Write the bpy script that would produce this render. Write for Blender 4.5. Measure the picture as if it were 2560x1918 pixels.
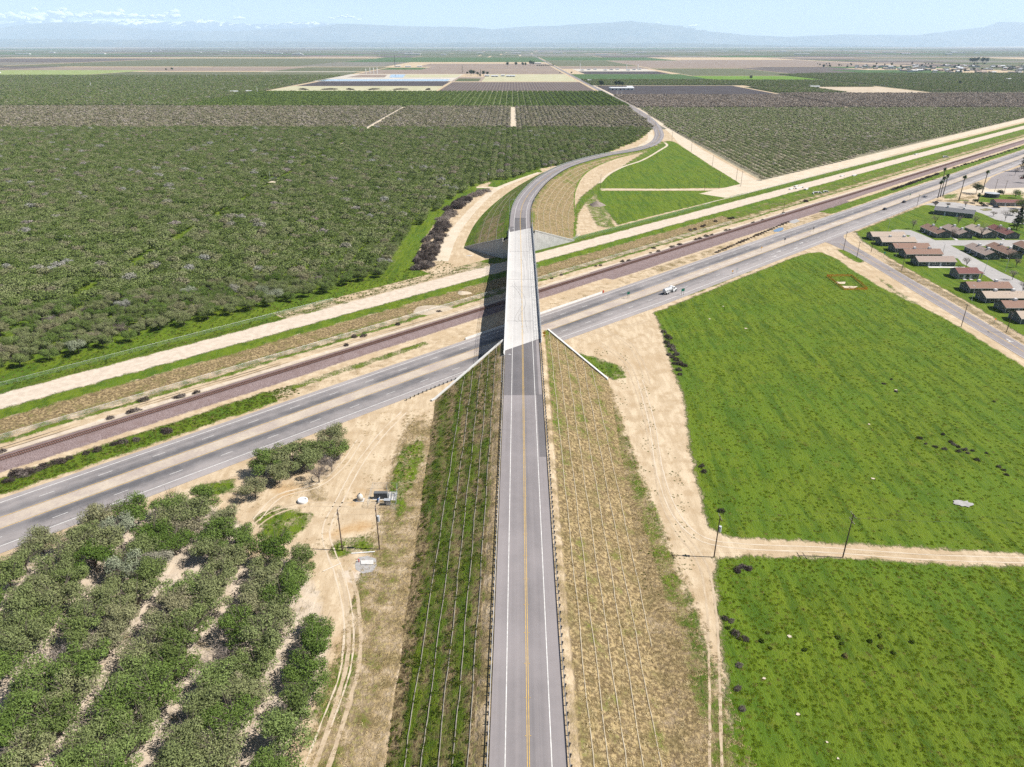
import bpy, bmesh, math, random
import numpy as np
from mathutils import Vector, Matrix

for _o in list(bpy.data.objects):
    bpy.data.objects.remove(_o)
SC = bpy.context.scene
COL = SC.collection
random.seed(7)
RNG = np.random.default_rng(7)

# ------------------------------------------------------------------ camera, world, sun
CAM_H = 109.0
FPX = 1774.0                     # focal length in photograph pixels (2560 wide)
HOR = 112.0                      # photograph row of the level horizon
PITCH = math.atan((959.0 - HOR) / FPX)
cam = bpy.data.cameras.new('camera')
cam.sensor_fit = 'HORIZONTAL'
cam.sensor_width = 36.0
cam.lens = 36.0 * FPX / 2560.0
cam.clip_start = 1.0
cam.clip_end = 200000.0
camo = bpy.data.objects.new('camera', cam)
camo.location = (0, 0, CAM_H)
camo.rotation_euler = (math.pi / 2 - PITCH, 0, 0)
COL.objects.link(camo)
SC.camera = camo

SUN_EL = math.radians(50.0)
SUN_AZ = math.radians(94.0)      # clockwise from +Y: the sun stands to the right of the view
sun_dir = Vector((math.sin(SUN_AZ) * math.cos(SUN_EL), math.cos(SUN_AZ) * math.cos(SUN_EL), math.sin(SUN_EL)))
world = bpy.data.worlds.new('World')
SC.world = world
world.use_nodes = True
wn = world.node_tree.nodes
wn.clear()
sky = wn.new('ShaderNodeTexSky')
sky.sky_type = 'NISHITA'
sky.sun_disc = False
sky.sun_elevation = SUN_EL
sky.sun_rotation = SUN_AZ
sky.altitude = 100.0
sky.air_density = 0.6
sky.dust_density = 0.1
sky.ozone_density = 1.0
bg = wn.new('ShaderNodeBackground')
bg.inputs['Strength'].default_value = 0.055
wo = wn.new('ShaderNodeOutputWorld')
world.node_tree.links.new(sky.outputs[0], bg.inputs[0])
world.node_tree.links.new(bg.outputs[0], wo.inputs[0])

sl = bpy.data.lights.new('sun', 'SUN')
sl.energy = 5.0
sl.angle = math.radians(0.53)
sl.color = (1.0, 0.965, 0.915)
slo = bpy.data.objects.new('sun', sl)
slo.rotation_euler = sun_dir.to_track_quat('Z', 'Y').to_euler()
slo.location = (0, 0, 500)
COL.objects.link(slo)

SC.view_settings.view_transform = 'Standard'
SC.view_settings.look = 'None'
SC.view_settings.exposure = 1.12
SC.view_settings.gamma = 1.0
SC.view_settings.use_curve_mapping = False
SC.cycles.max_bounces = 5
SC.cycles.diffuse_bounces = 2
SC.cycles.glossy_bounces = 2
SC.cycles.transmission_bounces = 2
SC.cycles.transparent_max_bounces = 8
SC.cycles.volume_bounces = 1
SC.cycles.use_denoising = False
SC.cycles.sample_clamp_indirect = 4.0

# ------------------------------------------------------------------ helpers
SP, CP = math.sin(PITCH), math.cos(PITCH)

def G(px, py, z=0.0):
    """The point of height z seen at a photograph pixel (2560 x 1918)."""
    x = (px - 1280.0) / FPX
    y = (py - 959.0) / FPX
    t = (CAM_H - z) / (SP + y * CP)
    return Vector((x * t, (CP - y * SP) * t, z))

C1 = lambda x, y: (x / 2.572, y / 2.572)
C2 = lambda x, y: (850 + x / 2.572, y / 2.572)
C3 = lambda x, y: (1700 + x / 2.572, y / 2.572)
C5 = lambda x, y: (850 + x / 2.549, 300 + y / 2.549)
H1 = lambda x, y: (2060 + x / 4.424, 360 + y / 4.424)
H2 = lambda x, y: (2060 + x / 4.424, 560 + y / 4.424)
N1 = lambda x, y: (x / 2.572, 900 + y / 2.572)
N4 = lambda x, y: (600 + x / 5.53, 1180 + y / 5.53)
K3 = lambda x, y: (1660 + x / 5.027, 400 + y / 5.027)
DD = lambda x, y: (x * 2560 / 2212, y * 2560 / 2212)
def GP(f, pts, z=0.0):
    return [G(*f(*q), z)[:2] for q in pts]

# corridor frame: u along the highway, v across it (away from the camera)
COR_A = math.radians(43.8)
COR_O = np.array([-134.97, 155.24])
COR_D = np.array([math.cos(COR_A), math.sin(COR_A)])
COR_N = np.array([-COR_D[1], COR_D[0]])
def UV(u, v, z=0.0):
    q = COR_O + COR_D * u + COR_N * v
    return Vector((q[0], q[1], z))
def toUV(x, y):
    q = np.array([x, y]) - COR_O
    return float(q @ COR_D), float(q @ COR_N)

def put(o, kind=None, label=None, cat=None, group=None):
    if kind: o['kind'] = kind
    if label: o['label'] = label
    if cat: o['category'] = cat
    if group: o['group'] = group
    return o

class MB:
    """Collects faces, then links them as one mesh object."""
    def __init__(self):
        self.v = []; self.f = []
    def add(self, vs, fs):
        n = len(self.v)
        self.v.extend([tuple(q) for q in vs])
        self.f.extend([tuple(i + n for i in q) for q in fs])
        return self
    def box(self, cx, cy, cz, sx, sy, sz, rz=0.0, ry=0.0):
        M = Matrix.Rotation(rz, 3, 'Z') @ Matrix.Rotation(ry, 3, 'Y')
        vs = []
        for dz in (-.5, .5):
            for dx, dy in ((-.5, -.5), (.5, -.5), (.5, .5), (-.5, .5)):
                q = M @ Vector((dx * sx, dy * sy, dz * sz))
                vs.append((cx + q.x, cy + q.y, cz + q.z))
        return self.add(vs, [(3, 2, 1, 0), (4, 5, 6, 7), (0, 1, 5, 4), (1, 2, 6, 5), (2, 3, 7, 6), (3, 0, 4, 7)])
    def beam(self, a, b, w, h):
        a = Vector(a); b = Vector(b)
        d = (b - a).normalized()
        s = d.cross(Vector((0, 0, 1)))
        s = s.normalized() if s.length > 1e-4 else Vector((1, 0, 0))
        t = s.cross(d)
        vs = []
        for p in (a, b):
            for i, j in ((-1, -1), (1, -1), (1, 1), (-1, 1)):
                vs.append(p + s * (i * w / 2) + t * (j * h / 2))
        return self.add(vs, [(3, 2, 1, 0), (4, 5, 6, 7), (0, 1, 5, 4), (1, 2, 6, 5), (2, 3, 7, 6), (3, 0, 4, 7)])
    def tube(self, pts, r, n=6):
        pts = [Vector(p) for p in pts]
        m = len(pts)
        rs = [r] * m if not hasattr(r, '__len__') else list(r)
        base = len(self.v)
        for i, p in enumerate(pts):
            d = (pts[min(i + 1, m - 1)] - pts[max(i - 1, 0)])
            d = d.normalized() if d.length > 1e-9 else Vector((0, 0, 1))
            ref = Vector((0, 0, 1)) if abs(d.z) < 0.9 else Vector((1, 0, 0))
            s = d.cross(ref).normalized(); t = s.cross(d)
            for k in range(n):
                a = 2 * math.pi * k / n
                self.v.append(tuple(p + (s * math.cos(a) + t * math.sin(a)) * rs[i]))
        for i in range(m - 1):
            for k in range(n):
                a = base + i * n + k; b = base + i * n + (k + 1) % n
                self.f.append((a, b, b + n, a + n))
        self.f.append(tuple(base + k for k in range(n))[::-1])
        self.f.append(tuple(base + (m - 1) * n + k for k in range(n)))
        return self
    def cyl(self, cx, cy, z0, z1, r, n=12, r2=None):
        return self.tube([(cx, cy, z0), (cx, cy, z1)], [r, r if r2 is None else r2], n)
    def prism(self, poly, z0, z1):
        n = len(poly)
        vs = [(p[0], p[1], z0) for p in poly] + [(p[0], p[1], z1) for p in poly]
        fs = [tuple(range(n))[::-1], tuple(range(n, 2 * n))]
        for i in range(n):
            j = (i + 1) % n
            fs.append((i, j, j + n, i + n))
        return self.add(vs, fs)
    def sheet(self, poly, z):
        return self.add([(p[0], p[1], z) for p in poly], [tuple(range(len(poly)))])
    def strip(self, left, right):
        n = len(left)
        vs = list(left) + list(right)
        return self.add(vs, [(n + i, n + i + 1, i + 1, i) for i in range(n - 1)])
    def mesh(self, name, mat, smooth=False):
        me = bpy.data.meshes.new(name)
        me.from_pydata(self.v, [], self.f)
        if mat is not None: me.materials.append(mat)
        if smooth: me.shade_smooth()
        me.update()
        return me
    def build(self, name, mat, parent=None, smooth=False):
        return link(name, self.mesh(name, mat, smooth), parent)

def link(name, me, parent=None):
    o = bpy.data.objects.new(name, me)
    COL.objects.link(o)
    if parent is not None: o.parent = parent
    return o
def thing(name, label, cat, loc=(0, 0, 0), rz=0.0, group=None, scale=None):
    o = bpy.data.objects.new(name, None)
    o.empty_display_size = 0.5
    COL.objects.link(o)
    o.location = loc
    o.rotation_euler = (0, 0, rz)
    if scale: o.scale = (scale, scale, scale) if not hasattr(scale, '__len__') else scale
    return put(o, None, label, cat, group)
def kids(o):
    return [c for c in CHILD.get(o.name, [])]
CHILD = {}
def copy_tree(o, parent=None):
    c = o.copy()
    COL.objects.link(c)
    if parent is not None:
        c.parent = parent
    for ch in o.children:
        copy_tree(ch, c)
    return c
def clone(root, loc, rz=0.0, scale=None, label=None, group=None):
    c = copy_tree(root)
    c.location = loc
    c.rotation_euler = (0, 0, rz)
    if scale: c.scale = (scale, scale, scale) if not hasattr(scale, '__len__') else scale
    if label: c['label'] = label
    if group: c['group'] = group
    return c

def grid_mesh(name, P, mat, attrs=None, smooth=False):
    """P: (ny, nx, 3) array of points."""
    ny, nx = P.shape[:2]
    me = bpy.data.meshes.new(name)
    V = np.ascontiguousarray(P.reshape(-1, 3), dtype=np.float32)
    i = np.arange(ny * nx).reshape(ny, nx)
    F = np.stack([i[:-1, :-1], i[:-1, 1:], i[1:, 1:], i[1:, :-1]], -1).reshape(-1, 4).astype(np.int32)
    nf = len(F)
    me.vertices.add(len(V)); me.vertices.foreach_set('co', V.ravel())
    me.loops.add(nf * 4); me.loops.foreach_set('vertex_index', F.ravel())
    me.polygons.add(nf)
    me.polygons.foreach_set('loop_start', np.arange(0, nf * 4, 4, dtype=np.int32))
    me.update(calc_edges=True)
    for k, a in (attrs or {}).items():
        at = me.attributes.new(k, 'FLOAT', 'POINT')
        at.data.foreach_set('value', np.ascontiguousarray(a, dtype=np.float32).ravel())
    if smooth: me.shade_smooth()
    me.materials.append(mat)
    me.validate()
    return link(name, me)

def quads_mesh(name, V, F, mat, var=None, mats=None, midx=None, smooth=False):
    me = bpy.data.meshes.new(name)
    V = np.ascontiguousarray(V, dtype=np.float32); F = np.ascontiguousarray(F, dtype=np.int32)
    k = F.shape[1]
    me.vertices.add(len(V)); me.vertices.foreach_set('co', V.ravel())
    me.loops.add(len(F) * k); me.loops.foreach_set('vertex_index', F.ravel())
    me.polygons.add(len(F))
    me.polygons.foreach_set('loop_start', np.arange(0, len(F) * k, k, dtype=np.int32))
    me.update(calc_edges=True)
    if var is not None:
        at = me.attributes.new('var', 'FLOAT', 'POINT')
        at.data.foreach_set('value', np.ascontiguousarray(var, dtype=np.float32).ravel())
    me.materials.append(mat)
    if smooth: me.shade_smooth()
    return me

def sdp(P, poly):
    """Signed distance (positive inside) of points P (n,2) to a polygon."""
    poly = np.array([(q[0], q[1]) for q in poly], dtype=float)
    n = len(poly)
    d = np.full(len(P), 1e18)
    ins = np.zeros(len(P), bool)
    for i in range(n):
        a = poly[i]; b = poly[(i + 1) % n]
        e = b - a
        w = P - a
        t = np.clip((w @ e) / max(e @ e, 1e-12), 0, 1)
        q = w - t[:, None] * e
        d = np.minimum(d, (q * q).sum(1))
        c = (a[1] > P[:, 1]) != (b[1] > P[:, 1])
        with np.errstate(divide='ignore', invalid='ignore'):
            xx = (b[0] - a[0]) * (P[:, 1] - a[1]) / (b[1] - a[1] if b[1] != a[1] else 1e-12) + a[0]
        ins ^= c & (P[:, 0] < xx)
    d = np.sqrt(d)
    return np.where(ins, d, -d)
def inside(P, poly):
    return sdp(np.asarray(P, float), poly) > 0

# ------------------------------------------------------------------ materials
MATS = {}
def newmat(name):
    m = bpy.data.materials.new(name)
    m.use_nodes = True
    m.node_tree.nodes.clear()
    MATS[name] = m
    return m, m.node_tree.nodes, m.node_tree.links
def N(nt, kind, **kw):
    n = nt.new(kind)
    for k, v in kw.items():
        setattr(n, k, v)
    return n
def mathn(nodes, links, op, a, b=None, clamp=False):
    n = nodes.new('ShaderNodeMath'); n.operation = op; n.use_clamp = clamp
    for i, x in enumerate((a, b)):
        if x is None: continue
        if isinstance(x, (int, float)): n.inputs[i].default_value = x
        else: links.new(x, n.inputs[i])
    return n.outputs[0]
def mixc(nodes, links, fac, a, b, mode='MIX'):
    n = nodes.new('ShaderNodeMix'); n.data_type = 'RGBA'; n.blend_type = mode
    for s, x in ((0, fac), (6, a), (7, b)):
        if isinstance(x, (int, float)): n.inputs[s].default_value = x
        elif isinstance(x, tuple): n.inputs[s].default_value = (*x, 1.0) if len(x) == 3 else x
        else: links.new(x, n.inputs[s])
    return n.outputs[2]
def noise(nodes, links, vec, scale, detail=3.0, rough=0.55, sx=None):
    if sx is not None:
        mp = nodes.new('ShaderNodeMapping')
        mp.inputs['Scale'].default_value = sx
        links.new(vec, mp.inputs['Vector']); vec = mp.outputs[0]
    n = nodes.new('ShaderNodeTexNoise')
    n.inputs['Scale'].default_value = scale
    n.inputs['Detail'].default_value = detail
    n.inputs['Roughness'].default_value = rough
    links.new(vec, n.inputs['Vector'])
    return n.outputs[0]
def ramp(nodes, links, fac, stops, interp='LINEAR'):
    r = nodes.new('ShaderNodeValToRGB')
    r.color_ramp.interpolation = interp
    el = r.color_ramp.elements
    while len(el) < len(stops): el.new(0.5)
    for e, (p, c) in zip(el, stops):
        e.position = p; e.color = (*c, 1.0)
    links.new(fac, r.inputs[0])
    return r.outputs[0]
def sstep(nodes, links, x, lo, hi):
    n = nodes.new('ShaderNodeMapRange'); n.interpolation_type = 'SMOOTHSTEP'
    n.inputs[1].default_value = lo; n.inputs[2].default_value = hi
    links.new(x, n.inputs[0])
    return n.outputs[0]
def finish(m, nodes, links, col, rough=0.85, spec=0.2, bump=None, bstr=0.5, bdist=0.1, metal=0.0):
    b = nodes.new('ShaderNodeBsdfPrincipled')
    if isinstance(col, tuple): b.inputs['Base Color'].default_value = (*col, 1.0)
    else: links.new(col, b.inputs['Base Color'])
    if isinstance(rough, (int, float)): b.inputs['Roughness'].default_value = rough
    else: links.new(rough, b.inputs['Roughness'])
    b.inputs['Specular IOR Level'].default_value = spec
    b.inputs['Metallic'].default_value = metal
    if bump is not None:
        bn = nodes.new('ShaderNodeBump')
        bn.inputs['Strength'].default_value = bstr
        bn.inputs['Distance'].default_value = bdist
        links.new(bump, bn.inputs['Height'])
        links.new(bn.outputs[0], b.inputs['Normal'])
    o = nodes.new('ShaderNodeOutputMaterial')
    links.new(b.outputs[0], o.inputs[0])
    return m
def simple(name, c, rough=0.8, spec=0.25, var=0.15, scale=0.6, bump=0.0, metal=0.0, c2=None, fine=None):
    """Procedural paint/stone/metal: two tones mixed by noise in world space."""
    c = tuple(x * 0.70 for x in c)
    if c2 is not None: c2 = tuple(x * 0.70 for x in c2)
    m, nt, lk = newmat(name)
    pos = nt.new('ShaderNodeNewGeometry').outputs['Position']
    n1 = noise(nt, lk, pos, scale, 4.0)
    n2 = noise(nt, lk, pos, fine if fine else scale * 7, 3.0)
    s = mathn(nt, lk, 'ADD', mathn(nt, lk, 'MULTIPLY', n1, 0.65), mathn(nt, lk, 'MULTIPLY', n2, 0.35))
    s = sstep(nt, lk, s, 0.32, 0.68)
    if c2 is None:
        a = tuple(x * (1 - var) for x in c); b = tuple(min(1, x * (1 + var)) for x in c)
    else:
        a, b = c, c2
    col = mixc(nt, lk, s, a, b)
    return finish(m, nt, lk, col, rough, spec, n2 if bump else None, 0.6, bump or 0.1, metal)

def ground_material(name, streak=(1, 1, 1), amp=1.0):
    """Dirt, with grass, dry weeds, pale gravel, ballast and rusty soil where the mesh attributes (metres inside the patch) say so."""
    m, nt, lk = newmat(name)
    pos = nt.new('ShaderNodeNewGeometry').outputs['Position']
    nbig = noise(nt, lk, pos, 0.035, 3.0)
    nmid = noise(nt, lk, pos, 0.22, 4.0)
    nfin = noise(nt, lk, pos, 1.3, 4.0, 0.65)
    nvf = noise(nt, lk, pos, 5.0, 3.0, 0.7)
    nst = noise(nt, lk, pos, 0.5, 4.0, 0.6, streak)
    nst2 = noise(nt, lk, pos, 3.4, 3.0, 0.6, (streak[0], streak[1] * 1.6, 1.0))
    nrow = noise(nt, lk, pos, 0.30, 3.0, 0.55, (streak[0], streak[1] * .35, 1.0))
    def mask(attr, a, b, w):
        at = nt.new('ShaderNodeAttribute'); at.attribute_name = attr
        x = mathn(nt, lk, 'ADD', at.outputs['Fac'], mathn(nt, lk, 'MULTIPLY', mathn(nt, lk, 'SUBTRACT', nmid, 0.5), a * amp))
        x = mathn(nt, lk, 'ADD', x, mathn(nt, lk, 'MULTIPLY', mathn(nt, lk, 'SUBTRACT', nfin, 0.5), b * amp))
        return sstep(nt, lk, x, -w, w)
    dirt = mixc(nt, lk, sstep(nt, lk, nst, 0.36, 0.66), (0.325, 0.248, 0.160), (0.415, 0.332, 0.228))
    dirt = mixc(nt, lk, mathn(nt, lk, 'MULTIPLY', sstep(nt, lk, nmid, 0.47, 0.64), 0.55), dirt, (0.265, 0.188, 0.108))
    dirt = mixc(nt, lk, mathn(nt, lk, 'MULTIPLY', sstep(nt, lk, nbig, 0.48, 0.60), 0.5), dirt, (0.30, 0.218, 0.130))
    dirt = mixc(nt, lk, mathn(nt, lk, 'MULTIPLY', sstep(nt, lk, nst2, 0.52, 0.70), 0.5), dirt, (0.235, 0.165, 0.095))
    dirt = mixc(nt, lk, mathn(nt, lk, 'MULTIPLY', sstep(nt, lk, nvf, 0.50, 0.75), 0.35), dirt, (0.47, 0.40, 0.30))
    pale = mixc(nt, lk, sstep(nt, lk, nst, 0.3, 0.7), (0.355, 0.292, 0.228), (0.43, 0.365, 0.292))
    pale = mixc(nt, lk, mathn(nt, lk, 'MULTIPLY', sstep(nt, lk, nst2, 0.5, 0.75), 0.3), pale, (0.3700, 0.3108, 0.2442))
    dry = mixc(nt, lk, sstep(nt, lk, nfin, 0.42, 0.64), (0.090, 0.062, 0.030), (0.290, 0.215, 0.108))
    dry = mixc(nt, lk, mathn(nt, lk, 'MULTIPLY', sstep(nt, lk, nvf, 0.52, 0.72), 0.5), dry, (0.43, 0.345, 0.20))
    dry = mixc(nt, lk, mathn(nt, lk, 'MULTIPLY', sstep(nt, lk, nmid, 0.46, 0.66), 0.5), dry, (0.105, 0.085, 0.032))
    gr = mixc(nt, lk, sstep(nt, lk, nst, 0.36, 0.62), (0.0430, 0.0757, 0.0047), (0.0903, 0.1273, 0.0082))
    gr = mixc(nt, lk, mathn(nt, lk, 'MULTIPLY', sstep(nt, lk, nbig, 0.44, 0.60), 0.6), gr, (0.0533, 0.1049, 0.0082))
    gr = mixc(nt, lk, mathn(nt, lk, 'MULTIPLY', sstep(nt, lk, nst2, 0.54, 0.70), 0.45), gr, (0.0310, 0.0568, 0.0047))
    gr = mixc(nt, lk, mathn(nt, lk, 'MULTIPLY', sstep(nt, lk, nvf, 0.50, 0.72), 0.6), gr, (0.1333, 0.1720, 0.0138))
    gr = mixc(nt, lk, mathn(nt, lk, 'MULTIPLY', sstep(nt, lk, nmid, 0.56, 0.70), 0.5), gr, (0.1075, 0.1161, 0.0138))
    gr = mixc(nt, lk, mathn(nt, lk, 'MULTIPLY', sstep(nt, lk, nrow, 0.46, 0.62), 0.5), gr, (0.0963, 0.1376, 0.0086))
    gr = mixc(nt, lk, mathn(nt, lk, 'MULTIPLY', sstep(nt, lk, nrow, 0.46, 0.36), 0.45), gr, (0.0310, 0.0671, 0.0052))
    bal = mixc(nt, lk, sstep(nt, lk, nvf, 0.35, 0.65), (0.075, 0.052, 0.050), (0.235, 0.180, 0.172))
    bal = mixc(nt, lk, mathn(nt, lk, 'MULTIPLY', sstep(nt, lk, nst, 0.42, 0.66), 0.5), bal, (0.115, 0.078, 0.070))
    rus = mixc(nt, lk, sstep(nt, lk, nfin, 0.35, 0.65), (0.2720, 0.1520, 0.0600), (0.3520, 0.2400, 0.1200))
    col = dirt
    col = mixc(nt, lk, mathn(nt, lk, 'MULTIPLY', mask('rust', 5.0, 3.0, 1.6), 0.7), col, rus)
    mp = mask('pale', 1.2, 0.8, 0.4); col = mixc(nt, lk, mp, col, pale)
    md = mask('dry', 3.2, 2.2, 0.7); col = mixc(nt, lk, md, col, dry)
    mb = mask('ballast', 0.6, 2.4, 0.5); col = mixc(nt, lk, mb, col, bal)
    mg = mask('grass', 3.6, 3.0, 0.7); col = mixc(nt, lk, mg, col, gr)
    veg = mathn(nt, lk, 'MAXIMUM', mg, mathn(nt, lk, 'MULTIPLY', md, 0.6))
    hgt = mathn(nt, lk, 'ADD', mathn(nt, lk, 'MULTIPLY', nst2, 0.55), mathn(nt, lk, 'MULTIPLY', nvf, 0.30))
    hgt = mathn(nt, lk, 'ADD', hgt, mathn(nt, lk, 'MULTIPLY', nst, 0.75))
    hgt = mathn(nt, lk, 'MULTIPLY', hgt, mathn(nt, lk, 'ADD', mathn(nt, lk, 'MULTIPLY', veg, 0.85), 0.13))
    return finish(m, nt, lk, col, 0.92, 0.12, hgt, 0.8, 0.75)

M_GROUND = ground_material('ground_soil_and_grass', (1.0, 0.22, 1.0))
M_SLOPE = ground_material('slope_soil_and_weeds', (1.0, 0.35, 1.0))
_c, _s = math.cos(-COR_A), math.sin(-COR_A)
M_CORR = ground_material('corridor_soil_and_weeds', (0.8, 0.8, 1.0))

def asphalt(name, base, dark, lanes=None, scale=0.4, tint=(1, 1, 1)):
    """lanes: (position across in metres / span, 0..1) ramp of wear along a UV map."""
    base = tuple(x * 0.74 for x in base); dark = tuple(x * 0.74 for x in dark)
    m, nt, lk = newmat(name)
    pos = nt.new('ShaderNodeNewGeometry').outputs['Position']
    n1 = noise(nt, lk, pos, scale, 5.0, 0.6)
    n2 = noise(nt, lk, pos, 9.0, 3.0, 0.7)
    n3 = noise(nt, lk, pos, 0.05, 2.0)
    f = mathn(nt, lk, 'MULTIPLY', sstep(nt, lk, n1, 0.35, 0.65), 0.45)
    if lanes:
        at = nt.new('ShaderNodeAttribute'); at.attribute_name = 'across'
        at2 = nt.new('ShaderNodeAttribute'); at2.attribute_name = 'along'
        cb = nt.new('ShaderNodeCombineXYZ')
        lk.new(mathn(nt, lk, 'MULTIPLY', at.outputs['Fac'], 2.2), cb.inputs[0])
        lk.new(mathn(nt, lk, 'MULTIPLY', at2.outputs['Fac'], 0.02), cb.inputs[1])
        ns = noise(nt, lk, cb.outputs[0], 1.0, 4.0, 0.65)
        lo, hi, stops = lanes
        x = nt.new('ShaderNodeMapRange')
        x.inputs[1].default_value = lo; x.inputs[2].default_value = hi
        lk.new(at.outputs['Fac'], x.inputs[0])
        w = ramp(nt, lk, x.outputs[0], [(p, (q, q, q)) for p, q in stops])
        f = mathn(nt, lk, 'ADD', mathn(nt, lk, 'MULTIPLY', f, 0.4), mathn(nt, lk, 'MULTIPLY', w, 1.0))
        f = mathn(nt, lk, 'ADD', f, mathn(nt, lk, 'MULTIPLY', mathn(nt, lk, 'SUBTRACT', ns, 0.5), 0.9), True)
    col = mixc(nt, lk, f, base, dark)
    col = mixc(nt, lk, mathn(nt, lk, 'MULTIPLY', n2, 0.25), col, tuple(x * 0.6 for x in base))
    col = mixc(nt, lk, mathn(nt, lk, 'MULTIPLY', sstep(nt, lk, n3, 0.45, 0.7), 0.3), col, tuple(min(1, x * 1.25) for x in base))
    return finish(m, nt, lk, col, 0.8, 0.25, n2, 0.3, 0.02)

M_ASPH_OVER = asphalt('overpass_asphalt', (0.275, 0.245, 0.24), (0.17, 0.155, 0.155),
    (-6.2, 6.2, [(0, .1), (.17, .35), (.21, .15), (.29, .5), (.36, .25), (.44, .45), (.5, .7), (.56, .75), (.63, .4), (.70, .55), (.78, .35), (.82, .1), (1, .1)]))
M_ASPH_NEW = asphalt('overpass_dark_asphalt', (0.16, 0.145, 0.145), (0.095, 0.09, 0.092),
    (-6.2, 6.2, [(0, .1), (.18, .25), (.3, .6), (.42, .3), (.55, .7), (.66, .6), (.8, .2), (1, .1)]))
M_ASPH_HWY = asphalt('highway_asphalt', (0.335, 0.300, 0.285), (0.095, 0.092, 0.096),
    (-24.5, 2.0, [(0, .0), (.10, .05), (.14, .35), (.2, .25), (.26, .45), (.32, .75), (.38, .95), (.425, .55), (.45, .1), (.62, .15), (.65, .6), (.70, .95), (.76, .6), (.80, .35), (.86, .55), (.92, .2), (1, 0)]))
M_ASPH_SIDE = asphalt('side_road_asphalt', (0.27, 0.235, 0.225), (0.17, 0.155, 0.155))
M_DRIVE = asphalt('driveway_asphalt', (0.38, 0.355, 0.335), (0.28, 0.265, 0.25), None, 0.25)
M_MEDIAN = simple('median_dusty_pavement', (0.37, 0.305, 0.265), c2=(0.52, 0.44, 0.345), scale=0.12, fine=1.1)
M_PAINT = simple('white_road_paint', (0.64, 0.62, 0.585), var=0.2, scale=1.2, fine=6)
M_YELLOW = simple('yellow_road_paint', (0.62, 0.40, 0.10), var=0.2, scale=1.2, fine=6)
M_CONC = simple('pale_concrete', (0.53, 0.51, 0.475), c2=(0.64, 0.615, 0.58), scale=0.25, fine=2.0)
M_DECK = asphalt('bridge_deck_concrete', (0.53, 0.505, 0.475), (0.36, 0.345, 0.33), (-6.7, 7.0, [(0, 0), (.2, .05), (.26, .4), (.33, .15), (.42, .35), (.5, .15), (.57, .35), (.66, .3), (.72, .75), (.78, .5), (.82, .2), (1, .3)]))
M_BARR = simple('barrier_concrete', (0.58, 0.565, 0.53), c2=(0.68, 0.66, 0.62), scale=0.5, fine=3.0)
M_PANEL = simple('wall_panel_concrete', (0.44, 0.425, 0.40), c2=(0.58, 0.56, 0.53), scale=0.3, fine=1.3, bump=0.03)
M_TYRE = simple('tyre_rubber_mark', (0.33, 0.31, 0.29), var=0.25, scale=1.5)
M_STEEL = simple('galvanised_steel', (0.50, 0.51, 0.52), rough=0.5, spec=0.5, var=0.12, metal=0.35)
M_DSTEEL = simple('dark_steel', (0.055, 0.055, 0.06), rough=0.6, var=0.2)
M_WOOD = simple('creosote_wood', (0.085, 0.055, 0.04), c2=(0.15, 0.105, 0.08), scale=0.8, fine=5)
M_SLEEPER = simple('weathered_sleeper', (0.10, 0.062, 0.048), c2=(0.17, 0.11, 0.085), scale=1.0, fine=6)
M_RUSTRAIL = simple('rusty_rail_steel', (0.16, 0.075, 0.055), c2=(0.24, 0.13, 0.10), scale=1.0, rough=0.6)
M_STRAW = simple('straw_wattle', (0.52, 0.45, 0.33), c2=(0.36, 0.30, 0.20), scale=1.2, fine=5)
M_GREYWATTLE = simple('weathered_wattle', (0.34, 0.31, 0.25), c2=(0.20, 0.18, 0.14), scale=1.2, fine=5)
M_WHITE = simple('white_paint', (0.78, 0.77, 0.75), rough=0.45, spec=0.4, var=0.06)
M_BLACK = simple('rubber_and_mouth_black', (0.018, 0.018, 0.019), var=0.25)  # tyre rubber, also the painted dark of culvert mouths and block recesses
M_GLASS = simple('dark_window_glass', (0.02, 0.024, 0.03), rough=0.12, spec=0.6, var=0.2)
M_SIGNG = simple('green_sign_face', (0.01, 0.13, 0.085), rough=0.5, var=0.1)
M_ORANGE = simple('orange_sign_face', (0.75, 0.22, 0.02), rough=0.5, var=0.12)
M_YSIGN = simple('amber_sign_face', (0.62, 0.30, 0.015), rough=0.5, var=0.1)
M_RED = simple('red_paint', (0.55, 0.05, 0.03), rough=0.5, var=0.1)
# ------------------------------------------------------------------ ground
def lines(segs):
    out = [segs[0][0]]
    for a, b, st in segs:
        n = max(1, int(round(abs(b - a) / st)))
        out += list(np.linspace(a, b, n + 1)[1:])
    return out
def geo(a, b, r, s0):
    out = []; x = a; s = s0; sg = 1 if b > a else -1
    while (b - x) * sg > s * 1.5:
        x += sg * s; out.append(x); s *= r
    out.append(b)
    return out
gx = geo(-240, -105000, 1.16, 4)[::-1] + lines([(-240, 340, 1.7)]) + geo(340, 105000, 1.16, 4)
gy = geo(45, -4000, 1.3, 6)[::-1] + lines([(45, 470, 1.7)]) + geo(470, 82000, 1.045, 2.0)
GX, GY = np.meshgrid(gx, gy)
P2 = np.stack([GX.ravel(), GY.ravel()], 1)
near = (P2[:, 1] < 1300) & (np.abs(P2[:, 0]) < 1500) & (P2[:, 1] > -50)
Pn = P2[near]

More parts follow.
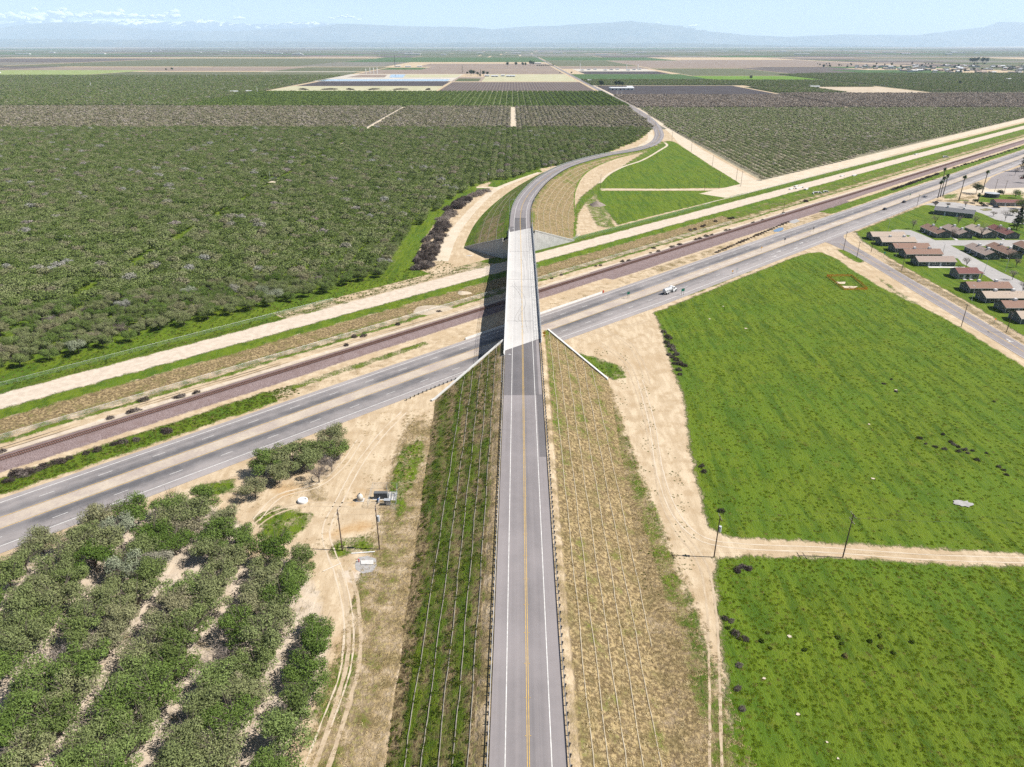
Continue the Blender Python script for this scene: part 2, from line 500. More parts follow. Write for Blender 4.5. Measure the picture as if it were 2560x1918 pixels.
def region(polys, P):
    """Largest of min(signed distance, cap) over the polygons."""
    a = np.full(len(P), -8.0)
    for poly, cap in polys:
        poly = [(float(q[0]), float(q[1])) for q in poly]
        xs = [q[0] for q in poly]; ys = [q[1] for q in poly]
        sel = (P[:, 0] > min(xs) - 9) & (P[:, 0] < max(xs) + 9) & (P[:, 1] > min(ys) - 9) & (P[:, 1] < max(ys) + 9)
        if sel.any():
            a[sel] = np.maximum(a[sel], np.minimum(sdp(P[sel], poly), cap))
    return a
def R4(x0, x1, y0, y1):
    return [(x0, y0), (x1, y0), (x1, y1), (x0, y1)]
def UVR(u0, u1, v0, v1):
    return [UV(u0, v0)[:2], UV(u1, v0)[:2], UV(u1, v1)[:2], UV(u0, v1)[:2]]
PX = lambda x, y: (x, y)
F1 = GP(PX, [(1634, 782), (1648.6, 808), (1660, 842), (1665.5, 876), (1686, 932.5), (1710, 994), (1726, 1118), (1752, 1230), (1768, 1315), (1812.8, 1341), (1987.7, 1352), (2283, 1369), (2560, 1384), (2760, 1395), (2760, 1050), (2560, 916), (2466.9, 860), (2376.5, 804), (2299.6, 764.6), (2259, 747.6), (2195.6, 713.7), (2127.8, 673), (2094, 648), (2060, 633.5), (2049.9, 631), (2018, 632.7), (1978, 646.7), (1846.4, 697.5), (1690.4, 760.8)])
F2 = GP(PX, [(1785.5, 1392), (1855.5, 1392), (2104, 1394), (2322, 1409), (2560, 1418), (2800, 1428), (2900, 2150), (1850, 2150), (1832, 1917), (1824, 1784), (1812.8, 1668), (1793, 1512), (1787.5, 1434)])
F3 = GP(PX, [(1659, 353), (1683, 353), (1734, 384.5), (1779, 416), (1819, 438), (1845, 453.7), (1859, 469), (1660, 472), (1499, 471), (1504.8, 449.6), (1547, 424), (1621, 396), (1669, 364.6)])
F4 = GP(PX, [(1489.5, 477), (1710, 477), (1859, 477), (1869, 481.6), (1799, 499.5), (1719.7, 519), (1660, 533), (1544, 562.8), (1517, 527.5), (1493, 496)])
LAWN = GP(H1, [(350, 975), (1110, 675), (2212, 750)]) + GP(H2, [(2900, 600), (3000, 1700), (2212, 1240), (1620, 880), (900, 480), (430, 195)])
ORCH_L = GP(PX, [(-150, 970), (0, 932), (249, 878), (517, 804), (641, 779), (777, 746), (917, 704), (979, 692), (1007, 633), (1038, 574), (1085, 535), (1124, 504), (1179, 469), (1226, 455), (1273, 449), (1360, 421), (1438, 408), (1517, 384), (1595, 353), (1622, 334), (1629, 324)]) + [(-900, 1070), (-900, 300)]
ORCH_N = GP(PX, [(0, 1425), (250, 1285), (430, 1245), (545, 1250), (612, 1300), (600, 1345), (640, 1405), (700, 1372), (765, 1400), (800, 1470), (826, 1600), (800, 1700), (742, 1800), (690, 1918), (650, 2150), (-200, 2150), (-330, 1900), (-330, 1560)], 2.0)
GRASS = [(F1, 8), (F2, 8), (F3, 8), (F4, 8), (LAWN, 8),
    (GP(C5, [(300, 1010), (370, 860), (450, 720), (570, 590), (700, 495), (850, 425), (960, 440), (800, 520), (680, 590), (600, 670), (530, 770), (490, 880), (470, 970)]), 3),
    (GP(C5, [(1475, 765), (1480, 600), (1530, 495), (1680, 375), (1880, 240), (2050, 135), (2095, 165), (1930, 285), (1720, 415), (1645, 465), (1570, 520), (1515, 600), (1505, 740)]), 0.75),
    (GP(C5, [(930, 425), (1000, 428), (1150, 372), (1300, 328), (1250, 318), (1000, 378)]), 3),
    (UVR(-120, 210, 79, 108), 2.5), (ORCH_L, 0.9),
    (GP(C5, [(1560, 520), (1650, 480), (1700, 600), (1760, 690), (1640, 680)]), 0.2),
    (GP(N4, [(190, 610), (540, 480), (1000, 580), (880, 800), (700, 950), (400, 1080), (290, 1000), (270, 700)]), 0.55),
    (GP(N1, [(1220, 830), (1380, 790), (1500, 770), (1520, 840), (1400, 870), (1250, 850)]), 1.0),
    (GP(N4, [(1270, 1000), (1700, 860), (1900, 1080), (1560, 1100), (1300, 1200)]), 0.4),
    ([(-33, 182), (-28, 192), (-25.5, 178), (-29, 150), (-33, 160)], 0.5),
    ([(-36, 88), (-31, 90), (-30, 104), (-34, 104)], 0.2),
    (GP(lambda x, y: (1330 + x / 8.284, 800 + y / 8.284), [(850, 700), (1000, 690), (1500, 830), (1830, 980), (1950, 1200), (1700, 1250), (1400, 1080)]), 0.8),
    ([(33.5, 50), (39.2, 50), (39.0, 118), (37.5, 145), (35.5, 185), (34.5, 215), (31, 215), (33, 150), (34.5, 110)], 0.05), (R4(47.6, 49.5, 60, 118), -0.3), ([(-36, 60), (-25, 60), (-26, 150), (-30, 185), (-34, 140)], -0.55),
    (GP(lambda x, y: (1600 + x / 4.424, 650 + y / 4.424), [(480, 400), (800, 270), (1300, 70), (1480, 0), (1480, 15), (1000, 215), (560, 390)]), 0.5),
    (GP(H2, [(150, 285), (230, 290), (440, 400), (440, 430), (380, 430), (230, 350)]), 1.5),
    (GP(H2, [(580, 580), (760, 700), (1050, 890), (1000, 900), (760, 730)]), 0.1),
    (GP(K3, [(620, 390), (1000, 385), (1050, 410), (800, 440)]), 3),
    (GP(C5, [(1240, 840), (1500, 775), (1530, 790), (1300, 850)]), 1.0),
    (GP(H1, [(1730, 560), (2212, 560), (2212, 680), (1900, 660), (1700, 640)]), 3), (GP(H1, [(1300, 560), (1500, 545), (1480, 600), (1330, 610)]), 0.5),
    (GP(H1, [(1500, 610), (1640, 620), (1600, 640), (1450, 630)]), 0.5),
]
DRY = [(GP(C5, [(1480, 745), (1500, 560), (1560, 470), (1700, 370), (1900, 250), (2040, 160), (2080, 170), (1900, 285), (1700, 410), (1620, 475), (1540, 560), (1510, 640)]), 0.5), (R4(-34, -22, 60, 200), 0.3), ([(25, 50), (38.6, 50), (38.6, 120), (36.5, 150), (35.5, 185), (35, 228), (25, 228)], 0.7), (R4(49, 51, 60, 120), -.3), (GP(H2, [(660, 380), (780, 420), (1100, 600), (1620, 900), (2212, 1290), (2212, 1330), (1500, 900), (800, 520)]), 0.15),
    (GP(H1, [(300, 990), (560, 880), (900, 740), (1100, 665), (1000, 720), (380, 980)]), 0.3),
    (GP(N4, [(500, 200), (900, 150), (1200, 230), (1200, 400), (900, 380)]), -0.2),
    (GP(H1, [(1250, 640), (1650, 560), (1700, 600), (1450, 660)]), 0.2), (ORCH_N, -0.5)]
PALE = [(ORCH_N, 0.2), (GP(PX, [(835, 1440), (858, 1425), (900, 1430), (940, 1400), (955, 1430), (930, 1455), (880, 1460)]), 0.3),
    (UVR(470, 1700, 86, 96), 2), (R4(236, 243, 640, 1100), 1), (GP(H2, [(200, 420), (500, 640), (1000, 890), (900, 850), (480, 660)]), 0.6)]
RUST = [(GP(N4, [(1180, 900), (1400, 760), (1720, 680), (1900, 740), (1650, 850), (1350, 880)]), 2), (GP(N4, [(420, 230), (640, 150), (950, 200), (700, 340), (560, 330)]), 1.5),
    (GP(PX, [(820, 1720), (850, 1600), (880, 1560), (850, 1700), (820, 1800)]), 0.6), (GP(N4, [(1500, 430), (1650, 280), (1700, 260), (1700, 400), (1560, 470)]), 0.6), (GP(N4, [(1500, 1330), (1900, 1350), (1800, 1500), (1500, 1500)]), 0.5)]
def full(polys):
    a = np.full(len(P2), -8.0)
    a[near] = region(polys, Pn)
    return a
att = {'grass': full(GRASS), 'dry': full(DRY), 'pale': full(PALE), 'rust': full(RUST), 'ballast': np.full(len(P2), -8.0)}
P3 = np.stack([GX, GY, np.zeros_like(GX)], -1)
put(grid_mesh('ground', P3, M_GROUND, att, True), 'structure')

# ------------------------------------------------------------------ rail and guideway corridor
VZ = [(0.8, .035), (5, .05), (13, .06), (16.5, .22), (18, .32), (21.2, 1.0), (25.6, 1.0), (28.6, .4), (36, .25), (41, .3), (42.5, .35), (52, 1.15), (57.3, 1.75), (58, 1.8), (71.5, 1.8), (72.3, 1.75), (79, .2), (86, .03)]
def vz(v): return np.interp(v, [q[0] for q in VZ], [q[1] for q in VZ])
cu = lines([(-120, 460, 1.5), (460, 900, 3.0), (900, 2600, 8.0)])
cv = lines([(0.8, 86, 0.75)])
CU, CV = np.meshgrid(cu, cv)
cz = vz(CV)
cz = cz + np.where((CV > 30) & (CV < 56), 0.25 * np.sin(CU * 0.13 + CV * .3) * np.sin(CU * 0.049), 0).clip(-.12, .2)
XY = COR_O[None, None] + CU[..., None] * COR_D + CV[..., None] * COR_N
bend = 0.9 * np.sin(CU / 37.0) + 0.5 * np.sin(CU / 11.0)
def band(a, b, cap=8): return np.minimum(np.minimum(CV - a, b - CV), cap)
lush = np.where((CU < 82) | (CU > 505), 0, -9)
far = CU > 400
green = np.maximum.reduce([band(52, 58.2, 1.6), band(71.2, 90, 2.2) + np.where(far, 0, -0.2), np.minimum(band(4.2, 13.2, 2.0), 2) + lush + bend * .4,
    band(35.8 + 0, 37.2, .5) + .3, band(43, 54, 0.2) + np.where(CU > 440, 0.2, -1.2), band(38, 43, -.4)])
green = np.maximum(green, np.where((CU > 80) & (CU < 150), band(9, 12, .2), -9))
under = (CU > 120) & (CU < 245)
green = np.where(under & (CV > 71), -0.2 - .4 * ((CU > 150) & (CU < 225)), green)
dryb = np.maximum.reduce([band(41.5, 52.5, 1.4), band(4, 10, -.7) + np.where(CU > 300, .5, 0) + bend * .2, band(30, 38, -.9), band(37.5, 42, .1)])
paleb = np.maximum.reduce([band(58, 71.5, 6), band(37.5, 43, -.5), band(27.5, 30.5, .4), np.where(far, band(80.5, 90), -9)])
ballb = np.maximum(band(16.8, 26.9, 3) + .25 * bend, np.where((CU > 270) & (CU < 560), band(13, 28, 1.5) + .3 * bend, -9))
att = {'grass': green, 'dry': dryb, 'pale': paleb, 'ballast': ballb, 'rust': np.full_like(CU, -8.0)}
put(grid_mesh('rail_corridor', np.concatenate([XY, cz[..., None]], -1), M_CORR, att, True), 'structure')

# railway track
RV = 23.4
trk = thing('railway_track', 'single rusty railway track on purple ballast beside the highway', 'railway', UV(0, RV, 1.0), COR_A)
for s in (-0.76, 0.76):
    mb = MB()
    mb.box(1170, s, 0.30, 2580, 0.075, 0.16)
    mb.box(1170, s, 0.20, 2580, 0.15, 0.03)
    mb.build('rail', M_RUSTRAIL, trk)
slm = MB().box(0, 0, 0.09, 0.23, 2.6, 0.18).mesh('sleeper', M_SLEEPER)
for i in range(300):
    o = link('sleeper', slm, trk)
    o.location = (-28 + i * 0.6, RNG.normal(0, .03), RNG.normal(0, .01))
mb = MB()
for i in range(1300):
    mb.box(-28 + 180 + i * 0.6, 0, 0.09, 0.23, 2.6, 0.18)
for i in range(130):
    mb.box(-28.6 - i * 0.6, 0, 0.09, 0.23, 2.6, 0.18)
put(mb.build('sleeper_row', M_SLEEPER, trk), 'stuff')

# ------------------------------------------------------------------ highway
def uv_grid(name, mat, us, edges, z, nv=2):
    """edges: function u -> (v_low, v_high)."""
    P = []; AC = []; AL = []
    for u in us:
        lo, hi = edges(u)
        row = []; r2 = []
        for k in range(nv):
            v = lo + (hi - lo) * k / (nv - 1)
            q = UV(u, v, z); row.append((q.x, q.y, q.z)); r2.append(v)
        P.append(row); AC.append(r2); AL.append([u] * nv)
    P = np.array(P).transpose(1, 0, 2)
    return grid_mesh(name, P, mat, {'across': np.array(AC).T, 'along': np.array(AL).T})
def near_edge(u): return float(np.interp(u, [-200, 140, 260, 420, 520, 640, 800, 3000], [-24.3, -24.3, -28.3, -28.5, -28.5, -27, -26, -26]))
def near_line(u): return float(np.interp(u, [-200, 140, 260, 420, 520, 640, 800, 3000], [-21.1, -21.1, -25.2, -25.4, -25.4, -24, -22.5, -22.5]))
def yel_near(u): return float(np.interp(u, [-200, 140, 260, 800, 3000], [-13.0, -13.0, -14.8, -14.8, -14]))
def yel_far(u): return float(np.interp(u, [-200, 140, 260, 800, 3000], [-7.6, -7.6, -8.6, -8.6, -8]))
def far_edge(u): return float(np.interp(u, [-200, 300, 420, 600, 3000], [2.0, 2.2, 3.0, 2.5, 2.0]))
us = lines([(-130, 700, 6), (700, 2600, 40)])
hw = put(uv_grid('highway', M_ASPH_HWY, us, lambda u: (near_edge(u), far_edge(u)), 0.05, 12), 'structure')
put(uv_grid('median_strip', M_MEDIAN, us, lambda u: (yel_near(u) + .35, yel_far(u) - .35), 0.058), 'structure')
def uline(name, vf, w, mat, u0=-130, u1=2600, z=0.062):
    uu = [u for u in us if u0 <= u <= u1]
    mb = MB()
    mb.strip([UV(u, vf(u) + w / 2, z) for u in uu], [UV(u, vf(u) - w / 2, z) for u in uu])
    o = mb.build(name, mat, hw)
    o.parent = hw
    return o
uline('edge_line', lambda u: 0.0, 0.24, M_PAINT)
uline('edge_line', near_line, 0.24, M_PAINT)
uline('median_line', yel_far, 0.2, M_YELLOW)
uline('median_line', yel_near, 0.2, M_YELLOW)
du0 = toUV(*G(116.6, 1234.4)[:2])[0] % 14.63
dm = MB().box(0, 0, 0, 3.66, 0.17, 0.006).mesh('lane_dash', M_PAINT)
for lane, mid in (('far', lambda u: yel_far(u) / 2), ('near', lambda u: (yel_near(u) + near_line(u)) / 2)):
    for k in range(-8, 62):
        u = du0 + 14.63 * k
        o = link('lane_dash', dm, hw)
        o.location = UV(u, mid(u), 0.064)
        o.rotation_euler = (0, 0, COR_A)
# turn pocket lines and arrows near the junction
for (u0, u1, v) in ((285, 372, -11.8), (420, 505, -11.6)):
    mb = MB()
    mb.strip([UV(u, v + .1, .066) for u in (u0, u1)], [UV(u, v - .1, .066) for u in (u0, u1)])
    mb.build('pocket_line', M_PAINT, hw)
am = MB()
am.add([(-2, -.12, 0), (0.6, -.12, 0), (0.6, .12, 0), (-2, .12, 0)], [(0, 1, 2, 3)])
am.add([(0.6, -.5, 0), (2.0, 0, 0), (0.6, .5, 0)], [(0, 1, 2)])
arm = am.mesh('turn_arrow', M_PAINT)
for u, v, r in ((322, -10.2, 0), (352, -10.2, 0), (398, -23.0, 0), (412, -19.5, 0), (372, -23.0, 0), (384, -19.5, 0), (478, -10.0, 3.14)):
    o = link('turn_arrow', arm, hw)
    o.location = UV(u, v, 0.068); o.rotation_euler = (0, 0, COR_A + r); o.scale = (1.3, 1.3, 1)
# raised median islands with pale kerbs
for n, (u0, u1, v0, v1) in enumerate(((315, 408, -14.5, -12.6), (428, 520, -14.5, -12.6))):
    mb = MB(); mb.prism([UV(u0 + 3, v0)[:2], UV(u1, v0)[:2], UV(u1, v1)[:2], UV(u0, (v0 + v1) / 2 + .2)[:2]], 0.04, 0.17)
    put(mb.build('median_island', M_MEDIAN), 'structure')

# ------------------------------------------------------------------ side road
sp = [(197.5, 454), (197.5, 440), (199, 425), (200.8, 405), (201.3, 380), (201.3, 330), (201.3, 240), (201.3, 60)]
hwid = [22, 10, 6.2, 4.9, 4.4, 4.4, 4.4, 4.4]
mb = MB()
mb.strip([(x - w - (6 if i == 0 else 0), y - (12 if i == 0 else 0), .045) for i, ((x, y), w) in enumerate(zip(sp, hwid))][::-1],
         [(x + w, y + (14 if i == 0 else 0), .045) for i, ((x, y), w) in enumerate(zip(sp, hwid))][::-1])
sr = put(mb.build('side_road', M_ASPH_SIDE), 'structure')
def off(path, d, w, z):
    L = []; Rr = []
    for i, (x, y) in enumerate(path):
        a = Vector(path[max(i - 1, 0)]); b = Vector(path[min(i + 1, len(path) - 1)])
        t = (b - a).normalized(); n = Vector((-t.y, t.x))
        L.append((x + n.x * (d + w / 2), y + n.y * (d + w / 2), z)); Rr.append((x + n.x * (d - w / 2), y + n.y * (d - w / 2), z))
    return L, Rr
for d in (-.16, .16):
    MB().strip(*off([q for q in sp[2:]], d, .12, .052)).build('centre_line', M_YELLOW, sr)
for d in (-3.9, 3.9):
    MB().strip(*off([q for q in sp[3:]], d, .12, .052)).build('edge_line', M_PAINT, sr)
for (x, y) in ((203, 268), (203.2, 256)):
    mb = MB(); mb.box(x, y, 0.055, 2.2, 0.5, 0.006); mb.box(x, y + 1.6, 0.055, 0.5, 2.4, 0.006)
    mb.build('road_lettering', M_PAINT, sr)
mb = MB(); mb.box(199, 429, .052, 8, .35, .006); mb.build('stop_line', M_PAINT, sr)

# ------------------------------------------------------------------ overpass road
CTRL = [(1.4, -60, 4.8), (1.8, -30, 5.4), (2.6, 78, 7.7), (3.4, 180, 9.8), (3.85, 240, 11.0), (4.4, 320, 12.3), (4.9, 400, 12.4), (5.15, 440, 12.0), (7, 484, 11.1), (12.5, 532, 9.9), (27, 612, 7.5), (54, 704, 4.8), (100, 790, 2.7), (141, 842, 1.5), (171, 903, .6), (194, 985, .16), (210, 1085, .08), (222, 1205, .08), (230, 1390, .08), (232, 1683, .08), (233, 2200, .1), (234, 3200, .3), (236, 5000, .5), (240, 9000, 1), (250, 16000, 1.5)]
def catmull(pts, step):
    P = [np.array(q, float) for q in pts]
    P = [2 * P[0] - P[1]] + P + [2 * P[-1] - P[-2]]
    out = []
    for i in range(1, len(P) - 2):
        p0, p1, p2, p3 = P[i - 1:i + 3]
        t0 = 0; t1 = t0 + np.linalg.norm(p1 - p0) ** .5; t2 = t1 + np.linalg.norm(p2 - p1) ** .5; t3 = t2 + np.linalg.norm(p3 - p2) ** .5
        n = max(2, int(np.linalg.norm(p2 - p1) / step))
        for k in range(n):
            t = t1 + (t2 - t1) * k / n
            A1 = (t1 - t) / (t1 - t0) * p0 + (t - t0) / (t1 - t0) * p1
            A2 = (t2 - t) / (t2 - t1) * p1 + (t - t1) / (t2 - t1) * p2
            A3 = (t3 - t) / (t3 - t2) * p2 + (t - t2) / (t3 - t2) * p3
            B1 = (t2 - t) / (t2 - t0) * A1 + (t - t0) / (t2 - t0) * A2
            B2 = (t3 - t) / (t3 - t1) * A2 + (t - t1) / (t3 - t1) * A3
            out.append((t2 - t) / (t2 - t1) * B1 + (t - t1) / (t2 - t1) * B2)
    out.append(P[-2])
    return np.array(out)
RD = catmull(CTRL, 4.0)
_t = np.gradient(RD[:, :2], axis=0); _t /= np.linalg.norm(_t, axis=1)[:, None]
RN = np.stack([-_t[:, 1], _t[:, 0]], 1)          # to the left of travel
def xc(y): return float(np.interp(y, RD[:, 1], RD[:, 0]))
def zc(y): return float(np.interp(y, RD[:, 1], RD[:, 2]))
def near_joint(t): return 238.2 + 0.86 * t       # skewed ends of the bridge deck
def far_joint(t): return 408.3 + 0.84 * t
def RP(y, t, dz=0.0):
    i = np.interp(y, RD[:, 1], np.arange(len(RD)))
    a = int(min(i, len(RD) - 2)); f = i - a
    p = RD[a] * (1 - f) + RD[a + 1] * f; n = RN[a] * (1 - f) + RN[a + 1] * f
    return Vector((p[0] - n[0] * t, p[1] - n[1] * t, p[2] + dz))
def road_grid(name, mat, ys, t0, t1, dz, nt=9, j0=None, j1=None):
    """j0/j1: skewed start and end lines as functions of t."""
    ts = np.linspace(t0, t1, nt); P = []
    for f in range(len(ys)):
        row = []
        for t in ts:
            y = ys[f]
            if j0 is not None:
                y = j0(t) + (y - ys[0]) / (ys[-1] - ys[0]) * ((j1(t) if j1 else ys[-1]) - j0(t))
            elif j1 is not None:
                y = ys[0] + (y - ys[0]) / (ys[-1] - ys[0]) * (j1(t) - ys[0])
            q = RP(y, t, dz); row.append((q.x, q.y, q.z))
        P.append(row)
    P = np.array(P)
    T = np.tile(ts, (len(ys), 1)); Y = np.tile(np.array(ys)[:, None], (1, nt))
    return grid_mesh(name, P, mat, {'across': T, 'along': Y})
HW = 6.15
ra = put(road_grid('approach_road', M_ASPH_OVER, lines([(-55, 238, 3)]), -HW, HW, 0, 11, None, near_joint), 'structure')
yf = lines([(408, 1000, 4), (1000, 1700, 20), (1700, 6000, 200), (6000, 15900, 1500)])
rb = put(road_grid('curved_road', M_ASPH_OVER, yf, -HW, HW, 0.0, 9, far_joint, None), 'structure')
put(road_grid('asphalt_patch', M_ASPH_NEW, lines([(198.5, 238, 3)]), -6.1, 4.9, 0.006, 9, None, near_joint), 'structure')
put(road_grid('asphalt_patch', M_ASPH_NEW, lines([(163, 199, 3)]), 4.1, 5.9, 0.006, 4), 'structure')
put(road_grid('asphalt_patch', M_ASPH_NEW, lines([(408, 442, 3)]), -3.5, 3.4, 0.007, 7, far_joint, None), 'structure')
put(road_grid('asphalt_patch', M_ASPH_NEW, lines([(404, 417, 3)]), -6.0, -3.8, 0.007, 4, far_joint, None), 'structure')
def road_line(name, mat, t, w, y0, y1, parent, dz=0.014):
    ys = [y for y in lines([(y0, y1, 3.0)])]
    MB().strip([RP(y, t - w / 2, dz) for y in ys], [RP(y, t + w / 2, dz) for y in ys]).build(name, mat, parent)
for t in (-3.66, 3.66):
    road_line('edge_line', M_PAINT, t, .17, -50, near_joint(t), ra)
    road_line('edge_line', M_PAINT, t, .17, far_joint(t), 1500, rb)
for t in (-.17, .17):
    road_line('centre_line', M_YELLOW, t, .11, -50, near_joint(t), ra)
    road_line('centre_line', M_YELLOW, t, .11, far_joint(t), 1500, rb)
rpm = MB().box(0, 0, .02, .14, .14, .03).mesh('reflective_marker', M_YELLOW)
for k in range(26):
    for t in (-.42, .42):
        o = link('reflective_marker', rpm, ra); o.location = RP(72 + k * 7.32, t, .01)

# embankments
WALL_N = [(-60, 214.5), (-27.5, 214.5), (-3.3, 241.5), (13.9, 254.6), (34.6, 231), (70, 231)]
WALL_F = [(-70, 415), (-28, 415), (-5.2, 391.8), (13.2, 407.6), (38.2, 430.5), (80, 430.5)]
def wn_y(x): return float(np.interp(x, [q[0] for q in WALL_N], [q[1] for q in WALL_N]))
def wf_y(x): return float(np.interp(x, [q[0] for q in WALL_F], [q[1] for q in WALL_F]))
SHB = 7.4
def emb_h(ztop, t, sl=2.15, sr_=2.2):
    s = sl if t < 0 else sr_
    return ztop - 0.06 - max(0.0, abs(t) - SHB) / s - (0.05 if abs(t) > 6.2 else .12)
ts_e = np.concatenate([np.linspace(-36, -SHB, 46), np.linspace(-SHB, SHB, 9)[1:-1], np.linspace(SHB, 36, 46)])
def emb_grid(name, mat, rows_fn, attr_fn):
    P = []; A = {k: [] for k in ('grass', 'dry', 'pale', 'rust', 'ballast')}
    for row in rows_fn():
        pr = []; ar = {k: [] for k in A}
        for (x, y, z, t, s) in row:
            pr.append((x, y, max(z, -0.25)))
            a = attr_fn(t, s, z)
            for k in A: ar[k].append(a.get(k, -8.0))
        P.append(pr)
        for k in A: A[k].append(ar[k])
    return put(grid_mesh(name, np.array(P), mat, {k: np.array(a) for k, a in A.items()}, True), 'structure')
def rows_near():
    for f in np.linspace(0, 1, 190):
        row = []
        for t in ts_e:
            x = xc(200) + t
            y1 = wn_y(x) + .1
            y = -55 + (y1 + 55) * f
            x2 = xc(y) + t
            wob = 0.12 * math.sin(y * .35 + t) * math.sin(t * .9 + y * .11) if abs(t) > 9 else 0
            row.append((x2, y, emb_h(zc(y), t) + wob, t, y))
        yield row
def attr_near(t, s, z):
    if t < 0:
        if t > -9: return {'dry': 0.3, 'grass': -1.2 + (.9 if t < -8.3 else 0)}
        g = 0.10 - (0.8 if -9.5 < t else 0) - (.75 if z < 1.4 and s < 150 else 0) + .35 * math.sin(t * 1.3 + s * .05) + (.5 if -22 < t < -19 else 0)
        if s > 175: g -= .4
        return {'grass': g, 'dry': 2.0}
    if t < 8.6: return {'dry': -0.2, 'grass': -2}
    g = -1.0 + .35 * math.sin(t * .8 + s * .03)
    if s > 180: g += .35
    if t < 11: g += .5 if s > 150 else .1
    return {'dry': 1.1, 'grass': g}
emb_grid('near_embankment', M_SLOPE, rows_near, attr_near)
def far_slope(y): return float(np.interp(y, [425, 500, 700, 840], [2.12, 2.75, 2.75, 2.3]))
ts_f = np.concatenate([np.linspace(-36, -SHB, 46), np.linspace(-SHB, SHB, 9)[1:-1], np.linspace(SHB, 42, 52)])
def rows_far():
    for f in np.linspace(0, 1, 30):
        row = []
        for t in ts_f:
            x = xc(410) + t
            y0 = wf_y(x) - .1
            y = y0 + (452 - y0) * f
            row.append((xc(y) + t, y, emb_h(zc(y), t, 2.15, far_slope(y)), t, y))
        yield row
    for y in lines([(455, 880, 3.5)]):
        row = []
        for t in ts_f:
            q = RP(y, t)
            z = emb_h(q.z, t, 2.15, far_slope(y))
            row.append((q.x, q.y, z, t, y))
        yield row
def attr_far(t, s, z):
    if t < 0:
        g = 0.25 + (0.9 if z < 2.5 else 0) + (.8 if t > -9.5 else 0) - (.6 if 4 < z < 9 and s < 470 else 0)
        return {'grass': g, 'dry': 2.0}
    g = -0.9 + (1.6 if z < .35 else 0) + (.7 if t < 9 else 0) + (.5 if s > 620 else 0)
    return {'grass': g, 'dry': 1.3}
emb_grid('far_embankment', M_SLOPE, rows_far, attr_far)
# dirt tracks hugging the far embankment
M_TRACK = simple('pale_dirt_track', (0.52, 0.425, 0.30), c2=(0.63, 0.535, 0.41), scale=0.12, fine=1.4)
def track(name, pts, w, z=0.035, mat=None, jag=0.5):
    P = catmull([(p[0], p[1], 0) for p in pts], 2.0)
    t = np.gradient(P[:, :2], axis=0); t /= np.linalg.norm(t, axis=1)[:, None]
    n = np.stack([-t[:, 1], t[:, 0]], 1)
    ws = np.interp(np.arange(len(P)), np.linspace(0, len(P) - 1, len(pts)), w if hasattr(w, '__len__') else [w] * len(pts))
    j1 = RNG.normal(0, jag * .3, len(P)); j2 = RNG.normal(0, jag * .3, len(P))
    L = [(P[i, 0] + n[i, 0] * (ws[i] / 2 + j1[i]), P[i, 1] + n[i, 1] * (ws[i] / 2 + j1[i]), z) for i in range(len(P))]
    Q = [(P[i, 0] - n[i, 0] * (ws[i] / 2 + j2[i]), P[i, 1] - n[i, 1] * (ws[i] / 2 + j2[i]), z) for i in range(len(P))]
    return put(MB().strip(L, Q).build(name, mat or M_TRACK), 'structure')
track('dirt_track', GP(C5, [(640, 900), (700, 760), (780, 650), (880, 540), (1000, 440), (1130, 385), (1270, 335)]), [9, 8, 6.5, 6, 5.5, 5, 4], 0.05)
track('dirt_track', GP(C5, [(870, 432), (940, 432), (1010, 435)]), 4.5, 0.045)
track('dirt_track', GP(lambda x, y: (1400 + x / 3.53, 240 + y / 3.53), [(350, 770), (430, 690), (560, 625), (720, 570), (880, 480), (945, 435), (925, 412)]), 2.8, 0.05)
track('dirt_track', GP(C5, [(1660, 441), (1900, 443), (2200, 444)]) + GP(K3, [(1000, 378), (1080, 375)]), 3.6, 0.045)
track('dirt_track', [(2.5, 1078), (2.5, 1200), (2.5, 1468)], 9, 0.06)
track('dirt_track', [(-207, 1040), (-207, 1200), (-206, 1470)], 11, 0.06)
track('dirt_track', [(-207, 880), (-207, 1045)], 4, 0.05)
for x in (-3.4 + .1, ):
    pass
# verge of bare soil along the far road and the right-hand orchard edge
track('dirt_verge', [(208, 632), (209, 780), (212, 900), (222, 1000), (231, 1150), (238, 1400), (241, 2600)], [19, 17, 16, 18, 14, 9, 8], 0.03)
track('dirt_verge', [(152, 880), (176, 948), (190, 1030), (205, 1110)], [7, 8, 7, 6], 0.02)
track('dirt_verge', [UV(505, 100)[:2], UV(800, 101)[:2], UV(1400, 101)[:2], UV(2400, 101)[:2]], [24, 18, 16, 16], 0.028)

# wheel ruts worn into the bare soil
M_RUT = simple('packed_rut_soil', (0.40, 0.30, 0.195), c2=(0.52, 0.415, 0.285), scale=0.3, fine=2.2)
M_RUTP = simple('loose_rut_soil', (0.53, 0.43, 0.31), c2=(0.60, 0.505, 0.385), scale=0.3, fine=2.2)
def ruts(pts, gauge=1.8, w=0.5, mat=None, z=0.012):
    P = [Vector((q[0], q[1])) for q in pts]
    for s_ in (-1, 1):
        Q = []
        for i, p in enumerate(P):
            t = (P[min(i + 1, len(P) - 1)] - P[max(i - 1, 0)]).normalized()
            Q.append((p.x - t.y * s_ * gauge / 2, p.y + t.x * s_ * gauge / 2))
        track('wheel_rut', Q, w, z, mat or M_RUT, .22)
ruts(GP(PX, [(770, 1930), (820, 1800), (862, 1680), (872, 1560), (850, 1440), (815, 1330), (850, 1250), (905, 1150), (960, 1080), (1010, 1030)]), 1.9, .35, M_RUTP)
ruts(GP(PX, [(800, 1930), (850, 1780), (885, 1640), (880, 1500), (860, 1420)]), 2.4, .8, M_RUT, .016)
ruts(GP(PX, [(600, 1410), (625, 1330), (680, 1285), (760, 1262), (830, 1262), (880, 1262)]), 1.8, .45)
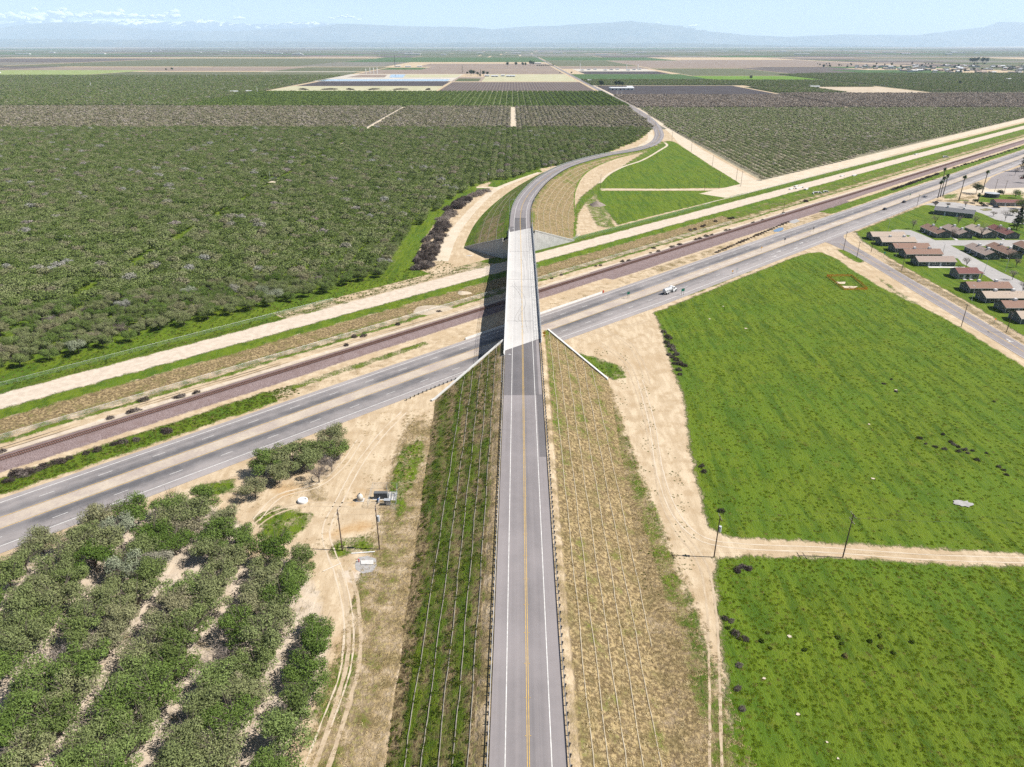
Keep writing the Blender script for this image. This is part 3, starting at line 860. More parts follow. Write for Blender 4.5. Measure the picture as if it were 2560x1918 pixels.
ruts(GP(PX, [(640, 1300), (700, 1240), (790, 1215), (850, 1170), (900, 1100)]), 1.8, .4, M_RUTP, .02)
ruts(GP(PX, [(1790, 1930), (1786, 1700), (1776, 1500), (1752, 1400), (1700, 1330), (1660, 1250), (1640, 1150), (1615, 1040), (1590, 960), (1560, 900), (1500, 860)]), 1.9, .5)
ruts(GP(PX, [(2580, 1402), (2300, 1392), (2050, 1374), (1860, 1366), (1760, 1350), (1700, 1300), (1655, 1200), (1630, 1060), (1600, 950)]), 1.9, .35, M_RUTP, .022)
ruts(GP(PX, [(1440, 850), (1500, 830), (1560, 850), (1600, 900), (1620, 960)]), 1.8, .4)
ruts(GP(PX, [(1620, 800), (1560, 815), (1500, 800), (1460, 830)]), 1.8, .4, M_RUT, .017)
ruts([UV(u, 31.5 + .8 * math.sin(u / 40))[:2] for u in range(-60, 250, 10)], 1.8, .4, M_RUT, .45)
# ------------------------------------------------------------------ bridge
br = thing('overpass_bridge', 'long pale concrete road bridge crossing the highway, railway and graded bed', 'bridge', (0, 0, 0))
yb = lines([(238, 408, 4)])
TL, TR = -6.75, 7.05
def bridge_grid(name, mat, t0, t1, dz, nt, parent):
    o = road_grid(name, mat, yb, t0, t1, dz, nt, near_joint, far_joint)
    o.parent = parent
    return o
bridge_grid('deck_surface', M_DECK, TL, TR, 0.012, 12, br)
# box girder below the deck
mb = MB()
prof = [(TL, -0.02), (TL, -0.32), (-4.2, -0.55), (-3.6, -1.75), (3.9, -1.75), (4.5, -0.55), (TR, -0.32), (TR, -0.02)]
secs = []
for y in yb:
    f = (y - 238) / 170.0
    secs.append([RP(near_joint(t) + (far_joint(t) - near_joint(t)) * f, t, dz) for t, dz in prof])
n = len(prof)
for s in secs: mb.v.extend([tuple(q) for q in s])
for i in range(len(secs) - 1):
    for k in range(n):
        a = i * n + k; b = i * n + (k + 1) % n
        mb.f.append((a, a + n, b + n, b))
mb.f.append(tuple(range(n))); mb.f.append(tuple((len(secs) - 1) * n + k for k in range(n))[::-1])
mb.build('girder', M_CONC, br)
def sweep(mb, prof, ys, jn=None, closed=True):
    """prof: (t, dz) outline swept along the road; jn: the y of station f in 0..1 for offset t."""
    base = len(mb.v); m = len(prof)
    for y in ys:
        for t, dz in prof:
            yy = jn(y, t) if jn else y
            mb.v.append(tuple(RP(yy, t, dz)))
    for i in range(len(ys) - 1):
        for k in range(m if closed else m - 1):
            a = base + i * m + k; b = base + i * m + (k + 1) % m
            mb.f.append((a, b, b + m, a + m))
    if closed:
        mb.f.append(tuple(base + k for k in range(m))[::-1]); mb.f.append(tuple(base + (len(ys) - 1) * m + k for k in range(m)))
    return mb
fj = lambda f, t: near_joint(t) - 4 + (far_joint(t) - near_joint(t) + 8) * f
fs = np.linspace(0, 1, 44)
for s, t0 in ((-1, TL), (1, TR)):
    i = -s                                        # towards the traffic
    pr = [(t0, -0.02), (t0, 1.07), (t0 + i * .25, 1.07), (t0 + i * .34, 0.35), (t0 + i * .48, 0.02)]
    if s > 0: pr = pr[::-1]
    sweep(MB(), pr, fs, fj).build('barrier', M_BARR, br)
# shoulder slab on the right-hand side
sweep(MB(), [(4.15, 0.016), (4.15, 0.05), (5.9, 0.05), (5.9, 0.016)], np.linspace(0.0, .70, 30), lambda f, t: near_joint(t) + .5 + (far_joint(t) - near_joint(t)) * f).build('shoulder_slab', M_CONC, br)
for f in (0.135, 0.44, 0.72):
    mb = MB(); L = []; Rr = []
    for t in np.linspace(-6.2, 6.5, 14):
        y = near_joint(0) + 170 * f + (0 if f < .3 else 0.0)
        L.append(RP(y + .05, t, .056)); Rr.append(RP(y - .05, t, .056))
    mb.strip(L, Rr); mb.build('expansion_joint', M_DSTEEL, br)
def deck_px(x, y, z=None):
    q = G(x, y, 12.0)
    for _ in range(4): q = G(x, y, zc(q.y) + .02)
    return q
S8 = lambda x, y: (1150 + x / 8.284, 680 + y / 8.284)
def tyre_mark(pts, w):
    P = catmull([tuple(deck_px(*S8(*q))) for q in pts], 1.5)
    L = []; Rr = []
    for i in range(len(P)):
        a = P[max(i - 1, 0)]; b = P[min(i + 1, len(P) - 1)]
        d = (b - a)[:2]; d = d / max(np.linalg.norm(d), 1e-6)
        z = zc(P[i][1]) + .03
        L.append((P[i][0] - d[1] * w / 2, P[i][1] + d[0] * w / 2, z)); Rr.append((P[i][0] + d[1] * w / 2, P[i][1] - d[0] * w / 2, z))
    MB().strip(L, Rr).build('tyre_mark', M_TYRE, br)
tyre_mark([(1205, 1045), (1140, 1010), (1145, 930), (1200, 830), (1265, 720), (1280, 600), (1240, 470), (1160, 350), (1075, 270)][::-1], .16)
tyre_mark([(1280, 1030), (1215, 990), (1235, 890), (1290, 810), (1350, 700), (1350, 600), (1320, 480), (1240, 370), (1130, 260), (1115, 180)][::-1], .16)
tyre_mark([(1325, 1280), (1280, 1080), (1262, 900), (1268, 740)], .14)
tyre_mark([(1410, 1250), (1350, 1000), (1340, 850), (1345, 720)], .14)
S8b = lambda x, y: (1200 + x / 8.284, 590 + y / 8.284)
_S = S8; S8 = S8b
tyre_mark([(905, 940), (915, 780), (900, 600), (845, 420)], .14)
tyre_mark([(960, 700), (965, 560), (930, 440), (905, 320)], .12)
S8 = _S
for t, m, w in ((-3.66, M_PAINT, .15), (3.66, M_PAINT, .15), (-.15, M_YELLOW, .1), (.15, M_YELLOW, .1)):
    ys = lines([(near_joint(t), far_joint(t), 3)])
    MB().strip([RP(y, t - w / 2, .026) for y in ys], [RP(y, t + w / 2, .026) for y in ys]).build('lane_line', m, br)
# fence on each barrier: posts, rails and woven wire
def wire_material(name, c, cell, wire, base=0.0):
    """Woven chain link: thin diagonal wires with air between them."""
    m, nt, lk = newmat(name)
    at = nt.new('ShaderNodeAttribute'); at.attribute_name = 'across'
    a2 = nt.new('ShaderNodeAttribute'); a2.attribute_name = 'along'
    outs = []
    for sg in (1, -1):
        s = mathn(nt, lk, 'ADD', mathn(nt, lk, 'MULTIPLY', at.outputs['Fac'], sg / cell), mathn(nt, lk, 'MULTIPLY', a2.outputs['Fac'], 1 / cell))
        fr = mathn(nt, lk, 'FRACT', s)
        outs.append(mathn(nt, lk, 'LESS_THAN', fr, wire / cell))
    f = mathn(nt, lk, 'MAXIMUM', outs[0], outs[1])
    d = nt.new('ShaderNodeBsdfDiffuse'); d.inputs[0].default_value = (*c, 1)
    t = nt.new('ShaderNodeBsdfTransparent')
    mx = nt.new('ShaderNodeMixShader')
    lk.new(f, mx.inputs[0]); lk.new(t.outputs[0], mx.inputs[1]); lk.new(d.outputs[0], mx.inputs[2])
    o = nt.new('ShaderNodeOutputMaterial'); lk.new(mx.outputs[0], o.inputs[0])
    return m
M_WIRE = wire_material('chain_link_wire', (0.42, 0.45, 0.46), 0.09, 0.006)
M_WIREG = wire_material('green_fabric_wire', (0.22, 0.30, 0.24), 0.09, 0.006)
M_ONET = wire_material('orange_safety_netting', (0.75, 0.21, 0.03), 0.09, 0.03)
def wire_grid(name, pts, h, mat, parent):
    P = np.array([[(p[0], p[1], p[2]) for p in pts], [(p[0], p[1], p[2] + h) for p in pts]])
    al = np.concatenate([[0], np.cumsum(np.linalg.norm(np.diff(P[0], axis=0), axis=1))])
    o = grid_mesh(name, P, mat, {'across': np.array([[0] * len(pts), [h] * len(pts)]), 'along': np.array([al, al])})
    o.parent = parent
    return o
pm = MB().cyl(0, 0, 0, 2.1, .035, 6).mesh('post', M_STEEL)
for label, t in (('chain link fence standing on the bridge barrier over the shadowed side', TL + .12), ('chain link fence standing on the sunlit barrier beside the shoulder slab', TR - .12)):
    fe = thing('bridge_fence', label, 'fence', (0, 0, 0))
    ys = lines([(near_joint(t) - 2, far_joint(t) + 2, 3.05)])
    pts = [RP(y, t, 1.07) for y in ys]
    for q in pts:
        o = link('post', pm, fe); o.location = q
    for hh in (0.08, 1.05, 2.08):
        MB().tube([q + Vector((0, 0, hh)) for q in pts], .028 if hh < 2 else .036, 5).build('rail', M_STEEL, fe)
    wire_grid('wire_mesh', pts, 2.05, M_WIRE, fe)
# bents
for f in (.36, .70):
    for t in (-2.4, 2.6):
        y = 240 + 168 * f + .85 * t
        q = RP(y, t)
        MB().cyl(q.x, q.y, -0.3, q.z - 1.7, .85, 20).build('column', M_CONC, br, True)

# ------------------------------------------------------------------ abutments and wing walls
def wall_top(x, y):
    t = x - xc(y)
    return max(0.25, emb_h(zc(y), t) + 0.45)
def clip_quad(x0, x1, z0, z1, ta, tb):
    """Rectangle in (x, z) cut by the slanted top ta (at x0) .. tb (at x1)."""
    poly = [(x0, z0), (x1, z0)]
    if tb >= z1: poly.append((x1, z1))
    elif tb > z0: poly.append((x1, tb))
    if (ta - z1) * (tb - z1) < 0:
        poly.append((x0 + (x1 - x0) * (ta - z1) / (ta - tb), z1))
    if ta >= z1: poly.append((x0, z1))
    elif ta > z0: poly.append((x0, ta))
    return poly if len(poly) >= 3 else None
def wing_wall(name, label, a, b, flip, panels=True, mat=M_PANEL):
    """Wall standing on the line a-b; flip: +1 when the earth lies to the left of a->b."""
    a = Vector((*a, 0)); b = Vector((*b, 0)); L = (b - a).length; d = (b - a) / L
    nrm = Vector((-d.y, d.x, 0)) * flip
    w = thing(name, label, 'retaining wall', (a.x, a.y, 0), math.atan2(d.y, d.x))
    top = lambda s: wall_top(*(a + d * s)[:2]) - (2.2 if name == 'abutment_wall' else 0.0)
    m = 24
    # backing wall, earth side
    mb = MB(); e = flip
    ss = np.linspace(0, L, m)
    for s in ss:
        for (o_, z) in ((0.12 * e, -0.4), (0.5 * e, -0.4), (0.5 * e, top(s) - .1), (0.12 * e, top(s) - .1)):
            mb.v.append((s, o_, z))
    for i in range(m - 1):
        for k in range(4):
            p = i * 4 + k; q = i * 4 + (k + 1) % 4
            mb.f.append((p, p + 4, q + 4, q))
    mb.f.append((0, 1, 2, 3)); mb.f.append(tuple((m - 1) * 4 + k for k in (3, 2, 1, 0)))
    mb.build('backing', M_CONC, w)
    mb = MB()
    for s in ss:
        for (o_, z) in ((-0.1 * e, -.12), (0.62 * e, -.12), (0.62 * e, .32), (-0.1 * e, .32)):
            mb.v.append((s, o_, top(s) + z))
    for i in range(m - 1):
        for k in range(4):
            p = i * 4 + k; q = i * 4 + (k + 1) % 4
            mb.f.append((p, p + 4, q + 4, q))
    mb.f.append((0, 1, 2, 3)); mb.f.append(tuple((m - 1) * 4 + k for k in (3, 2, 1, 0)))
    mb.build('coping', M_BARR, w)
    if panels:
        pw, ph = 1.95, 1.55
        nx = int(math.ceil(L / pw))
        for i in range(nx):
            z0 = -.3 - (ph / 2 if i % 2 else 0)
            while z0 < max(top(i * pw), top(min((i + 1) * pw, L))) - .12:
                x0 = i * pw + .015; x1 = min((i + 1) * pw, L) - .015
                pl = clip_quad(x0, x1, max(z0 + .015, -.3), z0 + ph - .015, top(x0) - .1, top(x1) - .1)
                if pl and x1 - x0 > .2:
                    k = len(pl); mb = MB(); dep = random.uniform(-.012, .012)
                    vs = [(x, dep * e, z) for x, z in pl] + [(x, .13 * e, z) for x, z in pl]
                    fsx = [tuple(range(k)), tuple(range(k, 2 * k))[::-1]] + [(j, j + k, (j + 1) % k + k, (j + 1) % k) for j in range(k)]
                    mb.add(vs, fsx).build('panel', M_PANEL, w)
                z0 += ph
    return w
wing_wall('wing_wall', 'white coped retaining wall sloping down beside the highway guardrail', WALL_N[1], WALL_N[2], -1, False)
wing_wall('wing_wall', 'white coped retaining wall sloping down to the churned dirt patch', WALL_N[3], WALL_N[4], -1, False)
wing_wall('abutment_wall', 'concrete abutment under the bridge beside the highway lanes', WALL_N[2], WALL_N[3], -1, False)
wing_wall('wing_wall', 'shaded grey panel retaining wall facing the dirt clearing', WALL_F[1], WALL_F[2], 1, True)
wing_wall('wing_wall', 'sunlit white panel retaining wall above the graded bed', WALL_F[3], WALL_F[4], 1, True)
wing_wall('abutment_wall', 'panelled concrete abutment at the far end of the bridge', WALL_F[2], WALL_F[3], 1, True)

# ------------------------------------------------------------------ guardrails
def rail_profile():
    return [(0, .50), (.06, .55), (.0, .62), (.06, .70), (0, .78), (-.03, .78), (-.03, .5)]
gp = MB(); gp.box(0, 0, .35, .16, .2, .9); gp.box(-.0, .13, .62, .14, .14, .32)
gpm = gp.mesh('post', M_DSTEEL)
def guardrail(label, path, side, spacing=1.905, dx=.16, limit=300):
    """path: points on the ground under the rail face."""
    P = catmull([tuple(q) for q in path], spacing) if len(path) < 12 else np.array([tuple(q) for q in path])
    seg = np.concatenate([[0], np.cumsum(np.linalg.norm(np.diff(P, axis=0), axis=1))])
    n = int(seg[-1] / spacing)
    S = np.arange(n + 1) * spacing
    Q = np.stack([np.interp(S, seg, P[:, k]) for k in range(3)], 1)
    T = np.gradient(Q, axis=0); T /= np.linalg.norm(T, axis=1)[:, None]
    g = thing('guardrail', label, 'guardrail', tuple(Q[0]))
    o0 = Q[0]
    mb = MB(); pr = rail_profile(); m = len(pr)
    for i in range(len(Q)):
        nx, ny = -T[i, 1] * side, T[i, 0] * side
        for (u, z) in pr:
            mb.v.append((Q[i, 0] - o0[0] + nx * u, Q[i, 1] - o0[1] + ny * u, Q[i, 2] - o0[2] + z))
    for i in range(len(Q) - 1):
        for k in range(m):
            a = i * m + k; b = i * m + (k + 1) % m
            mb.f.append((a, b, b + m, a + m))
    mb.build('rail', M_STEEL, g)
    for i in range(min(len(Q), limit)):
        o = link('post', gpm, g)
        nx, ny = -T[i, 1] * side, T[i, 0] * side
        o.location = (Q[i, 0] - o0[0] - nx * dx, Q[i, 1] - o0[1] - ny * dx, Q[i, 2] - o0[2])
        o.rotation_euler = (0, 0, math.atan2(T[i, 1], T[i, 0]) + (math.pi / 2 - math.pi / 2) + (0 if side > 0 else math.pi) + math.pi)
    return g
guardrail('steel guardrail along the green side of the near approach road', [RP(y, -6.45, -.1) for y in lines([(30, 233, 3)])], -1)
guardrail('steel guardrail along the straw side of the near approach road', [RP(y, 6.45, -.1) for y in lines([(30, 243, 3)])], 1)
guardrail('steel guardrail on the orchard side of the curving road', [RP(y, -6.35, -.1) for y in lines([(405, 868, 4)])], -1)
guardrail('steel guardrail on the wattle slope side of the curving road', [RP(y, 6.35, -.1) for y in lines([(416, 868, 4)])], 1)
K6 = lambda x, y: (1040 + x / 7.532, 800 + y / 7.532)
guardrail('short steel guardrail between the highway shoulder and the sloping wall', [tuple(G(*K6(x, y), .6) - Vector((0, 0, .6))) for x, y in ((-190, 1490), (0, 1400), (400, 1230), (950, 1010))], 1)
kb = thing('concrete_barrier', 'white concrete barrier row with a red end marker beside the sandy strip', 'barrier', UV(163, 2.6, .04), COR_A)
for i in range(29):
    o = MB().add([(0, -.3, 0), (2.96, -.3, 0), (2.96, .3, 0), (0, .3, 0), (0, -.12, .85), (2.96, -.12, .85), (2.96, .12, .85), (0, .12, .85)], [(3, 2, 1, 0), (4, 5, 6, 7), (0, 1, 5, 4), (1, 2, 6, 5), (2, 3, 7, 6), (3, 0, 4, 7)]).build('segment', M_BARR, kb)
    o.location = (i * 3.0, 0, 0)
q = UV(251, 2.6, 0.0)
mb = MB(); mb.box(0, 0, .45, .5, .5, .9); mb.box(0, 0, 1.05, .55, .55, .3)
em = mb.build('crash_marker', M_RED); em.location = q; em.rotation_euler = (0, 0, COR_A)
put(em, None, 'red end marker at the tip of the highway guardrail', 'marker')

# ------------------------------------------------------------------ straw wattles on the slopes
def wattle(label, mat, ys, t, group, near_=True, r=.13, stop=None):
    pts = []
    for i, y in enumerate(ys):
        q = RP(y, t)
        tt = t + .10 * math.sin(y * .21 + t) + RNG.normal(0, .04)
        q2 = RP(y, tt)
        x = q2.x
        if near_ and q2.y > wn_y(x) - .8: break
        if not near_ and q2.y < wf_y(x) + .8: continue
        wob = 0.12 * math.sin(y * .35 + tt) * math.sin(tt * .9 + y * .11) if (abs(tt) > 9 and near_) else 0
        z = emb_h(q2.z, tt, 2.15, 2.2 if near_ else far_slope(y)) + wob
        if z < 0.05: continue
        pts.append((q2.x, q2.y, z + .07))
    if len(pts) < 4: return
    o = MB().tube(pts, r, 6).build('straw_wattle', mat, None, True)
    put(o, None, label, 'wattle', group)
yn = lines([(40, 255, 2.2)])
ORD = ['first', 'second', 'third', 'fourth', 'fifth', 'sixth', 'seventh', 'eighth']
for i, t in enumerate((-9.6, -12.0, -14.6, -17.4, -20.4)):
    wattle(f'{ORD[i]} grey straw wattle below the guardrail on the weedy green slope', M_GREYWATTLE, yn, t, 'wattles on the green slope', True, .085)
for i, t in enumerate((10.3, 12.9, 15.9, 19.0, 22.1, 25.2)):
    wattle(f'{ORD[i]} pale straw wattle below the guardrail on the straw covered slope', M_STRAW, yn, t, 'wattles on the straw slope', True, .11)
yfw = lines([(395, 840, 3.0)])
for i, t in enumerate((10.8, 14.6, 18.6, 22.8, 27.0, 31.0)):
    wattle(f'{ORD[i]} straw wattle below the road on the curved far slope', M_STRAW, yfw, t, 'wattles on the curved slope', False, .12)
for i, t in enumerate((-14, -19, -24)):
    wattle(f'{ORD[i]} faint wattle below the road on the far green slope', M_GREYWATTLE, lines([(395, 560, 3.0)]), t, 'wattles on the far green slope', False, .09)

# ------------------------------------------------------------------ street lights
def street_light(label, base, height, arm, heading):
    g = thing('street_light', label, 'street light', base, heading, 'street lights along the overpass')
    MB().tube([(0, 0, 0), (0, 0, height)], [.11, .07], 8).build('pole', M_STEEL, g)
    MB().tube([(0, 0, height - .05), (arm * .35, 0, height + .35), (arm, 0, height + .55)], [.06, .05, .04], 6).build('arm', M_STEEL, g)
    mb = MB(); mb.add([(arm - .1, -.14, height + .5), (arm + .7, -.1, height + .52), (arm + .7, .1, height + .52), (arm - .1, .14, height + .5), (arm - .05, -.1, height + .66), (arm + .6, -.07, height + .63), (arm + .6, .07, height + .63), (arm - .05, .1, height + .66)], [(3, 2, 1, 0), (4, 5, 6, 7), (0, 1, 5, 4), (1, 2, 6, 5), (2, 3, 7, 6), (3, 0, 4, 7)])
    mb.build('lamp_head', M_WHITE, g)
    MB().box(0, 0, .15, .45, .45, .3).build('base', M_CONC, g)
for lab, y, t, hd in (('street light on the green slope side before the bridge', 208, -7.0, 0), ('street light rising from the shadowed edge of the deck', 365, TL + .05, 0),
        ('street light on the grassy side just past the bridge', 452, -7.0, 0), ('street light arm reaching over the deck from the sunlit barrier', 302, TR - .05, math.pi),
        ('street light behind the sunlit panel wall', 424, 7.3, math.pi), ('street light among the wattles on the curved slope', 500, 7.2, math.pi),
        ('street light beside the orchard on the curve', 672, -7.2, -.6)):
    z = 1.0 if abs(t) < 7.06 and 240 < y < 410 else -.2
    street_light(lab, tuple(RP(y, t, z)), 9.2, 2.4, hd)
# warning sign beside the bridge end
def sign(label, base, h, w, hh, mat, rz=0.0, posts=1, diamond=False, face2=None):
    g = thing('road_sign', label, 'sign', base, rz)
    if posts == 1: MB().box(0, 0, h / 2, .08, .08, h).build('post', M_WOOD if not diamond else M_STEEL, g)
    else:
        for x in (-w * .32, w * .32): MB().box(x, 0, h / 2, .1, .1, h).build('post', M_WOOD, g)
    mb = MB()
    if diamond:
        r = w * .72; mb.add([(0, -.05, h + r), (r, -.05, h), (0, -.05, h - r), (-r, -.05, h), (0, -.08, h + r), (r, -.08, h), (0, -.08, h - r), (-r, -.08, h)], [(3, 2, 1, 0), (4, 5, 6, 7), (0, 1, 5, 4), (1, 2, 6, 5), (2, 3, 7, 6), (3, 0, 4, 7)][::1])
    else: mb.box(0, -.07, h + hh * .1, w, .03, hh)
    mb.build('panel', mat, g)
    if face2 is not None:
        MB().box(0, -.07, h - w * .72 - .38, w * .8, .03, .6).build('plaque', face2, g)
    return g
q = G(1330 + 250 / 8.284, 800 + 400 / 8.284, 10.6)
sign('amber diamond warning sign with plaque at the end of the bridge', (q.x, q.y, 9.9), 3.2, 1.0, 1.0, M_YSIGN, 0, 1, True, M_YSIGN)
q = G(1706, 738.5); sign('green two post road sign beside the tanker truck lane', tuple(q), 2.6, 2.0, 1.4, M_SIGNG, .5, 2)
q = G(*C5(1835, 1138)); sign('green two post road sign in the highway median', tuple(q), 2.6, 1.5, 1.2, M_SIGNG, .5, 2)
q = G(*C3(0, 0)); 
for lab, f, p_, m_, di in (('small amber sign on the highway shoulder above the grass field', lambda x, y: (1600 + x / 4.424, 650 + y / 4.424), (1018, 172), M_YSIGN, True),
        ('plain grey sign back beside the amber shoulder sign', lambda x, y: (1600 + x / 4.424, 650 + y / 4.424), (1068, 150), M_STEEL, False),
        ('amber diamond sign standing on the median island', K3, (1220, 1150), M_YSIGN, True),
        ('dark sign post on the median island by the turn lane', K3, (1512, 1045), M_DSTEEL, False),
        ('small sign post at the tip of the far median island', K3, (1873, 905), M_DSTEEL, False),
        ('green two post sign facing the junction by the fence', H2, (660, 365), M_SIGNG, False),
        ('orange warning sign on the verge of the side road', H2, (1878, 1110), M_ORANGE, True),
        ('green sign on the median beyond the junction', H1, (945, 595), M_SIGNG, False)):
    q = G(*f(*p_)); sign(lab, tuple(q), 2.4, .85 if di else 1.3, 1.1, m_, .5, 1, di)
# ------------------------------------------------------------------ vegetation
def leaf_mat(name, stops, rough=0.75, trans=0.15, vlo=0.55, vhi=1.35):
    m, nt, lk = newmat(name)
    oi = nt.new('ShaderNodeObjectInfo')
    col = ramp(nt, lk, oi.outputs['Random'], stops)
    at = nt.new('ShaderNodeAttribute'); at.attribute_name = 'var'
    k = nt.new('ShaderNodeMapRange'); k.inputs[3].default_value = vlo; k.inputs[4].default_value = vhi
    lk.new(at.outputs['Fac'], k.inputs[0])
    cb = nt.new('ShaderNodeCombineXYZ')
    for i in range(3): lk.new(k.outputs[0], cb.inputs[i])
    col = mixc(nt, lk, 1.0, col, cb.outputs[0], 'MULTIPLY')
    d = nt.new('ShaderNodeBsdfDiffuse'); lk.new(col, d.inputs[0])
    t = nt.new('ShaderNodeBsdfTranslucent'); lk.new(col, t.inputs[0])
    mx = nt.new('ShaderNodeMixShader'); mx.inputs[0].default_value = trans
    lk.new(d.outputs[0], mx.inputs[1]); lk.new(t.outputs[0], mx.inputs[2])
    o = nt.new('ShaderNodeOutputMaterial'); lk.new(mx.outputs[0], o.inputs[0])
    return m
LEAF = leaf_mat('orchard_leaves', [(0, (0.0968, 0.1314, 0.0364)), (.35, (0.1342, 0.1696, 0.0546)), (.65, (0.1672, 0.1961, 0.0780)), (.88, (0.1892, 0.1961, 0.0975)), (.96, (0.2145, 0.1929, 0.1235)), (.985, (0.2860, 0.2862, 0.2470)), (1, (0.2420, 0.1855, 0.1625))], trans=.18)
LEAF_G = leaf_mat('green_leaves', [(0, (0.0768, 0.1220, 0.0240)), (.6, (0.1176, 0.1672, 0.0420)), (1, (0.1560, 0.2011, 0.0660))])
LEAF_O = leaf_mat('olive_leaves', [(0, (0.1464, 0.1732, 0.0672)), (.6, (0.1896, 0.2012, 0.0924)), (1, (0.2160, 0.1989, 0.1148))])
LEAF_S = leaf_mat('silvery_leaves', [(0, (.19, .215, .125)), (1, (.25, .27, .185))])
LEAF_B = leaf_mat('bare_grey_twigs', [(0, (0.1782, 0.1437, 0.1207)), (.6, (0.2300, 0.1898, 0.1610)), (1, (0.2875, 0.2472, 0.2127))], trans=.05)
LEAF_BR = leaf_mat('budding_brown_twigs', [(0, (.150, .150, .080)), (.5, (.205, .185, .118)), (.8, (.245, .212, .155)), (1, (.30, .265, .22))], trans=.1)
LEAF_P = leaf_mat('leafless_purple_twigs', [(0, (.1815, .1458, .1134)), (.6, (.2475, .2030, .1628)), (1, (.3410, .2916, .2467))], trans=.05)
LEAF_C = leaf_mat('dark_conifer_needles', [(0, (.012, .028, .012)), (1, (.025, .045, .018))], trans=.05)
LEAF_R = leaf_mat('row_crop_leaves', [(0, (0.0924, 0.1350, 0.0280)), (1, (0.1418, 0.1850, 0.0480))])
LEAF_RG = leaf_mat('pale_orchard_leaves', [(0, (.1740, .2040, .0816)), (.5, (.2220, .2460, .1176)), (.8, (.2700, .2640, .1560)), (.94, (.3240, .2940, .2100)), (1, (.3960, .3600, .3000))])
LEAF_GR = leaf_mat('field_grass_blades', [(0, (.082, .128, .008)), (.35, (.100, .150, .010)), (.7, (.125, .172, .014)), (.9, (.155, .185, .020)), (1, (.20, .185, .055))], vlo=.85, vhi=1.2, trans=.45)
LEAF_WD = leaf_mat('slope_weed_leaves', [(0, (.055, .085, .012)), (.5, (.092, .126, .018)), (.85, (.140, .160, .028)), (1, (.20, .17, .065))], vlo=.6, vhi=1.3, trans=.35)
LEAF_ST = leaf_mat('dry_straw_stems', [(0, (.20, .145, .065)), (.5, (.36, .27, .13)), (1, (.52, .42, .24))], vlo=.6, vhi=1.2, trans=.1)
LEAF_DS = leaf_mat('dead_brush_stems', [(0, (.048, .038, .034)), (.6, (.082, .064, .056)), (1, (.15, .125, .11))], trans=.02)
BARK = simple('grey_brown_bark', (0.085, 0.065, 0.05), c2=(0.16, 0.13, 0.105), scale=2.0, fine=9)

def leaf_quads(C, Nn, sz, asp, rng):
    """One quad per centre; normals Nn, length sz, width sz*asp."""
    n = len(C)
    r = rng.normal(size=(n, 3))
    a = np.cross(Nn, r); a /= np.linalg.norm(a, axis=1)[:, None] + 1e-9
    b = np.cross(Nn, a)
    s = (sz * rng.uniform(.6, 1.4, n))[:, None]
    a = a * s * .5; b = b * s * .5 * asp
    V = np.stack([C - a - b * .4, C + a * .2 - b, C + a + b * .3, C - a * .1 + b], 1).reshape(-1, 3)
    F = np.arange(4 * n).reshape(n, 4)
    return V, F
def crown_arrays(n, rad, h, zc_, size, seed, lumps=9, asp=.5, core=.35, up=.35, flat=1.0, lrr=(.34, .52)):
    rng = np.random.default_rng(seed)
    L = rng.normal(size=(lumps, 3)); L /= np.linalg.norm(L, axis=1)[:, None]
    L *= rng.uniform(.3 if lrr[0] > .3 else .25, .72 if lrr[0] > .3 else .84, lumps)[:, None]; L[:, 2] = np.abs(L[:, 2]) * .9 - .25
    lr = rng.uniform(*lrr, lumps)
    k = rng.integers(0, lumps, n)
    d = rng.normal(size=(n, 3)); d /= np.linalg.norm(d, axis=1)[:, None]
    rr = lr[k] * rng.uniform(core, 1.0, n) ** .5
    p = L[k] + d * rr[:, None]
    nn = d * .7 + rng.normal(size=(n, 3)) * .55; nn[:, 2] += up
    nn /= np.linalg.norm(nn, axis=1)[:, None]
    C = p * np.array([rad, rad, h / 2 * flat]); C[:, 2] += zc_
    V, F = leaf_quads(C, nn, np.full(n, size), asp, rng)
    var = np.repeat(np.clip(rng.normal(.5, .22, n), 0, 1), 4)
    return V, F, var
def trunk_mesh(name, h, rad, seed, limbs=7, r0=.16, mat=None, up=.9):
    rng = random.Random(seed)
    mb = MB()
    fork = h * .22
    mb.tube([(0, 0, -.15), (0.03, 0.02, fork * .5), (rng.uniform(-.1, .1), rng.uniform(-.1, .1), fork)], [r0, r0 * .85, r0 * .75], 7)
    for i in range(limbs):
        a = 2 * math.pi * (i + rng.uniform(-.3, .3)) / limbs
        e = rng.uniform(.55, .95) * rad * .8
        zz = h * rng.uniform(.62, .95)
        p1 = (math.cos(a) * e * .35, math.sin(a) * e * .35, fork + (zz - fork) * .5)
        p2 = (math.cos(a) * e, math.sin(a) * e, zz)
        mb.tube([(0, 0, fork * .92), p1, p2], [r0 * .55, r0 * .35, r0 * .08], 5)
        for j in range(2):
            a2 = a + rng.uniform(-.7, .7)
            e2 = e * rng.uniform(.7, 1.15)
            mb.tube([p1, (math.cos(a2) * e2, math.sin(a2) * e2, zz * rng.uniform(.75, 1.05))], [r0 * .28, r0 * .05], 4)
    return mb.mesh(name, mat or BARK)

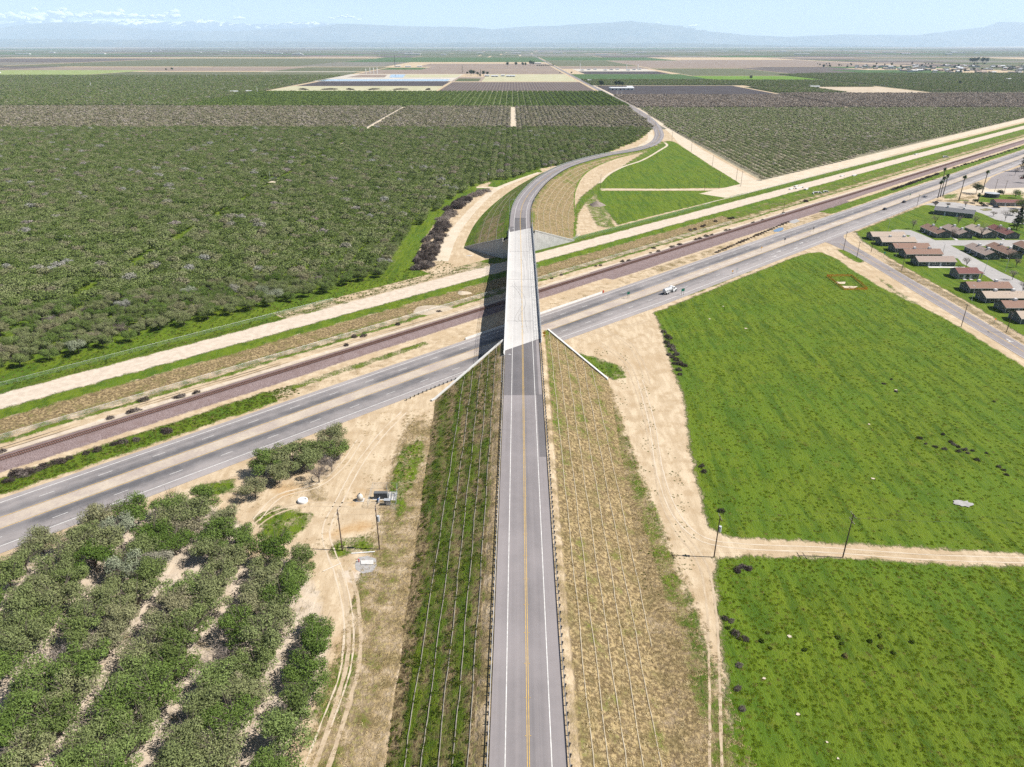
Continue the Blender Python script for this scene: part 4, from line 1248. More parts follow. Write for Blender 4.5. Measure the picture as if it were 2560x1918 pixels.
def proto_collection(name, meshes):
    c = bpy.data.collections.new(name)
    for i, me in enumerate(meshes):
        o = bpy.data.objects.new(f'{name}_{i:02d}', me)
        c.objects.link(o)
    return c
def join_arrays(parts):
    Vs, Fs, Va = [], [], []; n = 0
    for V, F, a in parts:
        Vs.append(V); Fs.append(F + n); Va.append(a); n += len(V)
    return np.concatenate(Vs), np.concatenate(Fs), np.concatenate(Va)
_ng = {}
def scatter_group(col):
    if col.name in _ng: return _ng[col.name]
    ng = bpy.data.node_groups.new('scatter_' + col.name, 'GeometryNodeTree')
    ng.interface.new_socket('Geometry', in_out='INPUT', socket_type='NodeSocketGeometry')
    ng.interface.new_socket('Geometry', in_out='OUTPUT', socket_type='NodeSocketGeometry')
    nd = ng.nodes; lk = ng.links
    gi = nd.new('NodeGroupInput'); go = nd.new('NodeGroupOutput')
    ci = nd.new('GeometryNodeCollectionInfo'); ci.inputs['Collection'].default_value = col
    ci.inputs['Separate Children'].default_value = True; ci.inputs['Reset Children'].default_value = True
    ip = nd.new('GeometryNodeInstanceOnPoints'); ip.inputs['Pick Instance'].default_value = True
    def na(nm, ty):
        q = nd.new('GeometryNodeInputNamedAttribute'); q.data_type = ty; q.inputs['Name'].default_value = nm
        return q.outputs[0]
    cx = nd.new('ShaderNodeCombineXYZ')
    lk.new(na('rotz', 'FLOAT'), cx.inputs[2])
    lk.new(gi.outputs[0], ip.inputs['Points']); lk.new(ci.outputs[0], ip.inputs['Instance'])
    lk.new(na('pick', 'INT'), ip.inputs['Instance Index'])
    lk.new(cx.outputs[0], ip.inputs['Rotation'])
    lk.new(na('scl', 'FLOAT_VECTOR'), ip.inputs['Scale'])
    lk.new(ip.outputs[0], go.inputs[0])
    _ng[col.name] = ng
    return ng
def scatter(name, label, cat, pts, col, smin=.85, smax=1.15, rng=None, zs=1.0, rot=True, group=None):
    rng = rng or RNG
    pts = np.asarray(pts, dtype=np.float32)
    n = len(pts)
    if n == 0: return
    me = bpy.data.meshes.new(name)
    me.vertices.add(n); me.vertices.foreach_set('co', pts.ravel())
    a = me.attributes.new('rotz', 'FLOAT', 'POINT'); a.data.foreach_set('value', (rng.uniform(0, 6.28, n) if rot else np.zeros(n)).astype(np.float32))
    s = rng.uniform(smin, smax, n); S = np.stack([s, s, s * zs * rng.uniform(.85, 1.15, n)], 1).astype(np.float32)
    a = me.attributes.new('scl', 'FLOAT_VECTOR', 'POINT'); a.data.foreach_set('vector', S.ravel())
    a = me.attributes.new('pick', 'INT', 'POINT'); a.data.foreach_set('value', rng.integers(0, len(col.objects), n).astype(np.int32))
    o = link(name, me)
    md = o.modifiers.new('scatter', 'NODES'); md.node_group = scatter_group(col)
    put(o, 'stuff', label, cat)
    return o
def px_of(P):
    """Photograph pixels of world points (n,3)."""
    P = np.asarray(P, float)
    d = P - np.array([0, 0, CAM_H])
    z = d[:, 1] * CP - d[:, 2] * SP
    y = -d[:, 1] * SP - d[:, 2] * CP
    return 1280 + FPX * d[:, 0] / z, 959 + FPX * y / z, z
def in_view(P, m=60):
    x, y, z = px_of(P)
    return (x > -m) & (x < 2560 + m) & (y > -200) & (y < 1918 + m * 2) & (z > 1)
def grid_pts(x0, x1, y0, y1, sx, sy, jit=.6, rng=None):
    rng = rng or RNG
    xs = np.arange(x0, x1, sx); ys = np.arange(y0, y1, sy)
    X, Y = np.meshgrid(xs, ys)
    P = np.stack([X.ravel(), Y.ravel()], 1)
    return P + rng.normal(0, jit * .5, P.shape)
def z0(P, z=0.0): return np.concatenate([P, np.full((len(P), 1), z)], 1)

# orchard tree prototypes (crown meshes at four levels of detail)
T_RAD, T_H = 3.9, 5.6
hi_cr = [crown_arrays(5400, T_RAD * 1.22, T_H * 1.1, 3.5, .33, 100 + i, 20, .38, .2, .35, 1.0, (.22, .36)) for i in range(6)]
hi_tr = [trunk_mesh('trunk', T_H * 1.12, T_RAD * 1.25, 40 + i, 12) for i in range(4)]
bare_cr = [crown_arrays(1100, T_RAD * .95, T_H, 3.2, .55, 150 + i, 10, .07, .2) for i in range(2)]
mid_cr = [crown_arrays(620, T_RAD * 1.1, T_H, 3.2, .74, 200 + i, 9, .5) for i in range(5)]
low_cr = [crown_arrays(120, T_RAD, T_H * .9, 2.9, 1.5, 300 + i, 7, .6, .35, .95) for i in range(4)]
def trunk_quads(h=2.4, r=.14):
    V = []; F = []
    for k in range(4):
        a = k * math.pi / 2; b = a + math.pi / 2
        V += [(r * math.cos(a), r * math.sin(a), 0), (r * math.cos(b), r * math.sin(b), 0), (r * math.cos(b), r * math.sin(b), h), (r * math.cos(a), r * math.sin(a), h)]
        F.append([4 * k, 4 * k + 1, 4 * k + 2, 4 * k + 3])
    return np.array(V), np.array(F), np.full(16, 0.05)
COL_MID = proto_collection('orchard_mid', [quads_mesh('crown', *join_arrays([c, trunk_quads()])[:2], LEAF, join_arrays([c, trunk_quads()])[2]) for c in mid_cr])
COL_LOW = proto_collection('orchard_low', [quads_mesh('crown', *join_arrays([c, trunk_quads(2, .25)])[:2], LEAF, join_arrays([c, trunk_quads(2, .25)])[2]) for c in low_cr])
COL_BR = proto_collection('orchard_brown', [quads_mesh('crown', c[0], c[1], LEAF_BR, c[2]) for c in low_cr])
COL_PU = proto_collection('orchard_purple', [quads_mesh('crown', c[0], c[1], LEAF_P, c[2]) for c in low_cr])
COL_RG = proto_collection('orchard_pale', [quads_mesh('crown', *join_arrays([c, trunk_quads()])[:2], LEAF_RG, join_arrays([c, trunk_quads()])[2]) for c in mid_cr])
COL_RGL = proto_collection('orchard_pale_low', [quads_mesh('crown', *join_arrays([c, trunk_quads(2, .25)])[:2], LEAF_RG, join_arrays([c, trunk_quads(2, .25)])[2]) for c in low_cr])
COL_RW = proto_collection('orchard_rows', [quads_mesh('crown', c[0], c[1], LEAF_R, c[2]) for c in [crown_arrays(60, 3.4, 4.2, 2.2, 1.7, 400 + i, 6, .7) for i in range(3)]])

# --- the 300 orchard trees that show largest: near block, clump by the yard, front rows of the big orchard
protos = {}
for kind, mat, crs in (('green', LEAF_G, hi_cr), ('olive', LEAF_O, hi_cr), ('silver', LEAF_S, hi_cr[:3]), ('bare', LEAF_B, bare_cr), ('mixed', LEAF, hi_cr)):
    protos[kind] = [quads_mesh('crown', c[0], c[1], mat, c[2]) for c in crs]
LOOK = {'green': 'bushy bright green', 'olive': 'thin olive brown', 'silver': 'pale silvery', 'bare': 'leafless grey', 'mixed': 'dull green'}
tree_pts = []
def orchard_tree(x, y, kind, where, group, rng, s=None):
    s = s or rng.uniform(1.1, 1.34)
    o = thing('orchard_tree', f'{LOOK[kind]} orchard tree {where}', 'tree', (x, y, 0), rng.uniform(0, 6.28), group, (s, s, s * rng.uniform(.9, 1.12)))
    link('trunk', random.choice(hi_tr), o)
    link('crown', random.choice(protos[kind]), o)
    tree_pts.append((x, y))
rng = np.random.default_rng(3)
Pn_ = np.concatenate([grid_pts(-43.6 + o_ - 15.7 * 8, -36, 52 + 3 * i_, 180, 15.7, 6.1, .45, rng) for i_, o_ in enumerate((4.8, 10.9))])
Pn_ = Pn_[inside(Pn_, ORCH_N) & in_view(z0(Pn_, 3), 40)]
ku = np.array([toUV(*p)[1] for p in Pn_]); Pn_ = Pn_[ku < -28.5]
ROWN = 'first second third fourth fifth sixth seventh eighth ninth tenth eleventh twelfth thirteenth fourteenth fifteenth sixteenth'.split()
skip = rng.uniform(size=len(Pn_)) < .02
for p in Pn_[~skip]:
    k = rng.choice(['green', 'olive', 'mixed', 'silver', 'bare'], p=[.36, .33, .27, .01, .03])
    row = min(15, max(0, int(round((-36.3 - p[0]) / 7.85)) - 0))
    orchard_tree(p[0], p[1], k, f'in the small block, {ROWN[row]} row from the rutted dirt track', 'trees of the small orchard block', rng)
for (x, y), k, s in zip(((661, 1160), (735, 1135), (820, 1112), (798, 1178), (640, 1216), (838, 1085), (768, 1150), (690, 1150), (790, 1125), (845, 1120), (700, 1180), (830, 1150)), ('green', 'olive', 'olive', 'bare', 'olive', 'olive', 'mixed', 'olive', 'mixed', 'green', 'olive', 'bare'), (1.3, 1.35, 1.25, 1.2, 1.0, 1.2, 1.3, 1.25, 1.3, 1.15, 1.0, 1.05)):
    q = G(x, y + 28, 0)
    orchard_tree(q.x, q.y, k, 'in the clump at the highway shoulder above the yard', 'trees in the clump by the yard', rng, s)
# the big orchard
Pb = grid_pts(-760, 225, 205, 1072, 7.2, 6.3, .5, rng)
Pb = Pb[inside(Pb, ORCH_L)]
Pb = Pb[(np.abs(Pb[:, 0] + 207 + 2.2 * np.sin(Pb[:, 1] * .11)) > 1.8)]
Pb = Pb[in_view(z0(Pb, 3), 80)]
ps = G(*C1(1757, 530)); hole = G(680, 452)
Pb = Pb[(Pb[:, 0] - hole.x) ** 2 + (Pb[:, 1] - hole.y) ** 2 > 11 ** 2]
dist = np.hypot(Pb[:, 0], Pb[:, 1])
ve = sdp(Pb, ORCH_L)
score = dist + np.where(ve < 7.5, -90, 0)
order = np.argsort(score)
nleft = max(0, 300 - len(tree_pts))
for i in order[:nleft]:
    k = rng.choice(['mixed', 'green', 'olive', 'silver', 'bare'], p=[.48, .28, .2, .01, .03])
    orchard_tree(Pb[i, 0], Pb[i, 1], k, 'at the front of the big orchard beside the graded bed', 'front trees of the big orchard', rng, rng.uniform(.88, 1.12))
rest = Pb[order[nleft:]]
rd = np.hypot(rest[:, 0], rest[:, 1])
scatter('big_orchard_trees', 'dense green orchard canopy filling the flat land beyond the graded bed', 'orchard', z0(rest), COL_MID, .85, 1.17, rng)
# right-hand orchard
M_OFLOOR = simple('shaded_orchard_floor', (0.20, 0.18, 0.11), c2=(0.32, 0.28, 0.19), scale=.2, fine=1.2)  # dark olive soil that shows between the tree rows
RO = [(222, 650), UV(596, 108)[:2], UV(1700, 108)[:2], (1300, 1440), (241, 1440), (238, 1330), (224, 1000)]
Pr = grid_pts(222, 1300, 600, 1442, 7.4, 7.0, .22, rng)
Pr = Pr[inside(Pr, RO) & in_view(z0(Pr, 3), 60)]
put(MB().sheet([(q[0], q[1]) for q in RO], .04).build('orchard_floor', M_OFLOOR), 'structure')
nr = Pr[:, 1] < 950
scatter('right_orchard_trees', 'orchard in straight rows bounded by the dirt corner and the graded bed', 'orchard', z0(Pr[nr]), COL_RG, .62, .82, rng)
scatter('right_orchard_trees', 'far part of the straight rowed orchard running to the bare purple orchard', 'orchard', z0(Pr[~nr]), COL_RGL, .66, .86, rng)
# brown budding orchard, three blocks split by dirt tracks
for lab, x0, x1 in (('brownish budding orchard block left of the long dirt lane', -1000, -215), ('brownish budding orchard block between the two dirt lanes', -200, -4), ('brownish budding orchard block beside the curving road', 10, 222)):
    Pq = grid_pts(x0, x1, 1078, 1466, 7.2, 6.9, .8, rng)
    Pq = Pq[in_view(z0(Pq, 3), 60)]
    Pq = Pq[Pq[:, 0] < np.interp(Pq[:, 1], [1070, 1200, 1470], [203, 212, 221])]
    scatter('budding_orchard_trees', lab, 'orchard', z0(Pq), COL_BR, .8, 1.05, rng)
# hedged rows of dark green trees
Pq = grid_pts(-660, 224, 1482, 1962, 12.8, 3.8, .4, rng)
Pq = np.concatenate([Pq, Pq + [4.4, 1.2]])
scatter('row_orchard_trees', 'dark green trees in long parallel rows before the brown vineyard', 'orchard', z0(Pq[in_view(z0(Pq, 3), 60)]), COL_RW, .8, 1.0, rng)
for lab, x0, x1, y0, y1, c, sx in (
        ('green orchard beyond the brownish blocks by the sheds', -1900, -650, 1500, 2180, COL_LOW, 8.5),
        ('green orchard stretching back to the pale meadow', -2300, -650, 2190, 3020, COL_LOW, 9.5),
        ('bare purplish orchard beside the far road bend', 243, 640, 1455, 1812, COL_PU, 7.0),
        ('bare purplish orchard beyond the diagonal dirt lane', 656, 1400, 1455, 1880, COL_PU, 7.5),
        ('green orchard rows behind the long white shed', 240, 690, 2290, 2640, COL_LOW, 9),
        ('green orchard strip in front of the bright green field', 690, 1040, 2200, 2600, COL_LOW, 9),
        ('wide green orchard running toward the distant town', 1070, 2400, 1950, 3250, COL_LOW, 10),
        ('small orchard strip by the pale plots', 665, 835, 1915, 2150, COL_LOW, 8)):
    Pq = grid_pts(x0, x1, y0, y1, sx, sx * .9, 1.0, rng)
    Pq = Pq[in_view(z0(Pq, 3), 60)]
    if x0 == 1070: Pq = Pq[Pq[:, 1] < np.interp(Pq[:, 0], [1070, 2400], [2200, 3250]) + 900]
    if x0 == 656: Pq = Pq[np.array([toUV(*p)[1] for p in Pq]) > 115]
    scatter('far_orchard_trees', lab, 'orchard', z0(Pq), c, .8, 1.05, rng)

# --- grass and weeds as real tufts on the nearer ground
def tuft(n, rad, h, size, asp, seed, mat, lean=.5):
    r = np.random.default_rng(seed)
    a = r.uniform(0, 6.28, n); q = rad * np.sqrt(r.uniform(0, 1, n))
    C = np.stack([q * np.cos(a), q * np.sin(a), h * r.uniform(.1, .8, n) * (1 - .5 * q / rad)], 1)
    nn = np.stack([np.cos(a), np.sin(a), r.uniform(.5, 1.8, n)], 1) + r.normal(0, lean, (n, 3))
    nn /= np.linalg.norm(nn, axis=1)[:, None]
    V, F = leaf_quads(C, nn, np.full(n, size), asp, r)
    V[:, 2] = np.maximum(V[:, 2], -.05)
    return quads_mesh('tuft', V, F, mat, np.repeat(np.clip(r.normal(.5, .25, n), 0, 1), 4))
COL_G = proto_collection('grass_tufts', [tuft(30, .62, .20, .36, .5, 500 + i, LEAF_GR, .35) for i in range(5)])
COL_W = proto_collection('weed_tufts', [tuft(30, .5, .34, .30, .5, 520 + i, LEAF_WD) for i in range(4)])
COL_S = proto_collection('straw_tufts', [tuft(24, .45, .16, .34, .14, 540 + i, LEAF_ST) for i in range(4)])
def rand_in(poly, n, r):
    poly = np.array([(q[0], q[1]) for q in poly], float)
    lo = poly.min(0); hi = poly.max(0)
    P = r.uniform(lo, hi, (n, 2))
    return P
def lush(poly, dens, ymax, r, inner=.4):  # random points inside a lush patch
    P_ = np.array([(q[0], q[1]) for q in poly], float)
    lo = P_.min(0); hi = np.minimum(P_.max(0), [1e9, ymax]); lo = np.maximum(lo, [-1e9, 40])
    if (hi <= lo).any(): return np.zeros((0, 2))
    n = int((hi[0] - lo[0]) * (hi[1] - lo[1]) * dens)
    Q = r.uniform(lo, hi, (n, 2))
    Q = Q[in_view(z0(Q), 30)]
    return Q[sdp(Q, poly) > inner]
g1 = lush(F1, .7, 470, rng, 1.0); g1 = g1[rng.uniform(size=len(g1)) < np.interp(g1[:, 1], [100, 250, 470], [1, .8, .45])]; g2 = lush(F2, 1.1, 330, rng, .8)
pn = np.sin(g1[:, 0] * .9 + np.sin(g1[:, 1] * .07) * 2) * np.sin(g1[:, 0] * .23 + g1[:, 1] * .05)
g1 = g1[rng.uniform(size=len(g1)) < .62 + .35 * pn]
scatter('field_grass', 'tall green grass of the wide field beside the side road', 'grass', z0(g1), COL_G, .4, .85, rng, .75)
scatter('field_grass', 'tall green grass of the field below the dirt track with poles', 'grass', z0(g2), COL_G, .35, .8, rng, .75)
def slope_pts(t0, t1, y0, y1, n, r):
    t = r.uniform(t0, t1, n); y = r.uniform(y0, y1, n)
    out = []
    for a, b in zip(t, y):
        x = xc(b) + a
        if b > wn_y(x) - 1: continue
        z = emb_h(zc(b), a)
        if z > .05: out.append((x, b, z - .03))
    return np.array(out)
sl_ = slope_pts(-28, -9.2, 62, 240, 3300, rng)
pat = np.sin(sl_[:, 0] * 1.4 + .05 * sl_[:, 1]) * np.sin(sl_[:, 1] * .13 + sl_[:, 0] * .5)
sl_ = sl_[rng.uniform(size=len(sl_)) < .6 + .4 * pat]
scatter('slope_weeds', 'green weeds growing on the shaded side of the near embankment', 'weeds', sl_, COL_W, .6, 1.35, rng)
sr2 = slope_pts(8.8, 30, 62, 250, 6500, rng)
scatter('slope_straw', 'dry straw and stubble on the sunny side of the near embankment', 'straw', sr2, COL_S, .6, 1.4, rng)
vg = [(x, y, 0) for x, y in rng.uniform((29, 60), (41.5, 225), (3200, 2)) if x < np.interp(y, [60, 120, 150, 225], [41, 40.5, 37.5, 35]) and y < wn_y(x) - 1 and emb_h(zc(y), x - xc(y)) < .1]
vg += [(x, y, 0) for x, y in rng.uniform((-35, 60), (-20, 205), (2200, 2)) if emb_h(zc(y), x - xc(y)) < .1]
scatter('verge_straw', 'dry stubble and dead weeds along the foot of the near embankment', 'straw', np.array(vg), COL_S, .5, 1.3, rng)
yd = rng.uniform((-70, 125), (-24, 215), (1500, 2)); yd = yd[(sdp(yd, ORCH_N) < -1) & np.array([toUV(*p)[1] < -27 for p in yd])]
yd = yd[np.sin(yd[:, 0] * .45 + yd[:, 1] * .21) * np.sin(yd[:, 1] * .33) > .1]
scatter('yard_stubble', 'scattered dry stubble over the bare dirt yard', 'straw', z0(yd), COL_S, .4, 1.0, rng)
rt = rng.uniform((24, 120), (48, 262), (1600, 2)); rt = rt[(np.sin(rt[:, 0] * .5 + rt[:, 1] * .17) * np.sin(rt[:, 1] * .29 - rt[:, 0] * .2) > .25)]
rt = np.array([p for p in rt if (p[1] > wn_y(p[0]) + 1 or emb_h(zc(p[1]), p[0] - xc(p[1])) < .05) and toUV(*p)[1] < -27 and sdp(np.array([p]), F1)[0] < -.5])
scatter('dirt_patch_weeds', 'sparse low weeds on the churned dirt beside the right field', 'weeds', z0(rt), COL_W, .25, .6, rng)
cw = []
for u, v in zip(rng.uniform(-60, 90, 1500), rng.uniform(4.5, 13, 1500)):
    q = UV(u, v, .05)
    cw.append(tuple(q))
for u, v in zip(rng.uniform(-60, 230, 2600), rng.uniform(73, 102, 2600)):
    q = UV(u, v); cw.append((q.x, q.y, float(vz(v))))
cw = np.array(cw); cw = cw[in_view(cw, 30)]
scatter('verge_weeds', 'low green weeds along the verges of the railway corridor', 'weeds', cw, COL_W, .5, 1.2, rng)
yard = []
for poly, cap in GRASS:
    if cap < 1.1 and cap > .36:
        Q = lush(poly, .25, 260, rng, .3) if len(poly) < 20 else []
        for q in Q:
            if sdp(np.array([q]), ORCH_N)[0] < 0: yard.append((q[0], q[1], 0))
if yard: scatter('yard_weeds', 'patchy weeds around the dirt yard and track edges', 'weeds', np.array(yard), COL_W, .5, 1.1, rng)

# --- dead brush, shrubs
def brush_mesh(n, rx, ry, h, seed, mat=LEAF_DS, size=.75, asp=.09):
    r = np.random.default_rng(seed)
    d = r.normal(size=(n, 3)); d /= np.linalg.norm(d, axis=1)[:, None]; d[:, 2] = np.abs(d[:, 2])
    rr = r.uniform(.3, 1, n) ** .5
    lump = 1 + .25 * np.sin(d[:, 0] * 5 + seed) * np.sin(d[:, 1] * 4)
    C = d * (rr * lump)[:, None] * [rx, ry, h]
    nn = d * .5 + r.normal(size=(n, 3)); nn /= np.linalg.norm(nn, axis=1)[:, None]
    V, F = leaf_quads(C, nn, np.full(n, size), asp, r)
    V[:, 2] = np.maximum(V[:, 2], -.1)
    return quads_mesh('stems', V, F, mat, np.repeat(r.uniform(0, 1, n), 4))
BR = [brush_mesh(900, 2.6, 2.2, 2.3, 600 + i, LEAF_DS, .9, .12) for i in range(3)]
BRG = [brush_mesh(800, 2.3, 2.0, 1.8, 610 + i, LEAF_B, .9, .08) for i in range(2)]
SH = [brush_mesh(420, 1.0, .9, .85, 620 + i, LEAF_DS, .42, .16) for i in range(3)]
SHG = [brush_mesh(420, 1.0, .9, .8, 630 + i, LEAF_WD, .36, .5) for i in range(2)]
def shrub(name, label, cat, mesh, x, y, z, s, group):
    o = link(name, mesh); o.location = (x, y, z); o.rotation_euler = (0, 0, random.uniform(0, 6.28)); o.scale = s if hasattr(s, '__len__') else (s * random.uniform(.9, 1.4), s, s * random.uniform(.8, 1.1))
    put(o, None, label, cat, group)
bl = catmull([(*q, 0) for q in GP(C5, [(530, 950), (570, 860), (600, 780), (650, 700), (680, 630), (740, 560), (800, 520), (870, 480), (940, 452)])], 4.2)
for i, q in enumerate(bl):
    for k in range(4):
        grey = (0.45 < i / len(bl) < .62 or i / len(bl) > .82) or random.random() < .2
        shrub('brush_pile', 'grey dry brush pile in the windrow between orchard and dirt clearing' if grey else 'black dead brush pile in the windrow between orchard and dirt clearing', 'brush', random.choice(BRG if grey else BR), q[0] + random.uniform(-5.5, 3.5), q[1] + random.uniform(-2.5, 2.5), 0, random.uniform(.75, 1.25), 'windrow of dead brush')
# tumbleweeds and shrubs
def shrubs_px(label, f, pts, s, meshes, group, name='dry_shrub', z=None):
    for p in pts:
        q = G(*f(*p))
        u, v = toUV(q.x, q.y)
        zz = float(vz(v)) - .05 if .8 < v < 86 and u > -100 else 0
        if zz > .1:
            q = G(*f(*p), zz)
        shrub(name, label, 'shrub', random.choice(meshes), q.x, q.y, zz, s * random.uniform(.8, 1.25), group)
K0 = lambda x, y: (x / 3.946, 980 + y / 3.946)
shrubs_px('dark dead tumbleweed heap on the green verge by the highway', K0, [(150, 820), (200, 800), (260, 800), (320, 800), (230, 830), (280, 790)], 1.5, SH, 'tumbleweeds on the highway verge')
shrubs_px('dry brown shrub in the weedy strip beside the highway', K0, [(60, 890), (110, 880), (440, 740), (560, 700), (620, 695), (690, 660), (850, 610), (960, 580), (1130, 520), (1220, 500), (1660, 400), (1350, 480), (1640, 390), (380, 770)], 1.3, SH, 'shrubs on the highway verge')
shrubs_px('small dead shrub on the sandy edge above the railway ballast', K0, [(20, 595), (1090, 265), (1290, 205), (1340, 190), (1750, 60), (1790, 50), (1420, 85), (1940, 15)], 1.35, SH, 'dead shrubs above the railway')
shrubs_px('small dead shrub on the sandy edge above the railway ballast', C5, [(370, 1305), (630, 1225), (40, 1440), (90, 1385), (150, 1380), (1350, 1015), (1410, 990), (1630, 935), (1660, 930), (1800, 905), (1840, 900), (1980, 850), (2030, 840), (2110, 810), (2160, 795), (2000, 820)], 1.2, SH, 'dead shrubs above the railway')
shrubs_px('dark shrub at the foot of the graded bed near the drainage line', K3, [(330, 885), (390, 875), (480, 840), (510, 825), (820, 740), (860, 735), (650, 775), (1120, 795), (780, 890), (830, 885), (400, 1005), (450, 995), (530, 965), (600, 950), (110, 1100), (200, 1070), (1240, 760), (1780, 525), (1500, 670)], 1.45, SH, 'shrubs along the drainage line')
hp = [(660 + 36 * i, 1165 - 15.2 * i) for i in range(26)]
shrubs_px('low dark shrub in the hedge between highway and ballast', K3, hp, 1.15, SH, 'hedge of dark shrubs by the highway', 'verge_shrub')
shrubs_px('low dark shrub in the hedge between highway and ballast', H1, [(760 + 20 * i, 510 - 7.0 * i) for i in range(26)], 1.7, SH, 'hedge of dark shrubs by the highway', 'verge_shrub')
shrubs_px('low dark shrub in the hedge between highway and ballast', H1, [(1440 + 40 * i, 270 - 12.5 * i) for i in range(19)], 1.6, SH, 'hedge of dark shrubs by the highway', 'verge_shrub')
shrubs_px('dark shrub on the edge of the grass field beside the dirt patch', lambda x, y: (1600 + x / 4.424, 650 + y / 4.424), [(265, 800), (300, 850), (330, 870), (300, 920), (340, 960), (370, 1000), (320, 1050), (360, 1080), (400, 1050), (400, 1110), (440, 1150), (430, 1220), (480, 1170), (440, 1270), (380, 1150)], 1.25, SH, 'shrubs along the field edge')
shrubs_px('dark tumbleweed in the grass near the bend of the track', N3 := (lambda x, y: (1700 + x / 2.572, 900 + y / 2.572)), [(140, 685), (155, 720), (265, 975), (370, 1355), (400, 1330), (440, 1345)], .95, SH, 'tumbleweeds in the grass')
shrubs_px('dark tumbleweed among the patchy grass on the dry rise', N3, [(1360, 125), (1310, 155), (1390, 205), (1540, 505), (1580, 540), (1700, 575), (1760, 545), (1790, 560), (1830, 580), (1880, 585), (1740, 530), (1690, 480), (1640, 560), (1910, 645), (1970, 600), (2050, 690), (2080, 710), (2100, 740), (2020, 270), (1850, 600), (1790, 590)], .65, SH, 'tumbleweeds on the dry rise')
shrubs_px('dark tumbleweed at the corner of the lower grass field', N6 := (lambda x, y: (1700 + x / 2.572, 1318 + y / 2.572)), [(375, 285), (400, 255), (440, 275), (290, 590), (330, 605), (360, 690), (420, 720), (380, 890), (370, 1040), (400, 1170)], .8, SH, 'tumbleweeds at the lower field corner')
shrubs_px('round green bush in the lower grass field', N6, [(310, 650), (350, 680), (390, 720), (580, 780), (800, 790), (1015, 710), (1040, 750), (1060, 830), (1290, 770), (1285, 700), (1220, 735), (1490, 740), (1370, 810), (565, 680), (525, 735)], .55, SHG, 'green bushes in the lower field', 'green_bush')
# ------------------------------------------------------------------ utility poles and wires
M_XFMR = simple('transformer_grey', (0.52, 0.53, 0.54), rough=.5, var=.08)
M_CERAM = simple('pale_insulator', (0.55, 0.55, 0.55), rough=.4, var=.1)
def utility_pole(label, x, y, h, arms=1, rz=0.0, xf=0, group=None, r=.16):
    g = thing('utility_pole', label, 'utility pole', (x, y, 0), rz, group)
    MB().tube([(0, 0, -.3), (0, 0, h)], [r, r * .68], 8).build('pole', M_WOOD, g)
    for k in range(arms):
        z = h - .35 - k * 1.6
        MB().box(0, -.14, z, .1, 2.4, .12, math.pi / 2 * 0).build('crossarm', M_WOOD, g)
        for yy in (-1.1, -.5, .5, 1.1):
            MB().cyl(0, yy - .14 * 0, z + .06, z + .24, .05, 6).build('insulator', M_CERAM, g)
    for k in range(xf):
        MB().cyl(.42 if k == 0 else -.42, 0, h - 4.4, h - 2.9, .33, 12).build('transformer', M_XFMR, g)
    return g
def wires(label, a, b, offs, sag, r=.012):
    for k, o_ in enumerate(offs):
        p = Vector(a) + Vector(o_); q = Vector(b) + Vector(o_)
        pts = []
        for i in range(13):
            f = i / 12; w = p.lerp(q, f); w.z -= sag * 4 * f * (1 - f); pts.append(w)
        o = MB().tube(pts, r, 4).build('power_line', M_DSTEEL)
        put(o, None, label, 'power line', 'power lines strung between utility poles')
NP = [('wooden utility pole with insulator racks standing by the yard', -40.5, 135.8, 11.8, 2, .1, 0), ('wooden utility pole carrying a grey transformer beside the embankment', -31.7, 136.2, 12.6, 2, .1, 1),
      ('wooden utility pole with equipment at the bend of the dirt track', 47.6, 133.3, 11.8, 1, .05, 1), ('plain wooden utility pole beside the dirt track through the grass', 77.9, 133.2, 12.4, 2, .05, 0)]
for lab, x, y, h, a, r_, xf in NP: utility_pole(lab, x, y, h, a, r_, xf)
wires('thin power line over the grass field between the two track poles', (47.6, 133.3, 11.6), (77.9, 133.2, 12.2), [(0, -1.1, 0), (0, 1.1, 0)], .5)
wires('thin power line running from the plain pole out over the field', (77.9, 133.2, 12.2), (135, 132, 12), [(0, -1.1, 0), (0, 1.1, 0), (0, 1.1, -1.6)], .8)
wires('short power line between the two yard poles', (-40.5, 135.8, 11.2), (-31.7, 136.2, 11.2), [(0, -1.1, 0), (0, 1.1, 0)], .2)
for lab, f, b, h in (('dark utility pole on the grass corner of the junction', H2, (215, 290), 11), ('utility pole beside the junction kerb', H2, (360, 380), 9.5), ('utility pole on the verge near the green junction sign', H2, (520, 315), 7.5),
        ('utility pole between the side road and the housing fence', H2, (858, 517), 8.5), ('tall utility pole on the grass side of the side road', H2, (1517, 1135), 10), ('utility pole on the bare verge beyond the amber sign', H2, (2015, 1200), 9),
        ('utility pole on the dirt corner by the right orchard', K3, (903, 280), 12), ('utility pole beside the small track end', K3, (963, 335), 12.5), ('utility pole on the narrow field track', K3, (505, 390), 9.5), ('utility pole with a slack cable in the green triangle', K3, (688, 362), 13),
        ('utility pole along the dirt strip of the right orchard', K3, (607, 78), 11), ('utility pole near the railway gravel pile', K3, (1495, 680), 9), ('utility pole with a transformer at the orchard corner', lambda x, y: (1200 + x / 8.284, 400 + y / 8.284), (168, 520), 13),
        ('utility pole in the housing lot by the dark tank', H1, (1880, 545), 11), ('utility pole on the paved lot behind the palms', H1, (1985, 560), 11), ('utility pole beside the highway near the parked cars', H1, (1025, 695), 9)):
    q = G(*f(*b)); utility_pole(lab, q.x, q.y, h, 1, random.uniform(-.3, .3), 1 if 'transformer' in lab else 0, 'utility poles near the junction')
N2f = lambda x, y: (1400 + x / 3.53, 240 + y / 3.53)
